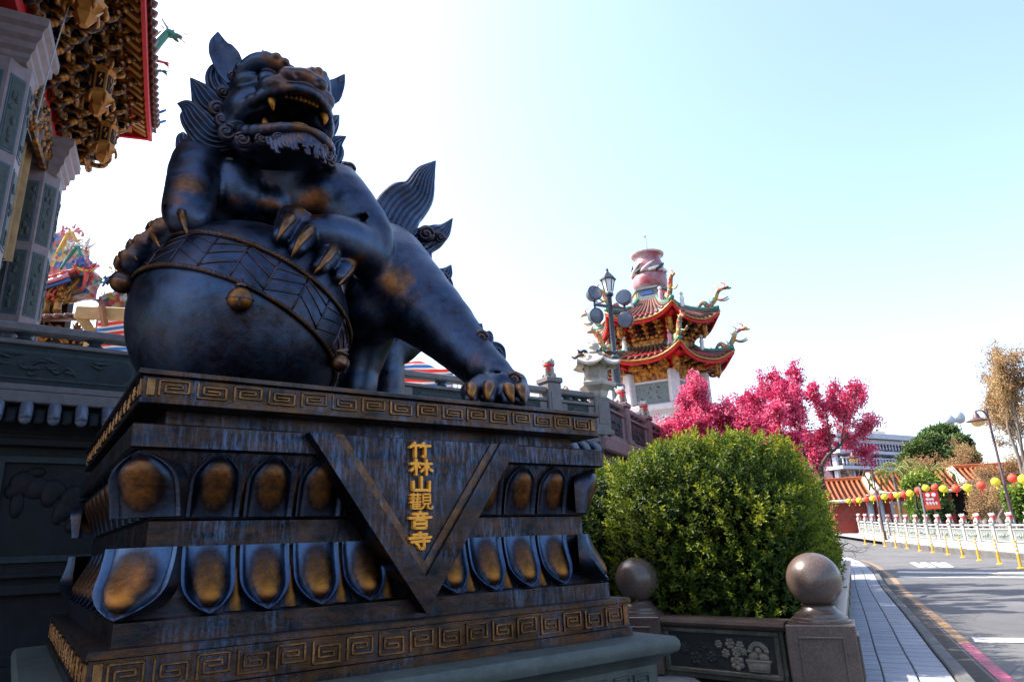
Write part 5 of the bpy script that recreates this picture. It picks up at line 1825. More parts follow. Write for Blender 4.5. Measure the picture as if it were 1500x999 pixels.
def rl(px, py, dep=cd):
    return Rr.T @ (at_y(px, py, dep) - np.array((rc[0], rc[1], 0)))
ez = rl(100, 432)[2]
xl, xr = rl(40, 432)[0] - 2.2, rl(122, 440)[0]
# front pavilion: eave with tiles, brackets below
MB().grid(lambda a, b: (xl + (xr - xl) * a, -.9 + 1.7 * b, ez + .35 * (max(0, a - .6) / .4) ** 2 * (1 - b) + 1.0 * b ** 1.1), 14, 6).build('front_roof', 'roof_tile_brown', rh, True)
MB().tube([(xl + (xr - xl) * a, -.92, ez - .04 + .35 * (max(0, a - .6) / .4) ** 2) for a in np.linspace(0, 1, 16)], .075, 8).build('eave_edge', 'glaze_pink', rh, True)
MB().tube([(xl + (xr - xl) * a, -.80, ez - .14 + .35 * (max(0, a - .6) / .4) ** 2) for a in np.linspace(0, 1, 16)], .07, 8).build('eave_soffit', 'glaze_blue', rh, True)
rtm = MB().tube([(0, -.98, .03), (0, .7, 1.0)], .075, 8).mesh('roll_tile', 'glaze_red', True)
nn = int((xr - xl) / .27)
for i in range(nn):
    a = (i + .5) / nn
    link('roll_tile', rtm, rh, (xl + (xr - xl) * a, 0, ez + .02 + .35 * (max(0, a - .6) / .4) ** 2))
MB().box(((xl + xr) / 2 - .4, 0.6, ez - 1.3), (xr - xl - .8, .3, 2.9)).build('front_wall', 'lacquer_dark', rh)
for i, x in enumerate(np.linspace(rl(66, 460)[0], rl(100, 460)[0], 3)):
    t_ = MB().lathe([(.04, .2), (.10, .12), (.14, .05), (.11, 0), (.12, -.22), (.15, -.26), (.08, -.36)], 6, (x, -.55, ez - .5)).build('pendant_lantern', 'gold_paint', rh)
    scroll_cluster(rh, 'bracket_cluster', (x, -.5, ez - .45), (.35, .2, .4), 14, ['gold_paint', 'glaze_red', 'gold_paint'][i])
# stacked ridges
for q, (px0, px1, py0, py1, n) in enumerate(((62, 118, 398, 426, 30), (64, 108, 372, 400, 22), (66, 100, 345, 374, 18))):
    a, b = rl(px0, py1), rl(px1, py0)
    MB().box(((a[0] + b[0]) / 2, .9 + q * .12, (a[2] + b[2]) / 2), (b[0] - a[0], .35, (b[2] - a[2]) * 1.02), None, .06).build('ridge', 'glazed_mosaic', rh)
    for m in GL:
        scroll_cluster(rh, 'ridge_figures', ((a[0] + b[0]) / 2, .72 + q * .1, a[2]), ((b[0] - a[0]) / 2, .12, b[2] - a[2] - .05), n // 3 + 2, m)
for i, (path, col) in enumerate((([(82, 372), (95, 352), (104, 340), (112, 352), (124, 350)], 'glaze_yellow'), ([(88, 395), (104, 372), (114, 362), (118, 372), (124, 376)], 'glaze_green'),
                                ([(100, 402), (112, 393), (120, 396), (132, 397), (142, 394)], 'glaze_yellow'), ([(150, 420), (158, 408), (164, 414), (172, 405), (182, 404)], 'glaze_blue'),
                                ([(176, 420), (183, 410), (180, 400), (172, 393)], 'glaze_pink'), ([(120, 425), (126, 405), (123, 390), (128, 380)], 'glaze_red'))):
    P = [rl(x, y, cd - .4) for x, y in path]
    MB().tube(smooth_path(P, 18), np.interp(np.linspace(0, 1, 18), [0, .3, .8, 1], [.03, .075, .05, .01]), 8).build('ridge_dragon', col, rh, True)
    scroll_cluster(rh, 'dragon_mane', P[len(P) // 2] - np.array((0, 0, .1)), (.35, .1, .25), 10, GL[(i + 3) % 6])
om = [(60, 446), (60, 350), (82, 340), (98, 338), (106, 352), (112, 362), (117, 374), (119, 396), (130, 392), (137, 400), (128, 418), (124, 428), (100, 434)]
MB().prism([(rl(x, y)[0], rl(x, y)[2]) for x, y in om][::-1], (0, .55, 0), (1, 0, 0), (0, 0, 1), (0, -1, 0), .5).build('ridge_mass', 'glazed_mosaic', rh)
om = [(126, 452), (126, 424), (150, 416), (158, 408), (170, 408), (184, 402), (262, 408), (262, 462)]
MB().prism([(rl(x, y)[0], rl(x, y)[2]) for x, y in om][::-1], (0, 1.1, 0), (1, 0, 0), (0, 0, 1), (0, -1, 0), .4).build('lower_ridge_mass', 'glazed_mosaic', rh)
# lower long roof running to the right, with its own ridge of figures
lz = rl(150, 436)[2]
x2 = rl(260, 440)[0]
MB().box(((xr + x2) / 2, 1.2, lz - .1), (x2 - xr + .6, .3, .5), None, .03).build('lower_ridge', 'glazed_mosaic', rh)
for m in GL:
    scroll_cluster(rh, 'ridge_figures', ((xr + x2) / 2, .98, lz - .25), ((x2 - xr) / 2, .1, .55), 26, m)
lr0, lr1 = rl(120, 494)[2], rl(120, 462)[2]
MB().grid(lambda a, b: (xl + (x2 - xl) * a, -1.9 + 2.4 * b, lr0 + (lr1 - lr0) * b), 4, 4).build('lower_roof', 'roof_tile_brown', rh)
rt2 = MB().tube([(0, -2.0, lr0), (0, .45, lr1)], .07, 7).mesh('roll_tile_long', 'roof_tile_brown', True)
for i in range(int((x2 - xl) / .3)):
    link('roll_tile', rt2, rh, (xl + .15 + i * .3, 0, .03))
MB().box(((xl + x2) / 2, -.5, (lr0 + TFLOOR) / 2), (x2 - xl, .3, lr0 - TFLOOR)).build('hall_wall', 'lacquer_dark', rh)
scroll_cluster(rh, 'altar_gilding', (rl(80, 505)[0], -.75, rl(80, 515)[2]), (1.4, .1, .5), 40, 'gold_paint')
# striped awning sheets
k = N('striped_sheet')
tc = k.n('TexCoord')
sx = k.n('SeparateXYZ')
k.l(tc.outputs['Object'], sx.inputs[0])
ph = k.math('FRACT', k.math('MULTIPLY', sx.outputs['Z'], 4.3))
cr = k.n('ValToRGB')
cr.color_ramp.interpolation = 'CONSTANT'
els = cr.color_ramp.elements
els[0].position, els[0].color = 0, (.66, .06, .05, 1)
els[1].position, els[1].color = .32, (.72, .70, .66, 1)
for p_, c_ in ((.5, (.05, .22, .52, 1)), (.80, (.72, .70, .66, 1))):
    e = els.new(p_); e.color = c_
k.l(ph, cr.inputs[0])
tr = k.n('BsdfTranslucent')
mx = k.n('MixShader')
mx.inputs[0].default_value = .45
k.l(cr.outputs[0], tr.inputs[0])
k.l(cr.outputs[0], k.b.inputs['Base Color'])
k.b.inputs['Roughness'].default_value = .6
k.l(k.b.outputs[0], mx.inputs[1]); k.l(tr.outputs[0], mx.inputs[2])
k.l(mx.outputs[0], k.t.nodes['Material Output'].inputs[0])
def sheet(label, quad, dep, extra):
    P = [at_depth(x, y, d) for (x, y), d in zip(quad, dep)]
    o = P[3].copy(); o[2] = TFLOOR
    t = thing('striped_awning', label, 'awning', tuple(o), 0)
    def fn(a, b):
        q = (P[0] * (1 - a) + P[1] * a) * (1 - b) + (P[3] * (1 - a) + P[2] * a) * b - o
        return q + np.array((0, .06 * math.sin(a * 9 + b * 3), .04 * math.sin(a * 14)))
    mb = MB().grid(fn, 24, 12)
    n = len(mb.v)
    mb.grid(lambda a, b: np.array(fn(a, b)) + np.array((0, .02, 0)), 24, 12)
    mb.build('sheet', 'striped_sheet', t, True, recalc=False)
    for q in (P[0], P[1]):
        MB().tube([q - o + np.array((0, .08, 0)), np.array(((q - o)[0], (q - o)[1] + .08, 0))], .03, 8).build('pole', 'post_metal', t, True)
plain('post_metal', (.35, .35, .36), .4, .8, .1, 6)
sheet('red white and blue striped awning hanging between the temple column and the bronze ball', [(140, 455), (262, 468), (262, 540), (132, 530)], (15.5, 15.5, 15.5, 15.5), 0)
sheet('red white and blue striped awning seen under the belly of the bronze lion', [(560, 522), (662, 540), (662, 585), (560, 578)], (18, 18, 18, 18), 0)
# timber beam in front of the awning
b0, b1 = at_depth(112, 458, 15.2), at_depth(215, 462, 15.2)
bmo = thing('timber_beam', 'pale timber beam with a diagonal strut above the striped awning', 'beam', (b0[0], b0[1], TFLOOR), 0)
plain('timber', (.42, .26, .11), .7, 0, .25, 5, .3, 40)
z_ = np.array((b0[0], b0[1], TFLOOR))
MB().bar(b0 - z_, b1 - z_, .14, .28, bev=.015).build('beam', 'timber', bmo)
MB().bar(at_depth(118, 463, 15.2) - z_, at_depth(133, 485, 15.2) - z_, .12, .2, bev=.01).build('strut', 'timber', bmo)
MB().bar(at_depth(133, 480, 15.3) - z_, np.array(((at_depth(133, 480, 15.3) - z_)[0], (at_depth(133, 480, 15.3) - z_)[1], 0)), .14, .14, up=(1, 0, 0)).build('prop', 'timber', bmo)
MB().bar(at_depth(149, 447, 15.1) - z_, at_depth(154, 478, 15.1) - z_, .10, .10).build('strap', plain('rust_strap', (.25, .10, .04), .7), bmo)
# people behind the rail
plain('skin', (.42, .24, .16), .55, 0, .1, 8)
plain('hair_black', (.012, .011, .012), .5, 0, .2, 20)
def person(label, p, rz, top, legs, h=1.64, arm=(.1, .0)):
    t = thing('person', label, 'person', (p[0], p[1], TFLOOR), rz)
    s = h / 1.7
    S = Sculpt((-.45, -.4, -.01), (.45, .4, 1.85), .016)
    S.chain([(0, 0, .95), (0, 0, 1.15), (0, -.01, 1.38)], [.145, .13, .15], .05)
    for sg in (-1, 1):
        S.cone((sg * .09, 0, .92), .10, (sg * .10, -.02, .5), .072, .03)
        S.cone((sg * .10, -.02, .5), .07, (sg * .10, .02, .09), .05, .02)
        S.cone((sg * .10, .03, .05), .045, (sg * .11, -.12, .035), .04, .02)
        S.cone((sg * .15, 0, 1.40), .075, (sg * .24, .02, 1.14), .055, .03)
        S.cone((sg * .24, .02, 1.14), .052, (sg * .20, -.14 - arm[0], .98 + arm[1]), .04, .02)
        for f in range(4):
            S.cone((sg * (.18 + .016 * f), -.16 - arm[0], .95 + arm[1]), .016, (sg * (.175 + .017 * f), -.19 - arm[0], .87 + arm[1]), .012, .004)
        S.cone((sg * .175, -.15 - arm[0], .96 + arm[1]), .016, (sg * .15, -.19 - arm[0], .92 + arm[1]), .012, .004)
    S.cone((0, 0, 1.42), .06, (0, -.01, 1.53), .055, .03)
    S.ell((0, -.02, 1.62), (.078, .095, .115), None, .02)
    S.ell((0, -.118, 1.60), (.014, .022, .022), None, .01)
    for sg in (-1, 1):
        S.ell((sg * .032, -.105, 1.63), .014, None, .006, 'sub')
        S.ell((sg * .08, -.01, 1.61), (.012, .02, .03), None, .006)
    S.ell((0, -.115, 1.555), (.025, .01, .006), None, .004, 'sub')
    V, F = S.mesh()
    body = sculpt_obj('body', S, 'skin', t)
    body.scale = (s,) * 3
    me = body.data
    me.materials.append(MATS[top]); me.materials.append(MATS[legs])
    zc = V[F].mean(axis=1)
    idx = np.where(zc[:, 2] < .93, 2, np.where((zc[:, 2] < 1.47) & ~((zc[:, 1] < -.15) & (zc[:, 2] < 1.02 + arm[1])), 1, 0))
    if len(me.polygons) == len(idx):
        me.polygons.foreach_set('material_index', idx.astype(np.int32))
    Hh = Sculpt((-.15, -.16, 1.45), (.15, .16, 1.82), .012)
    Hh.ell((0, .015, 1.655), (.092, .10, .105), None, .02)
    Hh.ell((0, .05, 1.58), (.085, .07, .09), None, .02)
    Hh.ell((0, -.13, 1.58), (.075, .08, .085), None, .02, 'sub')
    hr_ = sculpt_obj('hair', Hh, 'hair_black', body)
    return t
plain('cloth_blue', (.03, .10, .42), .8, 0, .2, 10)
plain('cloth_red', (.45, .04, .05), .8, 0, .2, 10)
plain('cloth_navy', (.02, .025, .05), .8, 0, .2, 10)
plain('cloth_white', (.62, .62, .6), .8, 0, .15, 10)
def stand_at(px, py, z):
    d = ray(px, py)
    return CAMP + d * ((z - CAMZ) / d[2])
person('person in blue with black hair standing behind the rail by the stone lantern', stand_at(828, 570, TFLOOR + 1.62), PI * .15, 'cloth_blue', 'cloth_navy')
pa, pb = from_uv(5.25, TV + .75, 0), from_uv(5.7, TV + .95, 0)
person('person in a white top behind the rail, under the hind leg of the lion', pa, 2.2, 'cloth_white', 'cloth_navy', 1.25)
person('person in a red top behind the rail, under the hind leg of the lion', pb, 1.2, 'cloth_red', 'cloth_navy', 1.25)
# ------------------------------------------------------------------ hexagonal tower with a vase-shaped crown
TD = 24.5
tc_ = at_y(966, 545, TD)
ph = 2 * PI * .045 + math.radians(-42)
tower = thing('incense_tower', 'ornate red and gold hexagonal tower with two flared roofs and a vase crown', 'tower', (tc_[0], tc_[1], TFLOOR), 0)
zt = lambda py: at_y(958, py, TD)[2] - TFLOOR
plain('stone_light', (.50, .46, .46), .65, 0, .15, 10, .2, 60)
plain('slate_panel', (.13, .155, .15), .5, 0, .3, 10, .3, 40)
k = N('vase_red')
v = k.coords()
k.set(Base_Color=k.mix(k.noise(v, 2.2, 5, .65, .38, .62), (.24, .035, .04), (.30, .19, .21)), Roughness=.3)
k = N('dragon_mix')
v = k.coords()
c = k.mix(k.noise(v, 5, 2, .5, .42, .50), (.03, .14, .09), (.40, .22, .04))
c = k.mix(k.noise(k.coords((1.3, 1.1, 1.2)), 4.3, 2, .5, .55, .60), c, (.42, .05, .035))
c = k.mix(k.noise(k.coords((.9, 1.2, 1.4)), 6.1, 2, .5, .60, .64), c, (.45, .44, .40))
k.set(Base_Color=c, Roughness=.4)
plain('vase_pale', (.52, .40, .42), .35, 0, .25, 6)
k = N('gold_carved')
v = k.coords()
g = k.noise(v, 7, 6, .75, .40, .60)
c = k.mix(g, (.07, .014, .004), (.62, .25, .025))
k.set(Base_Color=c, Metallic=.35, Roughness=.42)
k.bump(k.noise(v, 22, 5, .75), .8, .03)
hexv = lambda r, j: np.array((r * math.cos(ph + j * PI / 3), r * math.sin(ph + j * PI / 3), 0))
z_pan0, z_pan1 = zt(602), zt(572)
MB().lathe([(1.95, 0), (1.95, .4), (1.75, .5), (1.75, z_pan0 - .35), (1.95, z_pan0 - .25), (1.95, z_pan0 - .08), (1.7, z_pan0)], 6, phase=ph).build('base', 'stone_light', tower)
MB().lathe([(1.42, z_pan0 - .02), (1.42, zt(545))], 6, phase=ph).build('core', 'lacquer_red', tower)
for j in range(6):
    a, b = hexv(1.55, j), hexv(1.55, j + 1)
    MB().box(a + (0, 0, (z_pan0 + zt(556)) / 2), (.36, .36, zt(556) - z_pan0), rotz(ph + j * PI / 3), .04).build('corner_column', 'stone_light', tower)
    d = unit((a + b) / 2); R = np.array((np.cross((0, 0, 1), d), d, (0, 0, 1))).T
    m = (a + b) / 2
    p = MB().box(m * .985 + (0, 0, (z_pan0 + z_pan1) / 2), (1.22, .08, z_pan1 - z_pan0), R, .01).build('inscribed_panel', 'slate_panel', tower)
    MB().box(m * .985 + d * .03 + (0, 0, z_pan1 + .04), (1.22, .10, .08), R, .01).build('sill', 'stone_light', p)
    mb = MB()
    for q in range(9):
        c0 = m * .985 + d * .045 + R @ np.array((-.42 + .3 * (q // 3) + rnd.uniform(-.04, .04), 0, 0)) + np.array((0, 0, z_pan1 - .14 - .17 * (q % 3)))
        mb.tube(smooth_path([c0, c0 + R @ np.array((rnd.uniform(-.05, .1), 0, rnd.uniform(-.08, .03))), c0 + R @ np.array((rnd.uniform(0, .12), 0, rnd.uniform(-.1, .02)))], 5), .012, 4)
    tag(mb.build('carving', 'rafter_gap', p), kind='stuff')
    MB().box(m * .985 + (0, 0, (z_pan1 + zt(557)) / 2 + .06), (1.24, .14, zt(557) - z_pan1 - .04), R, .02).build('frieze', 'gold_carved', tower)
# a bracket storey: friezes, bracket clusters and pendants round the hexagon
def bracket_storey(z0, z1, r0, r1, nm):
    MB().lathe([(r0, z0 - .1), (r0, z1)], 6, phase=ph).build('storey_core', 'lacquer_red', tower)
    MB().lathe([(r0 + .02, z1 - .06), (r1 - .12, z1 + .08), (r1 - .12, z1 + .14), (r0, z1 + .16)], 6, phase=ph).build('soffit', 'lacquer_red', tower)
    for j in range(6):
        a, b = hexv(r0 + .08, j), hexv(r0 + .08, j + 1)
        d = unit((a + b) / 2); R = np.array((np.cross((0, 0, 1), d), d, (0, 0, 1))).T
        L_ = np.linalg.norm(b - a)
        m = (a + b) / 2
        MB().box(m + (0, 0, z0 + .13), (L_ * .86, .12, .26), R, .02).build('frieze', 'gold_carved', tower)
        mb = MB()
        for q in range(7):
            mb.ball(m + d * .08 + R @ np.array((L_ * (-.38 + .127 * q), 0, 0)) + np.array((0, 0, z0 + .30 + .04 * (q % 2))), (.10, .07, .09), 7, 5, R)
        tag(mb.build('figures', 'gold_carved', tower, True), kind='stuff')
        for q in range(5):
            mb = MB()
            for lv in range(3):
                o = m + R @ np.array((L_ * (-.34 + .17 * q), 0, 0)) + d * (.05 + .17 * lv) + np.array((0, 0, z0 + .40 + (z1 - z0 - .5) * lv / 3))
                mb.box(o, (.09, .34, .10), R, .02)
                mb.box(o + d * .12 + np.array((0, 0, .06)), (.30, .10, .09), R, .02)
                mb.box(o + d * .10 + np.array((0, 0, .11)), (.11, .14, .16), R, .02)
            mb.build('bracket_set', 'gold_carved' if q % 2 == 0 else 'lacquer_dark', tower)
        # corner: queen post pendant and red corner board
        cq = hexv(r1 - .42, j)
        MB().lathe([(.03, .5), (.09, .42), (.13, .3), (.12, .05), (.15, 0), (.08, -.1), (.03, -.2)], 6, (cq[0], cq[1], z1 - .42)).build('pendant', 'gold_carved', tower)
        MB().bar(hexv(r0, j) + (0, 0, z1 - .12), hexv(r1 - .05, j) + (0, 0, z1 + .10), .12, .26).build('hip_beam', 'lacquer_red', tower)
        for s in (-.28, .28):
            MB().box(m * 1.12 + R @ np.array((s * L_ * 1.1, 0, 0)) + np.array((0, 0, z1 - .20)), (L_ * .34, .06, .22), R, .03).build('carved_valance', 'gold_carved', tower)
def tower_roof(z0, z1, r0, r1, lift_, mt, me_):
    """six concave slopes with roll tiles, hips with dragons, gilt eave edge"""
    def pt(j, a, b):
        c0 = hexv(1, j) * (1 - a) + hexv(1, j + 1) * a
        e = abs(2 * a - 1)
        r = r1 + (r0 - r1) * b
        return np.array((c0[0] * r * (1 + .06 * e ** 4 * b), c0[1] * r * (1 + .06 * e ** 4 * b), z1 + (z0 - z1) * b ** .75 + lift_ * e ** 2.6 * b ** 2))
    for j in range(6):
        sl_ = MB().grid(lambda a, b: pt(j, a, b), 13, 7).build('roof_slope', mt, tower, True)
        for i in range(11):
            a = (i + .5) / 11
            MB().tube([pt(j, .5 + (a - .5) * (.35 + .65 * b) if False else a, b) + (0, 0, .03) for b in np.linspace(.02, 1.02, 6)], .055, 7).build('roll_tile', me_, sl_, True)
        P = [pt(j, a, 1.0) for a in np.linspace(0, 1, 15)]
        MB().tube([p - np.array((0, 0, .05)) for p in P], .045, 7).build('eave_edge', 'gold_paint', sl_, True)
        MB().tube([p * np.array((.985, .985, 1)) - np.array((0, 0, .15)) for p in P], .05, 7).build('eave_board', 'lacquer_red', sl_, True)
        hp = [pt(j, 0, b) + (0, 0, .07) for b in np.linspace(0, 1, 8)]
        MB().tube(hp, .085, 8).build('hip_ridge', 'glaze_green', sl_, True)
        # dragon on the hip
        d = unit(hexv(1, j))
        b0 = pt(j, 0, .62)
        mb = MB()
        pth = [b0 + d * -.1 + (0, 0, .1), b0 + d * .12 + (0, 0, .30), b0 + d * .32 + (0, 0, .12), b0 + d * .55 + (0, 0, .34), b0 + d * .68 + (0, 0, .62), b0 + d * .92 + (0, 0, .72)]
        P_ = smooth_path(pth, 20)
        mb.tube(P_, np.interp(np.linspace(0, 1, 20), [0, .3, .8, 1], [.04, .10, .09, .06]), 8)
        dr = mb.build('hip_dragon', 'dragon_mix', tower, True)
        F_ = frame_z(d)
        MB().ball(P_[-1] + d * .05, (.09, .08, .14), 9, 7, F_).ball(P_[-1] + d * .18 + (0, 0, -.05), (.06, .04, .09), 7, 5, F_).build('head', 'dragon_mix', dr, True)
        for q in range(4):
            MB().tube(smooth_path([P_[-2 - 3 * q], P_[-2 - 3 * q] + d * (.1 - .05 * q) + (0, 0, .16), P_[-2 - 3 * q] - d * .1 + (0, 0, .28)], 6), [.035, .04, .035, .025, .015, .004], 6).build('crest', ['glaze_red', 'glaze_yellow', 'glaze_pink', 'glaze_white'][q], dr, True)
        sd = np.cross(d, (0, 0, 1))
        for s in (-1, 1):
            MB().tube(smooth_path([P_[12], P_[12] + d * .25 + sd * s * .1 - (0, 0, .12), P_[12] + d * .48 + sd * s * .12 - (0, 0, .05)], 6), [.04, .04, .035, .03, .03, .02], 6).build('claw', 'dragon_mix', dr, True)
        # a figure standing where the hip meets the body
        f0 = pt(j, 0, .25)
        fg = MB().lathe([(.10, 0), (.11, .1), (.07, .25), (.09, .4), (.05, .5)], 8, f0).build('hip_figure', ['glaze_white', 'glaze_pink'][j % 2], tower, True)
        MB().ball(f0 + np.array((0, 0, .58)), .075, 8, 6).build('head', 'glaze_white', fg, True)
bracket_storey(zt(562), zt(542), 1.45, 2.5, 'lower')
tower_roof(zt(545), zt(517), 2.58, 1.30, .45, 'roof_tile_brown', 'roof_tile_brown')
bracket_storey(zt(519), zt(484), 1.25, 2.2, 'upper')
tower_roof(zt(487), zt(446), 2.28, .72, .45, 'glaze_teal' if 'glaze_teal' in MATS else plain('glaze_teal', (.16, .22, .24), .35, 0, .3, 8), 'roof_tile_brown')
# green ridge skirt on the lower roof
MB().lathe([(1.45, zt(521)), (1.38, zt(516)), (1.28, zt(513))], 6, phase=ph).build('ridge_skirt', 'glaze_green', tower)
# vase crown
MB().lathe([(.82, zt(447)), (.80, zt(441)), (.72, zt(440)), (.72, zt(432)), (.80, zt(431)), (.80, zt(428)), (.62, zt(427))], 6, phase=ph).build('vase_plinth', 'slate_panel', tower)
for j in range(6):
    m = (hexv(.74, j) + hexv(.74, j + 1)) / 2
    d = unit(m); R = np.array((np.cross((0, 0, 1), d), d, (0, 0, 1))).T
    MB().box(m + (0, 0, zt(436)), (.42, .05, .16), R, .01).build('plinth_panel', ['glaze_yellow', 'glaze_blue', 'glaze_red'][j % 3], tower)
vp = [(.55, 428), (.66, 422), (.69, 415), (.66, 408), (.55, 402), (.58, 399), (.60, 394), (.57, 388), (.51, 383), (.50, 380), (.56, 376), (.60, 374.5)]
vz = [(r * .96, zt(y)) for r, y in vp]
P_ = smooth_path(vz, 40)
vase = MB().lathe([tuple(p) for p in P_], 40).build('vase', 'vase_red', tower, angle=50)
MB().lathe([(.44, zt(376)), (.62, zt(375.5)), (.64, zt(374)), (.60, zt(373.2)), (.44, zt(373))], 40).build('vase_lip', 'vase_pale', vase, angle=50)
MB().lathe([(.64, zt(403)), (.63, zt(401)), (.62, zt(399))], 40).build('vase_band', 'vase_pale', vase, True)
for q in range(14):
    a = 2 * PI * q / 14
    P = [np.array((math.cos(a + w * .3) * (.66 - .02 * w), math.sin(a + w * .3) * (.66 - .02 * w), zt(404 - 5 * w * (1 if q % 2 else .5)))) for w in range(4)]
    MB().tube(smooth_path(P, 9), [.03, .06, .065, .06, .06, .055, .045, .03, .01], 6).build('vase_dragon_coil', ['vase_pale', 'glaze_white', 'slate_relief'][q % 3], vase, True)
MB().tube([(0, 0, zt(376)), (.02, .0, zt(360)), (-.01, 0, zt(345)), (-.02, 0, zt(340))], [.03, .022, .015, .008], 6).build('lightning_rod', 'post_metal', tower, True)
MB().ball((-.02, 0, zt(346)), .05, 8, 6).build('rod_knob', 'post_metal', tower, True)

# ------------------------------------------------------------------ lamp post with lantern and floodlights
LD = 14.2
plain('iron_blue', (.045, .055, .075), .45, .4, .25, 8)
plain('lamp_glass', (.75, .76, .78), .15, 0, .05, 5)
lb_ = at_y(906, 590, LD)
lp = thing('lamp_post', 'dark iron lamp post with glass lantern and four floodlights', 'lamp post', (lb_[0], lb_[1], TFLOOR), 0)
zl = lambda py: at_y(899, py, LD)[2] - TFLOOR
MB().lathe([(.20, 0), (.20, .25), (.14, .32), (.12, .8), (.16, .85), (.12, .92)], 12).build('foot', 'iron_blue', lp, angle=40)
MB().lathe([(.13, zl(600) - .8), (.125, zl(572)), (.17, zl(570)), (.17, zl(566)), (.10, zl(562)), (.085, zl(530)), (.12, zl(527)), (.12, zl(524)), (.055, zl(520)), (.05, zl(436)), (.07, zl(434)), (.03, zl(431))], 14).build('pole', 'iron_blue', lp, angle=40)
g_ = MB().lathe([(.07, zl(430)), (.085, zl(427)), (.14, zl(411)), (.15, zl(410))], 6).build('lantern_glass', 'lamp_glass', lp)
for j in range(6):
    a = j * PI / 3
    MB().tube([(.088 * math.cos(a), .088 * math.sin(a), zl(427.5)), (.148 * math.cos(a), .148 * math.sin(a), zl(410.5))], .012, 5).build('lantern_bar', 'iron_blue', g_)
MB().lathe([(.19, zl(410.5)), (.19, zl(409)), (.10, zl(402)), (.07, zl(401)), (.05, zl(399)), (.025, zl(396.5)), (.035, zl(395)), (.004, zl(392))], 6).build('lantern_cap', 'iron_blue', lp)
MB().lathe([(.1, zl(433)), (.1, zl(430)), (.06, zl(429))], 10).build('lantern_seat', 'iron_blue', lp)
arm_d = unit((.92, -.3, 0))
zc_ = zl(450)
MB().bar(np.array((0, 0, zc_ + .12)) - arm_d * .36, np.array((0, 0, zc_ - .09)) + arm_d * .34, .06, .06).build('cross_arm', 'iron_blue', lp)
for (x, dz, up_) in ((-.34, .13, 1), (-.34, .09, -1), (.32, -.07, 1), (.32, -.10, -1)):
    c = np.array((0, 0, zc_ + dz + up_ * .24)) + arm_d * x
    ax = unit((-.35 * np.sign(x), -.75, .12 * up_))
    fl_ = MB().lathe([(.09, -.16), (.14, -.12), (.17, .0), (.18, .06), (.165, .07)], 16, c, ax).build('floodlight', 'iron_blue', lp, angle=40)
    MB().lathe([(.16, .071), (.12, .078), (.01, .08)], 16, c, ax).build('lens', plain('lens_dark', (.10, .12, .17), .15), fl_, angle=40)
    MB().tube(smooth_path([np.array((0, 0, zc_ + dz)) + arm_d * x, c + np.array((.0, .06, -.12 * up_)), c - ax * .05], 5), .025, 6).build('yoke', 'iron_blue', fl_)
# ------------------------------------------------------------------ vegetation
nrg = np.random.default_rng(11)
def leaf_material(name, dark, mid, young, trans=.35, rough=.35):
    k = N(name)
    at = k.n('Attribute', attribute_name='tint')
    cr = k.n('ValToRGB')
    e = cr.color_ramp.elements
    e[0].position, e[0].color = 0.0, (*dark, 1)
    e[1].position, e[1].color = 1.0, (*young, 1)
    q = e.new(.5); q.color = (*mid, 1)
    k.l(at.outputs['Fac'], cr.inputs[0])
    k.set(Base_Color=cr.outputs[0], Roughness=rough, Specular_IOR_Level=.25)
    tr = k.n('BsdfTranslucent')
    k.l(cr.outputs[0], tr.inputs[0])
    mx = k.n('MixShader')
    mx.inputs[0].default_value = trans
    k.l(k.b.outputs[0], mx.inputs[1]); k.l(tr.outputs[0], mx.inputs[2])
    k.l(mx.outputs[0], k.t.nodes['Material Output'].inputs[0])
    return k.m
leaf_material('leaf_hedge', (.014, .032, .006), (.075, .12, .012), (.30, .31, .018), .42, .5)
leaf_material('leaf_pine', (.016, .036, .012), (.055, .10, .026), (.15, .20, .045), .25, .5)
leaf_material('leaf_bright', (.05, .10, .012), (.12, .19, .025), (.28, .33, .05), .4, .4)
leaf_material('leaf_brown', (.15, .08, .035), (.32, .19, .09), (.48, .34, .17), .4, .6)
leaf_material('leaf_palm', (.035, .06, .014), (.10, .13, .03), (.22, .22, .06), .3, .4)
leaf_material('blossom', (.36, .012, .06), (.62, .04, .15), (.80, .24, .36), .45, .6)
plain('bark_dark', (.055, .038, .03), .9, 0, .4, 9, .6, 40)
plain('bark_grey', (.16, .13, .11), .9, 0, .35, 9, .6, 40)
plain('leaf_core', (.006, .011, .004), .95, 0, .4, 8, .5, 10, spec=.0)
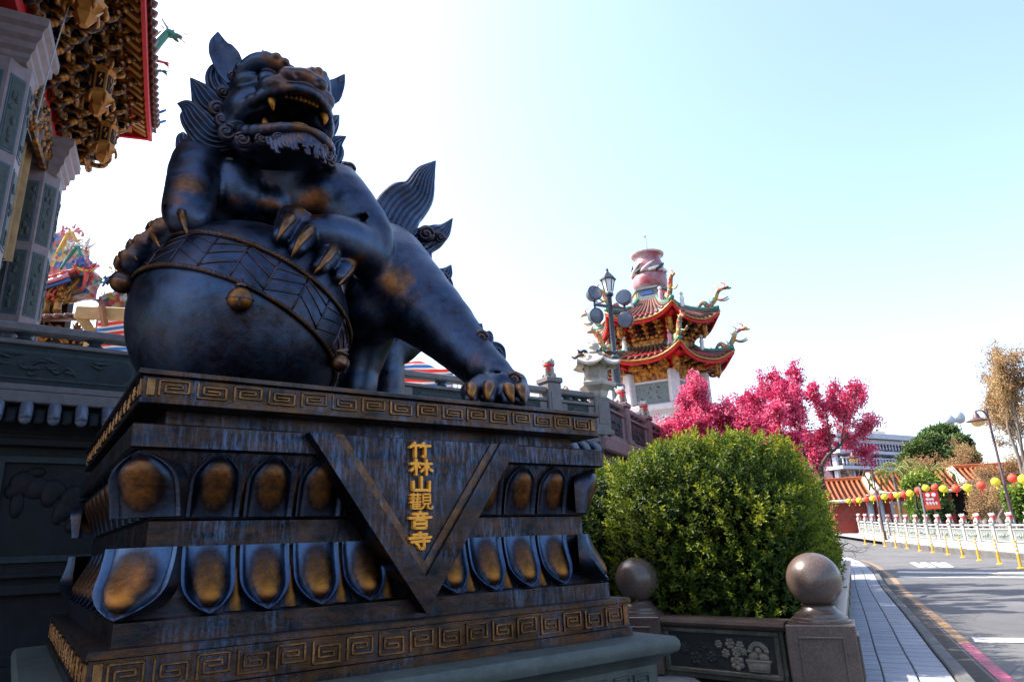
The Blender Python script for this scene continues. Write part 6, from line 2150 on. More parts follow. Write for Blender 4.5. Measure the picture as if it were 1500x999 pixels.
def leaves_mesh(name, m, C, D, Nn, L, W, tint, fold=.25):
    """one folded four-sided leaf per row: C base point, D direction, Nn rough normal"""
    C, D, Nn = (np.asarray(q, float) for q in (C, D, Nn))
    D /= np.linalg.norm(D, axis=1)[:, None] + 1e-9
    S_ = np.cross(D, Nn)
    S_ /= np.linalg.norm(S_, axis=1)[:, None] + 1e-9
    Nn = np.cross(S_, D)
    L = np.asarray(L)[:, None] * np.ones((len(C), 1))
    W = np.asarray(W)[:, None] * np.ones((len(C), 1))
    V = np.empty((len(C), 4, 3))
    V[:, 0] = C
    V[:, 1] = C + D * L * .5 + S_ * W * .5 + Nn * W * fold
    V[:, 2] = C + D * L - Nn * L * .12
    V[:, 3] = C + D * L * .5 - S_ * W * .5 + Nn * W * fold
    n = len(C)
    me = bpy.data.meshes.new(name)
    me.vertices.add(n * 4)
    me.vertices.foreach_set('co', V.astype(np.float32).ravel())
    idx = np.arange(n)[:, None] * 4 + np.array((0, 1, 2, 0, 2, 3))[None]
    me.loops.add(n * 6)
    me.loops.foreach_set('vertex_index', idx.astype(np.int32).ravel())
    me.polygons.add(n * 2)
    me.polygons.foreach_set('loop_start', np.arange(0, n * 6, 3, dtype=np.int32))
    me.update(calc_edges=True)
    me.materials.append(MATS[m])
    a = me.attributes.new('tint', 'FLOAT', 'POINT')
    a.data.foreach_set('value', np.repeat(np.clip(tint, 0, 1), 4).astype(np.float32))
    return me
def rosettes(P, Nn, per, L, W, spread=.9, up=.3):
    """rosettes of leaves at points P with outward normals Nn"""
    n = len(P)
    P2 = np.repeat(P, per, 0)
    N2 = np.repeat(Nn, per, 0)
    rv = nrg.normal(size=(n * per, 3))
    rv -= N2 * np.sum(rv * N2, 1)[:, None]
    rv /= np.linalg.norm(rv, axis=1)[:, None] + 1e-9
    D = N2 * nrg.uniform(.25, 1.0, (n * per, 1)) + rv * spread + np.array((0, 0, up))
    return P2, D, N2 + nrg.normal(size=(n * per, 3)) * .3, L * nrg.uniform(.7, 1.25, n * per), W * nrg.uniform(.75, 1.2, n * per)
def lump(P, seed, amp, sc):
    """smooth pseudo-noise for uneven outlines"""
    r = np.random.default_rng(seed)
    o = np.zeros(len(P))
    for q in range(7):
        w = r.normal(size=3) * sc * (1 + q * .35)
        o += np.sin(P @ w + r.uniform(0, 6)) / (1 + q * .35)
    return amp * o / 2.2
# --- hedge: several boxy clipped bushes in the planter
hO = np.array((postR[0], postR[1], 0.0))
def hw(a, b, z):
    return hO + hd * a - hr * b + np.array((0, 0, z))
bushes = [  # along, left, z, radii, shoots, leaf size, label
    (1.55, 1.00, 1.02, (1.00, .95, 1.10), 6500, .060, 'large sunlit clipped evergreen bush behind the carved planter panel'),
    (2.05, 2.35, .98, (1.05, .90, 1.06), 3000, .060, 'darker evergreen bush between the pedestal and the large clipped bush'),
    (3.45, .92, 1.03, (1.30, .95, 1.06), 3000, .062, 'evergreen bush leaning over the pavement beside the low side wall'),
    (5.7, .95, 1.0, (1.6, .92, 1.02), 1700, .075, 'evergreen bush further along the pavement, under the cherry trees'),
    (8.6, 1.0, .95, (1.8, .92, .95), 1200, .095, 'last evergreen bush of the planter along the pavement')]
def superpoint(n, e=4.5):
    v = nrg.normal(size=(n, 3))
    v /= (np.sum(np.abs(v) ** e, 1) ** (1 / e))[:, None]
    nn = np.sign(v) * np.abs(v) ** (e - 1)
    nn /= np.linalg.norm(nn, axis=1)[:, None]
    return v, nn
HB = np.array((hd, -hr, (0, 0, 1.0)))
PERL = 11
for bi, (a, b, z, r, npt, ls, lab_) in enumerate(bushes):
    c = hw(a, b, z)
    t = thing('evergreen_bush', lab_, 'bush', (c[0], c[1], 0))
    rr = np.array(r)
    v, nn = superpoint(npt)
    loc = v * rr
    bump_ = lump(loc, 3 + bi, .050, 2.4) + lump(loc, 30 + bi, .045, 6.5) + lump(loc, 60 + bi, .03, 14)
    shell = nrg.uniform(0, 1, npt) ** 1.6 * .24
    loc = loc * (1 + bump_ - shell)[:, None]
    W_ = loc @ HB + c
    Nw = (nn / rr) @ HB
    Nw /= np.linalg.norm(Nw, axis=1)[:, None]
    keep = W_[:, 2] > .12
    W_, Nw, shell, bump_ = W_[keep], Nw[keep], shell[keep], bump_[keep]
    n = len(W_)
    ax = Nw * .75 + np.array((0, 0, .55)) + nrg.normal(size=(n, 3)) * .32
    ax /= np.linalg.norm(ax, axis=1)[:, None]
    s1 = np.cross(ax, nrg.normal(size=(n, 3)))
    s1 /= np.linalg.norm(s1, axis=1)[:, None]
    s2 = np.cross(ax, s1)
    ln = ls * nrg.uniform(1.4, 2.4, n)
    C_, D_, N_, T_, L_ = [], [], [], [], []
    base_t = np.clip(.54 + bump_ * 2.8 - shell * 1.6 + nrg.normal(size=n) * .13, 0, 1)  # brighter on lumps, darker with depth: sun and shade painted into the tint
    for q in range(PERL):
        f = q / (PERL - 1)
        an = 2.4 * q
        rad_ = s1 * math.cos(an) + s2 * math.sin(an)
        C_.append(W_ - np.array((c[0], c[1], 0)) + ax * (ln * f)[:, None])
        D_.append(rad_ * (1.0 - .55 * f) + ax * (.25 + .8 * f) + nrg.normal(size=(n, 3)) * .15)
        N_.append(ax + nrg.normal(size=(n, 3)) * .2)
        T_.append(base_t + .30 * (f - .5) + nrg.normal(size=n) * .06)
        L_.append(ls * nrg.uniform(.75, 1.2, n) * (1.05 - .35 * f))
    C_, D_, N_, T_, L_ = np.vstack(C_), np.vstack(D_), np.vstack(N_), np.concatenate(T_), np.concatenate(L_)
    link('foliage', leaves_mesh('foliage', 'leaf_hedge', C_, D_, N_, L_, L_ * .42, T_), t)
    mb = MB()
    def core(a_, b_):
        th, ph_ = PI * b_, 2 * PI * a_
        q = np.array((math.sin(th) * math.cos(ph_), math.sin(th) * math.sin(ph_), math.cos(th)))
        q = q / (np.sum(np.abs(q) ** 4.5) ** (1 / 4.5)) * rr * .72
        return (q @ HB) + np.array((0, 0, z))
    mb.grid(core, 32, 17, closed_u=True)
    mb.build('dark_core', 'leaf_core', t, True, recalc=False)  # solid core added to stop see-through, coloured dark as the shaded inside
    for q in range(3):
        x_, y_ = nrg.uniform(-.4, .4, 2)
        MB().tube([(x_, y_, 0), (x_ * 1.2, y_ * 1.2, .35), (x_ * 1.6, y_ * 1.5, .8)], [.05, .045, .03], 7).build('stem', 'bark_dark', t, True)
# --- trees
def grow(start, dirv, length, rad, levels, rg, spread=.55, up=.12, kids=(3, 4), shrink=.70, gnarl=.18, out=None, tips=None, lv=0):
    """branch skeleton: list of (path, radii); twigs collected in tips"""
    out = [] if out is None else out
    tips = [] if tips is None else tips
    n = 6
    P = [np.array(start, float)]
    d = unit(dirv)
    for i in range(n):
        d = unit(d + rg.normal(size=3) * gnarl + np.array((0, 0, up)) * .5)
        P.append(P[-1] + d * length / n)
    R_ = np.linspace(rad, rad * .55, n + 1)
    out.append((np.array(P), R_, lv))
    if lv == levels:
        tips.append(np.array(P))
        return out, tips
    for q in range(rg.integers(kids[0], kids[1] + 1)):
        i = int(rg.integers(max(2, n // 2), n + 1)) if q else n
        ax = rg.normal(size=3)
        ax -= d * (ax @ d)
        nd = unit(d * (1 - spread * .3) + unit(ax) * spread * rg.uniform(.6, 1.25) + np.array((0, 0, up)))
        grow(P[i], nd, length * shrink * rg.uniform(.8, 1.2), R_[i] * .72, levels, rg, spread, up, kids, shrink, gnarl, out, tips, lv + 1)
    return out, tips
def tree(name, label, cat, p, skel, m_bark, group=None):
    t = thing(name, label, cat, tuple(p), 0, group)
    br, tips = skel
    mt, mbk = MB(), MB()
    for P, R_, lv in br:
        (mt if lv == 0 else mbk).tube(P, R_, 8 if lv < 2 else (5 if lv == 2 else 4), cap=False)
    tr_ = mt.build('trunk', m_bark, t, True, recalc=False)
    if mbk.v:
        mbk.build('branches', m_bark, t, True, recalc=False)
    return t, br, tips
def cherry(label, px, dist_y, lean, seed, h, width, npt):
    p = at_y(px, 700, dist_y); p[2] = 0
    rg = np.random.default_rng(seed)
    sk = grow((0, 0, 0), (lean[0], lean[1], 1.0), h * .42, .10, 4, rg, .85, .10, (3, 4), .68, .16)
    allp = np.vstack([b[0] for b in sk[0]])
    # squash and spread into the wide, flat crown the photograph shows
    zmax = allp[:, 2].max()
    wmax = np.abs(allp[:, :2]).max()
    for P, R_, lv in sk[0]:
        f = np.clip(P[:, 2] / zmax, 0, 1)
        P[:, 2] = h * (1 - (1 - f) ** 1.3)
        P[:, :2] *= (width / wmax)
    t, br, tips = tree('cherry_tree', label, 'tree', p, sk, 'bark_dark', None)
    src = [P for P, R_, lv in br if lv >= 3]
    pts = []
    for P in src:
        for q in range(16):
            i = rg.uniform(0, len(P) - 1.001)
            k_ = int(i)
            pts.append(P[k_] * (1 - i + k_) + P[k_ + 1] * (i - k_))
    pts = np.array(pts)
    pts = pts[rg.permutation(len(pts))[:npt]] + rg.normal(size=(min(npt, len(pts)), 3)) * .05
    per = 10
    P2 = np.repeat(pts, per, 0) + rg.normal(size=(len(pts) * per, 3)) * .042
    D = rg.normal(size=P2.shape)
    tint = np.repeat(np.clip(.45 + lump(pts, seed, .3, 1.2) + rg.normal(size=len(pts)) * .22, 0, 1), per) + rg.normal(size=len(P2)) * .2
    me = leaves_mesh('blossom', 'blossom', P2, D, rg.normal(size=P2.shape), np.full(len(P2), .044), np.full(len(P2), .042), tint, .3)
    link('blossom', me, t)
    return t
cherry('cherry tree in deep pink blossom in front of the tower', 1030, 15.5, (-.1, .0), 5, 3.75, 2.3, 7000)
cherry('cherry tree in deep pink blossom behind the middle of the hedge', 1112, 14.0, (0, .1), 8, 4.3, 2.1, 7000)
cherry('cherry tree in pink blossom with spreading branches at the street end of the hedge', 1172, 14.5, (.22, .1), 21, 5.0, 2.35, 4600)
cherry('cherry tree in pink blossom filling the gap behind the clipped bush', 1075, 17.5, (0, .1), 13, 4.7, 2.3, 6500)
cherry('cherry tree in pink blossom behind the sunlit clipped bush', 1135, 17.0, (.05, .1), 17, 5.2, 2.3, 7000)
# bare shrubbery under the last cherry tree
def bare(label, p, h, w, seed, m='bark_grey', cat='shrub', name='bare_shrub', levels=4, leaf=None, nleaf=0, ls=.05, group=None, rad=.05):
    rg = np.random.default_rng(seed)
    sk = grow((0, 0, 0), (rg.uniform(-.15, .15), rg.uniform(-.15, .15), 1), h * .38, rad, levels, rg, .8, .1, (3, 4), .68, .22)
    allp = np.vstack([b[0] for b in sk[0]])
    for P, R_, lv in sk[0]:
        P[:, 2] *= h / allp[:, 2].max()
        P[:, :2] *= w / np.abs(allp[:, :2]).max()
    t, br, tips = tree(name, label, cat, p, sk, m, group)
    if leaf:
        src = np.vstack([P for P, R_, lv in br if lv >= levels - 1])
        pts = src[rg.integers(0, len(src), nleaf)] + rg.normal(size=(nleaf, 3)) * ls * 3.0
        per = 6
        P2 = np.repeat(pts, per, 0) + rg.normal(size=(nleaf * per, 3)) * ls * 1.6
        tint = np.repeat(np.clip(.5 + lump(pts, seed, .35, 1.0) + rg.normal(size=nleaf) * .15, 0, 1), per) + rg.normal(size=len(P2)) * .08
        link('crown', leaves_mesh('crown', leaf, P2, rg.normal(size=P2.shape) + np.array((0, 0, .3)), rg.normal(size=P2.shape), np.full(len(P2), ls * 2.0), np.full(len(P2), ls * 1.2), tint), t)
    return t
q = at_y(1215, 740, 18.0); q[2] = 0
bare('leafless grey shrub under the last cherry tree by the street', q, 2.6, 1.5, 3)
# ------------------------------------------------------------------ across the street
def gz(p):
    return rise(p[0], p[1]) + .06
# far balustrade with lion posts
BR, BL = at_y(1487, 792, 32.0), at_y(1262, 780, 53.0)
plain('marble_white', (.30, .285, .275), .6, 0, .15, 8, .15, 60)
plain('marble_panel', (.15, .18, .16), .6, 0, .25, 6, .3, 30)
bl_n = 16
bdir = (BL - BR); bdir[2] = 0
step = bdir / (bl_n - 2)
bdir_u = unit(bdir)
brz = math.atan2(bdir_u[1], bdir_u[0])
bp = [BR + step * (i - 1) for i in range(bl_n)]
proto = None
for i, p in enumerate(bp):
    z = gz(p) + .26
    lab_ = 'pale stone lion post with red scarf on the far balustrade across the road'
    if proto is None:
        proto = thing('lion_post', lab_, 'post', (0, 0, 0), 0, 'lion posts of the far balustrade')
        MB().box((0, 0, .40), (.24, .24, .98), None, .015).build('shaft', 'marble_white', proto)
        MB().box((0, 0, .93), (.31, .31, .10), None, .02).build('block', 'marble_white', proto)
        copy_finial(proto, .98, 1.25, -PI / 2)
        o = proto
    else:
        o = copy_tree(proto)
    o.location = (p[0], p[1], z - .09)
    o.rotation_euler = (0, 0, brz)
for i in range(bl_n - 1):
    a, b = bp[i], bp[i + 1]
    L_ = np.linalg.norm((b - a)[:2])
    z = gz((a + b) / 2) + .26
    sl_ = math.atan2(gz(b) - gz(a), L_)
    t = thing('far_balustrade_panel', 'pale stone panel with hand rail between two lion posts of the far balustrade', 'balustrade', ((a[0] + b[0]) / 2, (a[1] + b[1]) / 2, z), brz, 'panels of the far balustrade')
    t.rotation_euler = (0, -sl_, brz)
    w = L_ - .24
    MB().box((0, 0, .32), (w, .10, .52)).build('panel', 'marble_panel', t)
    MB().box((0, 0, .60), (w, .16, .06), None, .01).build('middle_rail', 'marble_white', t)
    MB().box((0, 0, .06), (w, .16, .06), None, .01).build('bottom_rail', 'marble_white', t)
    for s in (-1, 1):
        MB().box((s * (w / 2 - .05), 0, .33), (.09, .13, .48), None, .01).build('stile', 'marble_white', t)
        MB().lathe([(.05, .63), (.06, .66), (.04, .69), (.06, .73)], 8, (s * w * .25, 0, 0)).build('vase_block', 'marble_white', t, True)
    MB().box((0, 0, .77), (w, .14, .09), None, .02).build('hand_rail', 'marble_white', t)
    mb = MB()
    for q in range(6):
        P = [(-w * .38 + w * .13 * q, .055, .2 + .2 * rnd.random()), (-w * .34 + w * .13 * q, .065, .25 + .2 * rnd.random()), (-w * .3 + w * .13 * q, .055, .2 + .2 * rnd.random())]
        mb.tube(P, .025, 5)
    tag(mb.build('relief', 'marble_white', t, True), kind='stuff')
    t2 = thing('balustrade_plinth', 'low pale stone plinth under the far balustrade', 'plinth', ((a[0] + b[0]) / 2, (a[1] + b[1]) / 2, z - .26), brz, 'plinths of the far balustrade')
    t2.rotation_euler = (0, -sl_, brz)
    MB().box((0, 0, .10), (L_ - .002, .42, .32), None, .012).build('block', 'marble_white', t2)
    MB().box((0, 0, -.02), (L_ - .004, .62, .16), None, .012).build('step', 'marble_white', t2)
# low building with orange tiles
plain('tile_dark', (.035, .010, .006), .8, 0, .3, 3, spec=.1)
plain('tile_orange', (.36, .080, .018), .45, 0, .3, 3, .2, 20, per_obj=.12)
plain('tile_cream', (.62, .55, .42), .6, 0, .15, 5)
plain('wall_red', (.26, .035, .022), .85, 0, .25, 3, .2, 20)
plain('window_frame_grey', (.30, .33, .38), .6, 0, .15, 6)
plain('shutter_orange', (.50, .20, .04), .6, 0, .2, 6)
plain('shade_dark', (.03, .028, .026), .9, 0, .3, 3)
OB = at_y(1262, 760, 60.0)
OE = at_y(1480, 745, 57.0)
od = unit((OE - OB) * np.array((1, 1, 0)))
orz = math.atan2(od[1], od[0])
zo = gz(OB)
Lo = float(np.linalg.norm((OE - OB)[:2])) + 4
ob = thing('tiled_gatehouse', 'long low building with orange tiled roof and red wall across the road', 'building', (OB[0], OB[1], zo), orz)
Ro = rotz(orz)
def obz(px, py, Y):
    return at_y(px, py, Y)[2] - zo
e_z, r_z = obz(1290, 722, 58), obz(1290, 693, 60)
wall_end = Lo * .42
MB().box((wall_end / 2 - 1.0, 1.6, e_z / 2), (wall_end + 2.0, 2.6, e_z)).build('wall', 'wall_red', ob)
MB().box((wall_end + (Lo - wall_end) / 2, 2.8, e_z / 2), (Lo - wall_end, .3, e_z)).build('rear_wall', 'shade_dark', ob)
for q in range(5):
    x = wall_end + .6 + q * (Lo - wall_end - 1) / 4
    MB().box((x, .4, e_z / 2), (.45, .45, e_z), None, .02).build('pillar', 'wall_red', ob)
def slope(x0, x1, nm, dz=0.0):
    f = lambda a, b: (x0 + (x1 - x0) * a, -1.0 + 3.2 * b, e_z + dz + (r_z - e_z) * (max(b, 0.0) ** 1.25) + .25 * abs(2 * a - 1) ** 5 * (1 - b))
    s_ = MB().grid(f, 16, 8).build('roof_slope', 'tile_dark', ob, True)
    MB().grid(lambda a, b: (x0 + (x1 - x0) * a, 5.4 - 3.2 * b, e_z + dz + (r_z - e_z) * (b ** 1.25)), 8, 6).build('rear_slope', 'tile_orange', ob, True)
    n = int((x1 - x0) / .38)
    for i in range(n):
        a = (i + .5) / n
        MB().tube([np.array(f(a, b)) + (0, 0, .04) for b in np.linspace(-.01, 1, 8)], .105, 6).build('roll_tile', 'tile_orange', s_, True, recalc=False)
    MB().tube([np.array(f(a, -.01)) - (0, 0, .12) for a in np.linspace(0, 1, 14)], .13, 7).build('eave', 'tile_cream', s_, True)
    MB().box(((x0 + x1) / 2, 2.2, r_z + dz + .12), (x1 - x0 + .3, .4, .35), None, .05).build('ridge', 'tile_orange', s_)
    for xx in (x0, x1):
        MB().tube([np.array(f(0 if xx == x0 else 1, b)) + (0, 0, .12) for b in np.linspace(0, 1, 6)], .2, 7).build('verge', 'tile_cream', s_, True)
xs_ = wall_end * .22
slope(-3.4, xs_ - .25, 'left', -.35)
slope(xs_ + .15, Lo * .52, 'mid')
slope(Lo * .52 + .3, Lo + 1, 'right', .1)
for i, x in enumerate((xs_ + 1.9, xs_ + 3.9)):
    fr_ = MB().box((x, .27, e_z * .55), (1.7, .10, 1.5), None, .03).build('window', 'window_frame_grey', ob)
    MB().box((x, .20, e_z * .55), (1.15, .08, .95), None, .02).build('shutter', 'shutter_orange', fr_)
for x in (xs_ - .6, xs_ + .2):
    MB().lathe([(.35, 0), (.3, .2), (.26, .3), (.26, e_z)], 12, (x, -.2, 0)).build('column', 'window_frame_grey', ob, True)
# white building behind
WB, WE = at_y(1242, 690, 95.0), at_y(1352, 690, 104.0)
plain('paint_lilac', (.50, .50, .58), .7, 0, .12, 2)
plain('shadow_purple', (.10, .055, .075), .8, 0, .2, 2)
plain('glass_dark', (.04, .05, .07), .12, 0, .2, 2)
plain('penthouse_cream', (.52, .48, .34), .8, 0, .12, 2)
wd = unit((WE - WB) * np.array((1, 1, 0)))
wrz = math.atan2(wd[1], wd[0])
Lb = float(np.linalg.norm((WE - WB)[:2])) + 6
zb = rise(WB[0], WB[1]) + .06
wb = thing('white_hall', 'pale multi-storey hall with balconies and railings behind the tiled gatehouse', 'building', (WB[0], WB[1], zb), wrz)
wz = lambda py, Y=97.0: at_y(1290, py, Y)[2] - zb
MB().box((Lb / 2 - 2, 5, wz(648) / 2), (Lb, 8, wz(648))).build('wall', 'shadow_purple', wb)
for q, (y0, y1) in enumerate(((664, 658), (687, 681), (647, 641))):
    z0, z1 = wz(y0), wz(y1)
    sb = MB().box((Lb / 2 - 2, .2, (z0 + z1) / 2 - .15), (Lb + 1, 2.6, .45), None, .03).build('balcony_slab', 'paint_lilac', wb)
    if q < 2:
        MB().box((Lb / 2 - 2, -.95, z1 + .9), (Lb + .6, .18, .16), None, .02).build('rail', 'paint_lilac', sb)
        for i in range(34):
            MB().lathe([(.09, 0), (.14, .25), (.08, .55), (.1, .95)], 6, (-2 + i * (Lb + .4) / 33, -.95, z1 - .05)).build('baluster', 'paint_lilac', sb, True)
for i in range(8):
    x = -1.6 + i * (Lb - .6) / 7
    MB().box((x, .5, wz(648) / 2), (.5, .6, wz(648)), None, .03).build('pier', 'paint_lilac', wb)
    for (y0, y1) in ((658, 650), (680, 668)):
        w_ = MB().box((x + (Lb - .6) / 14, .98, (wz(y0) + wz(y1)) / 2 + .3), ((Lb - .6) / 7 * .6, .12, wz(y1) - wz(y0)), None, .02).build('window', 'paint_lilac', wb)
        for s in (-1, 1):
            MB().box((x + (Lb - .6) / 14 + s * (Lb - .6) / 7 * .145, .91, (wz(y0) + wz(y1)) / 2 + .3), ((Lb - .6) / 7 * .24, .06, (wz(y1) - wz(y0)) * .84)).build('pane', 'glass_dark', w_)
MB().grid(lambda a, b: (-3.5 + (Lb + 3) * a, -1.6 + 10 * b, wz(641) + .1 + .8 * math.sin(PI * b)), 4, 9).build('roof', 'paint_lilac', wb, True)
MB().box((Lb / 2 - 2, -1.5, wz(639)), (Lb + 2.6, .3, .8), None, .05).build('cornice', 'paint_lilac', wb)
ph_ = MB().box((Lb * .40, 3, wz(633)), (Lb * .28, 3, wz(624) - wz(642)), None, .03).build('penthouse', 'penthouse_cream', wb)
for q in range(3):
    MB().box((Lb * .44 + q * .9, 1.48, wz(637)), (.6, .06, .9)).build('penthouse_window', 'glass_dark', ph_)
# lattice mast with dishes
mp = at_y(1408, 690, 130.0)
mst = thing('lattice_mast', 'pale lattice mast with round dishes behind the pine tree', 'mast', (mp[0], mp[1], 0), .3)
plain('mast_pale', (.50, .54, .58), .6, .2, .1, 3)
mz = lambda py: at_y(1406, py, 130.0)[2]
ht = mz(612)
cors = [np.array((s, t_, 0)) for s, t_ in ((-1, -1), (1, -1), (1, 1), (-1, 1))]
wdt = lambda z: 1.9 - .9 * z / ht
for c in cors:
    MB().tube([c * wdt(0), c * wdt(ht) + (0, 0, ht)], .13, 5).build('leg', 'mast_pale', mst)
for q in range(12):
    z0, z1 = ht * q / 12, ht * (q + 1) / 12
    mb = MB()
    for i in range(4):
        a, b = cors[i], cors[(i + 1) % 4]
        mb.tube([a * wdt(z0) + (0, 0, z0), b * wdt(z1) + (0, 0, z1)], .07, 4)
        mb.tube([b * wdt(z0) + (0, 0, z0), a * wdt(z1) + (0, 0, z1)], .07, 4)
    mb.build('bracing', 'mast_pale', mst, recalc=False)
for dx_, py, r in ((-1.8, 617, 1.0), (.6, 613, 1.2), (-2.2, 637, 1.0)):
    MB().lathe([(r, .45), (r * .98, .2), (r * .6, 0), (.1, -.1)], 16, (dx_, -1.3, mz(py)), (-.2, -1, .05)).build('dish', 'mast_pale', mst, True)
# street lamps
plain('lamp_brown', (.085, .045, .05), .5, .3, .2, 6)
plain('lamp_amber', (.55, .34, .12), .3, 0, .1, 5)
def street_lamp(label, base_px, Y, top_py, reach, head, rz, sc=1.0):
    p = at_y(base_px[0], base_px[1], Y)
    z0 = gz(p)
    t = thing('street_lamp', label, 'street lamp', (p[0], p[1], z0), rz)
    h = at_y(base_px[0], top_py, Y)[2] - z0
    MB().lathe([(.13, 0), (.13, .5), (.085, .6), (.07, h * .35), (.085, h * .36), (.06, h * .37), (.05, h)], 12).build('pole', 'lamp_brown', t, angle=40)
    P = smooth_path([(0, 0, h * .93), (-reach * .25, 0, h * .975), (-reach * .6, 0, h * .985), (-reach, 0, h * .975)], 10)
    MB().tube(P, [.05, .045, .04, .038, .036, .035, .034, .034, .033, .033], 8).build('arm', 'lamp_brown', t, True)
    e = P[-1]
    hd_ = MB().lathe([(.04 * sc, .02), (.05 * sc, -.05), (.10 * sc, -.14), (.14 * sc, -.30), (.24 * sc, -.36), (.40 * sc, -.44), (.41 * sc, -.46), (.25 * sc, -.455)], 18, e).build('lamp_shade', 'lamp_brown', t, angle=40)
    MB().ball(e + np.array((0, 0, -.46 * sc)), (.24 * sc, .24 * sc, .17 * sc), 16, 10).build('lamp_glass', 'lamp_amber', hd_, True)
    return t
street_lamp('brown street lamp with bell shade leaning over the lantern string beside the last lion post', (1480, 744), 32.6, 597, .78, 0, 0.35, 1.15)
street_lamp('brown street lamp with bell shade in front of the white hall', (1293, 772), 47.0, 656, 1.2, 0, 0.15, 1.25)
# red notice board on posts
sp_ = at_y(1366, 770, 40.0)
sg = thing('red_notice_board', 'red notice board with white lettering on two thin posts behind the far balustrade', 'sign', (sp_[0], sp_[1], gz(sp_)), -.3)
sz = lambda py: at_y(1370, py, 40.0)[2] - gz(sp_)
plain('sign_red', (.60, .03, .03), .6, 0, .15, 3)
plain('sign_orange', (.66, .10, .02), .6, 0, .15, 3)
bd = MB().box((.22, 0, (sz(720) + sz(746)) / 2), (.78, .05, sz(720) - sz(746)), None, .01).build('board', 'sign_red', sg)
MB().box((.22, -.03, sz(742)), (.74, .02, .22), None, .004).build('lower_band', 'sign_orange', bd)
# what can be made out of its print: two round marks and two lines of blocky white characters
for x in (.07, .37):
    MB().lathe([(.11, 0), (.11, .012)], 18, (x, -.028, sz(724.5)), (0, -1, 0)).build('round_mark', 'post_white', bd)
for (zz, h_, xs2) in ((sz(731), .13, (0.0, .13, .27)), (sz(737), .17, (-.02, .13, .28, .43))):
    for x in xs2:
        mb = MB()
        mb.box((x, -.032, zz), (.11, .014, .03)); mb.box((x, -.033, zz + h_ * .35), (.10, .014, .03)); mb.box((x - .02, -.034, zz + h_ * .1), (.03, .014, h_)); mb.box((x + .035, -.0345, zz - .02), (.03, .014, h_ * .8))
        mb.build('print_character', 'post_white', bd, recalc=False)
MB().box((-.26, 0, sz(712) / 2), (.07, .07, sz(712))).build('post', 'post_metal', sg)
MB().box((.30, .06, sz(746) / 2 + .1), (.06, .06, sz(746) + .2)).build('post', 'lamp_brown', sg)
# festoon of paper lanterns
plain('lantern_red', (.70, .055, .02), .7, 0, .15, 8)
plain('lantern_yellow', (.74, .62, .02), .7, 0, .15, 8)
ctrl = [(1236, 733, 54), (1250, 732.5, 52), (1290, 727, 48), (1330, 721, 43.5), (1358, 712, 41), (1385, 713.5, 38), (1415, 711, 35.5), (1450, 704, 33), (1475, 697, 31.5), (1505, 697, 29.5), (1540, 690, 28)]
line = smooth_path([at_y(x, y - 4, Y) for x, y, Y in ctrl], 200)
cabs = thing('lantern_cable', 'dark cable carrying the red and yellow paper lanterns over the far balustrade', 'cable', tuple(line[100]))
MB().tube(line - line[100], .012, 5).build('wire', 'iron_blue', cabs)
pxs = [1243, 1251, 1258.5, 1268, 1277, 1285, 1295, 1304.5, 1313.5, 1323.5, 1333, 1344, 1354, 1367.5, 1381, 1399, 1416.5, 1435.5, 1457, 1482, 1498, 1520]
def pxof(p):
    d = p - CAMP
    return 750 + FPX * (d @ nR) / (d @ nF)
lpx = np.array([pxof(p) for p in line])
for col, nm in (('lantern_yellow', 'yellow'), ('lantern_red', 'red')):
    mb = MB()
    pr = [(.05, 0), (.13, -.03), (.19, -.10), (.215, -.18), (.19, -.27), (.13, -.34), (.06, -.37)]
    n_ = 16
    vs, fs = [], []
    for r, z in pr:
        for j in range(n_):
            a = 2 * PI * j / n_
            q = r * (1.0 if j % 2 else .90)
            vs.append((q * math.cos(a), q * math.sin(a), z))
    fs = [(i * n_ + j, i * n_ + (j + 1) % n_, (i + 1) * n_ + (j + 1) % n_, (i + 1) * n_ + j) for i in range(len(pr) - 1) for j in range(n_)]
    mb.add(vs, fs + [tuple(range(n_)), tuple((len(pr) - 1) * n_ + j for j in range(n_))])
    body_me = mb.mesh('paper_body', col, True)
    cap_me = MB().lathe([(.06, 0), (.06, .03), (.02, .05)], 10).mesh('end_cap', 'gold_paint')
    tas_me = MB().lathe([(.015, -.40), (.03, -.45), (.025, -.55)], 8).mesh('tassel', col)
    src = thing('paper_lantern', '%s paper lantern hanging on the cable over the far balustrade' % nm, 'lantern', (0, 0, 0), 0, '%s lanterns of the string' % nm)
    link('paper_body', body_me, src); link('end_cap', cap_me, src); link('tassel', tas_me, src)
    first = True
    for i, x in enumerate(pxs):
        if (i % 2 == 0) != (nm == 'yellow'):
            continue
        p = line[int(np.argmin(np.abs(lpx - x)))]
        o = src if first else copy_tree(src)
        first = False
        o.location = (p[0], p[1], p[2] - .05)
        o.rotation_euler = (rnd.uniform(-.12, .12), rnd.uniform(-.12, .12), rnd.uniform(0, 6))
        s_ = rnd.uniform(.92, 1.12)
        o.scale = (s_,) * 3
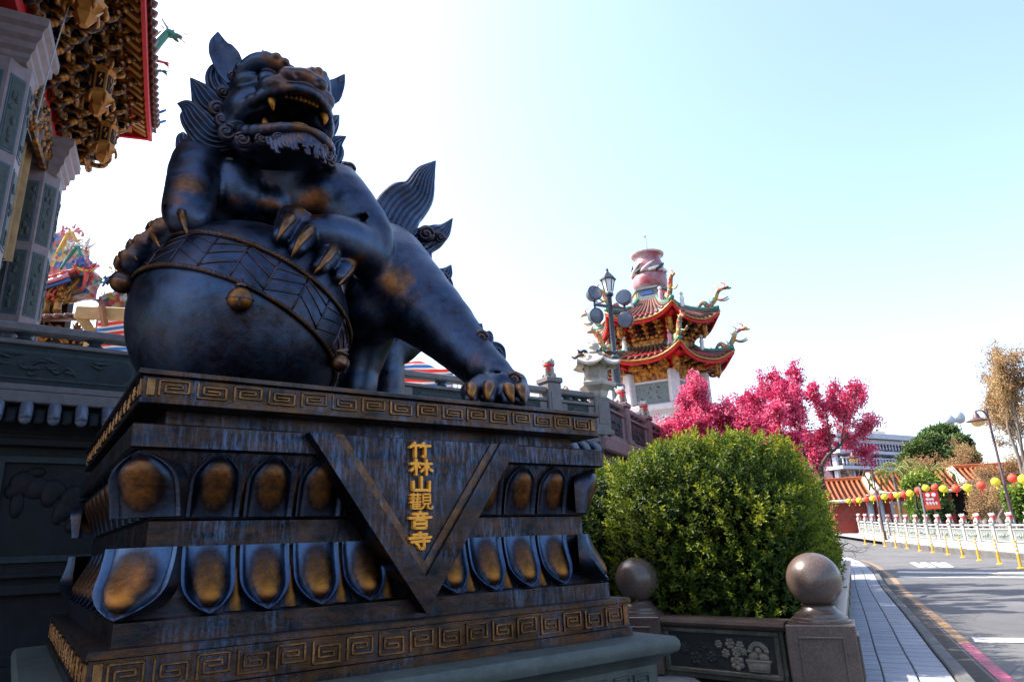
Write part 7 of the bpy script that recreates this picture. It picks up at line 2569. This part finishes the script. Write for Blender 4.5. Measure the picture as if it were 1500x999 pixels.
# trees of the far side
def cloud_tree(name, label, px, py, Y, h, lobes, leaf, nper, ls, bark='bark_dark', seed=1, cat='tree', trunk_r=.35):
    """trunk and limbs carrying flattened pads of foliage; lobes in pixels (x, y, rx, ry)"""
    rg = np.random.default_rng(seed)
    p = at_y(px, py, Y); p[2] = gz(p)
    t = thing(name, label, cat, tuple(p))
    pts, nrm, tint = [], [], []
    mb = MB()
    top = None
    for (lx, ly, rx, ry) in lobes:
        c = at_y(lx, ly, Y + rg.uniform(-2.5, 2.5)) - p
        s_ = Y / FPX * 1.08
        r = np.array((rx * s_, max(rx * s_ * .8, .5), ry * s_))
        v = rg.normal(size=(nper, 3))
        v /= np.linalg.norm(v, axis=1)[:, None]
        sh = rg.uniform(0, 1, nper) ** 1.6 * .5
        q = v * (1 - sh)[:, None] * r
        q *= (1 + lump(q, seed + int(lx), .22, 2.2 / max(r)) )[:, None]
        pts.append(c + q); nrm.append(v)
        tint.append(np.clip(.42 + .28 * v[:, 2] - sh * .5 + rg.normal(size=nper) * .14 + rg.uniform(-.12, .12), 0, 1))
        mid = np.array((c[0] * .35, c[1] * .35, max(h * .35, c[2] * .55)))
        mb.tube(smooth_path([(0, 0, 0), mid * np.array((.6, .6, .6)), mid, c], 9), np.linspace(trunk_r, .05, 9), 6, cap=False)
    mb.build('trunk', bark, t, True, recalc=False)
    P, Nn, T_ = np.vstack(pts), np.vstack(nrm), np.concatenate(tint)
    per = 5
    P2 = np.repeat(P, per, 0) + rg.normal(size=(len(P) * per, 3)) * ls * .5
    D = np.repeat(Nn, per, 0) * .6 + rg.normal(size=(len(P) * per, 3)) * .8
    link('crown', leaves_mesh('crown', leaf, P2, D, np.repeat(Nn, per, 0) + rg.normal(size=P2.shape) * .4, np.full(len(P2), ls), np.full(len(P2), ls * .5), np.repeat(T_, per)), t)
    return t
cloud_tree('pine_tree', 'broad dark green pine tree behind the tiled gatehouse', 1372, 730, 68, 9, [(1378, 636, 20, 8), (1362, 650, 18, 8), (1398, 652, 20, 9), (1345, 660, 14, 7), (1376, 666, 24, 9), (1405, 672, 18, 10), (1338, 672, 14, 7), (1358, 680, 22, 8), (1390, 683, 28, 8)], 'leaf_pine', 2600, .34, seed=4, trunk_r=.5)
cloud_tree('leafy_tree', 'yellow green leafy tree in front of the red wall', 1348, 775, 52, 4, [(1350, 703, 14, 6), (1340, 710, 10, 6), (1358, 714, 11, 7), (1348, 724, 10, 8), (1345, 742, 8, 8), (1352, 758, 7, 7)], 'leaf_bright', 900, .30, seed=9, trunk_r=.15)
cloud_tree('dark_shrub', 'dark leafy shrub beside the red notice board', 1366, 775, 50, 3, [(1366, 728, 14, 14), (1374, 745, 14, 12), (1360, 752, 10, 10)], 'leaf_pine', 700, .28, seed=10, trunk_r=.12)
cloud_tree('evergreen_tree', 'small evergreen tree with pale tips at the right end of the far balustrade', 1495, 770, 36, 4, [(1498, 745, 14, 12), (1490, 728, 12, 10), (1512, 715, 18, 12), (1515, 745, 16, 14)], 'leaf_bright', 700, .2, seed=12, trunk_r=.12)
def palm(label, px, py, Y, top_py, seed, fr=11, L_=1.9):
    rg = np.random.default_rng(seed)
    p = at_y(px, py, Y); p[2] = gz(p)
    h = at_y(px, top_py, Y)[2] - p[2]
    t = thing('palm_tree', label, 'tree', tuple(p))
    MB().tube(smooth_path([(0, 0, 0), (.1, 0, h * .5), (.05, .05, h)], 8), np.linspace(.16, .10, 8), 8).build('trunk', 'bark_grey', t, True)
    for i in range(fr):
        a = 2 * PI * i / fr + rg.uniform(-.2, .2)
        d = np.array((math.cos(a), math.sin(a), 0))
        up = rg.uniform(.2, 1.0)
        P = smooth_path([np.array((.05, .05, h)), np.array((.05, .05, h)) + d * L_ * .45 + (0, 0, up * .7), np.array((.05, .05, h)) + d * L_ * .9 + (0, 0, up * .5 - .35), np.array((.05, .05, h)) + d * L_ + (0, 0, up * .2 - .9)], 16)
        C, D, Nn = [], [], []
        T_ = np.gradient(P, axis=0)
        for q in range(2, 16):
            s_ = np.cross(unit(T_[q]), (0, 0, 1))
            for sg_ in (-1, 1):
                C.append(P[q]); D.append(unit(T_[q]) * .5 + s_ * sg_ + np.array((0, 0, -.35))); Nn.append((0, 0, 1))
        o = link('frond', leaves_mesh('frond', 'leaf_palm', C, D, Nn, np.full(len(C), .55), np.full(len(C), .07), np.clip(rg.normal(.55, .2, len(C)), 0, 1)), t)
        MB().tube(P, np.linspace(.03, .008, 16), 4).build('midrib', 'leaf_stalk' if 'leaf_stalk' in MATS else plain('leaf_stalk', (.20, .22, .06), .7), o)
palm('palm tree with drooping fronds in front of the pine', 1322, 770, 56, 692, 2)
palm('palm tree rising above the orange roof before the pine', 1336, 770, 60, 684, 3)
palm('small palm tree at the foot of the pine above the orange roof', 1378, 768, 58, 690, 6)
def brown(label, px, py, Y, top_py, w, seed, nleaf, ls):
    p = at_y(px, py, Y); p[2] = gz(p)
    h = at_y(px, top_py, Y)[2] - p[2]
    bare(label, p, h, w, seed, 'bark_grey', 'tree', 'autumn_tree', 4, 'leaf_brown', nleaf, ls, rad=.22)
brown('tall autumn tree with thin brown leaves behind the brown street lamp', 1500, 770, 40, 505, 3.9, 31, 4200, .055)
brown('autumn tree with brown leaves beyond the street lamp, over the tiled roof', 1450, 770, 62, 640, 4.4, 32, 2600, .065)
brown('bare branched autumn tree with dry leaves beside the dark gateway', 1440, 775, 44, 706, 2.0, 33, 900, .05)
brown('autumn tree with tan leaves behind the last lion post', 1478, 775, 50, 588, 4.0, 34, 3200, .06)
brown('small twiggy tree with dry leaves against the dark gateway', 1468, 775, 40, 712, 1.9, 35, 900, .05)
q = at_y(1262, 770, 62); q[2] = gz(q)
bare('grey leafless tree in front of the white hall', q, 7.5, 3.2, 41, 'bark_grey', 'tree', 'bare_tree', 4, rad=.16)
# wooded slope that closes the view
def wood(label, x0, x1, Y, h, n, seed):
    rg = np.random.default_rng(seed)
    C = np.stack([rg.uniform(x0, x1, n), Y + rg.uniform(0, 25, n), h * rg.uniform(0, 1, n) ** .6], 1)
    C[:, 2] *= .75 + .25 * np.sin(C[:, 0] * .21) * np.cos(C[:, 0] * .083 + 1)
    C[:, 2] += 1.0
    D = rg.normal(size=C.shape)
    me = leaves_mesh('distant_wood', 'leaf_pine', C, D, rg.normal(size=C.shape), np.full(n, 1.5), np.full(n, .9), np.clip(.4 + .3 * C[:, 2] / h + rg.normal(size=n) * .15, 0, 1))
    tag(link('distant_wood', me), label, 'wood', kind='stuff')
wood('distant wood closing the street behind the buildings', 20, 190, 135, 8.5, 26000, 2)
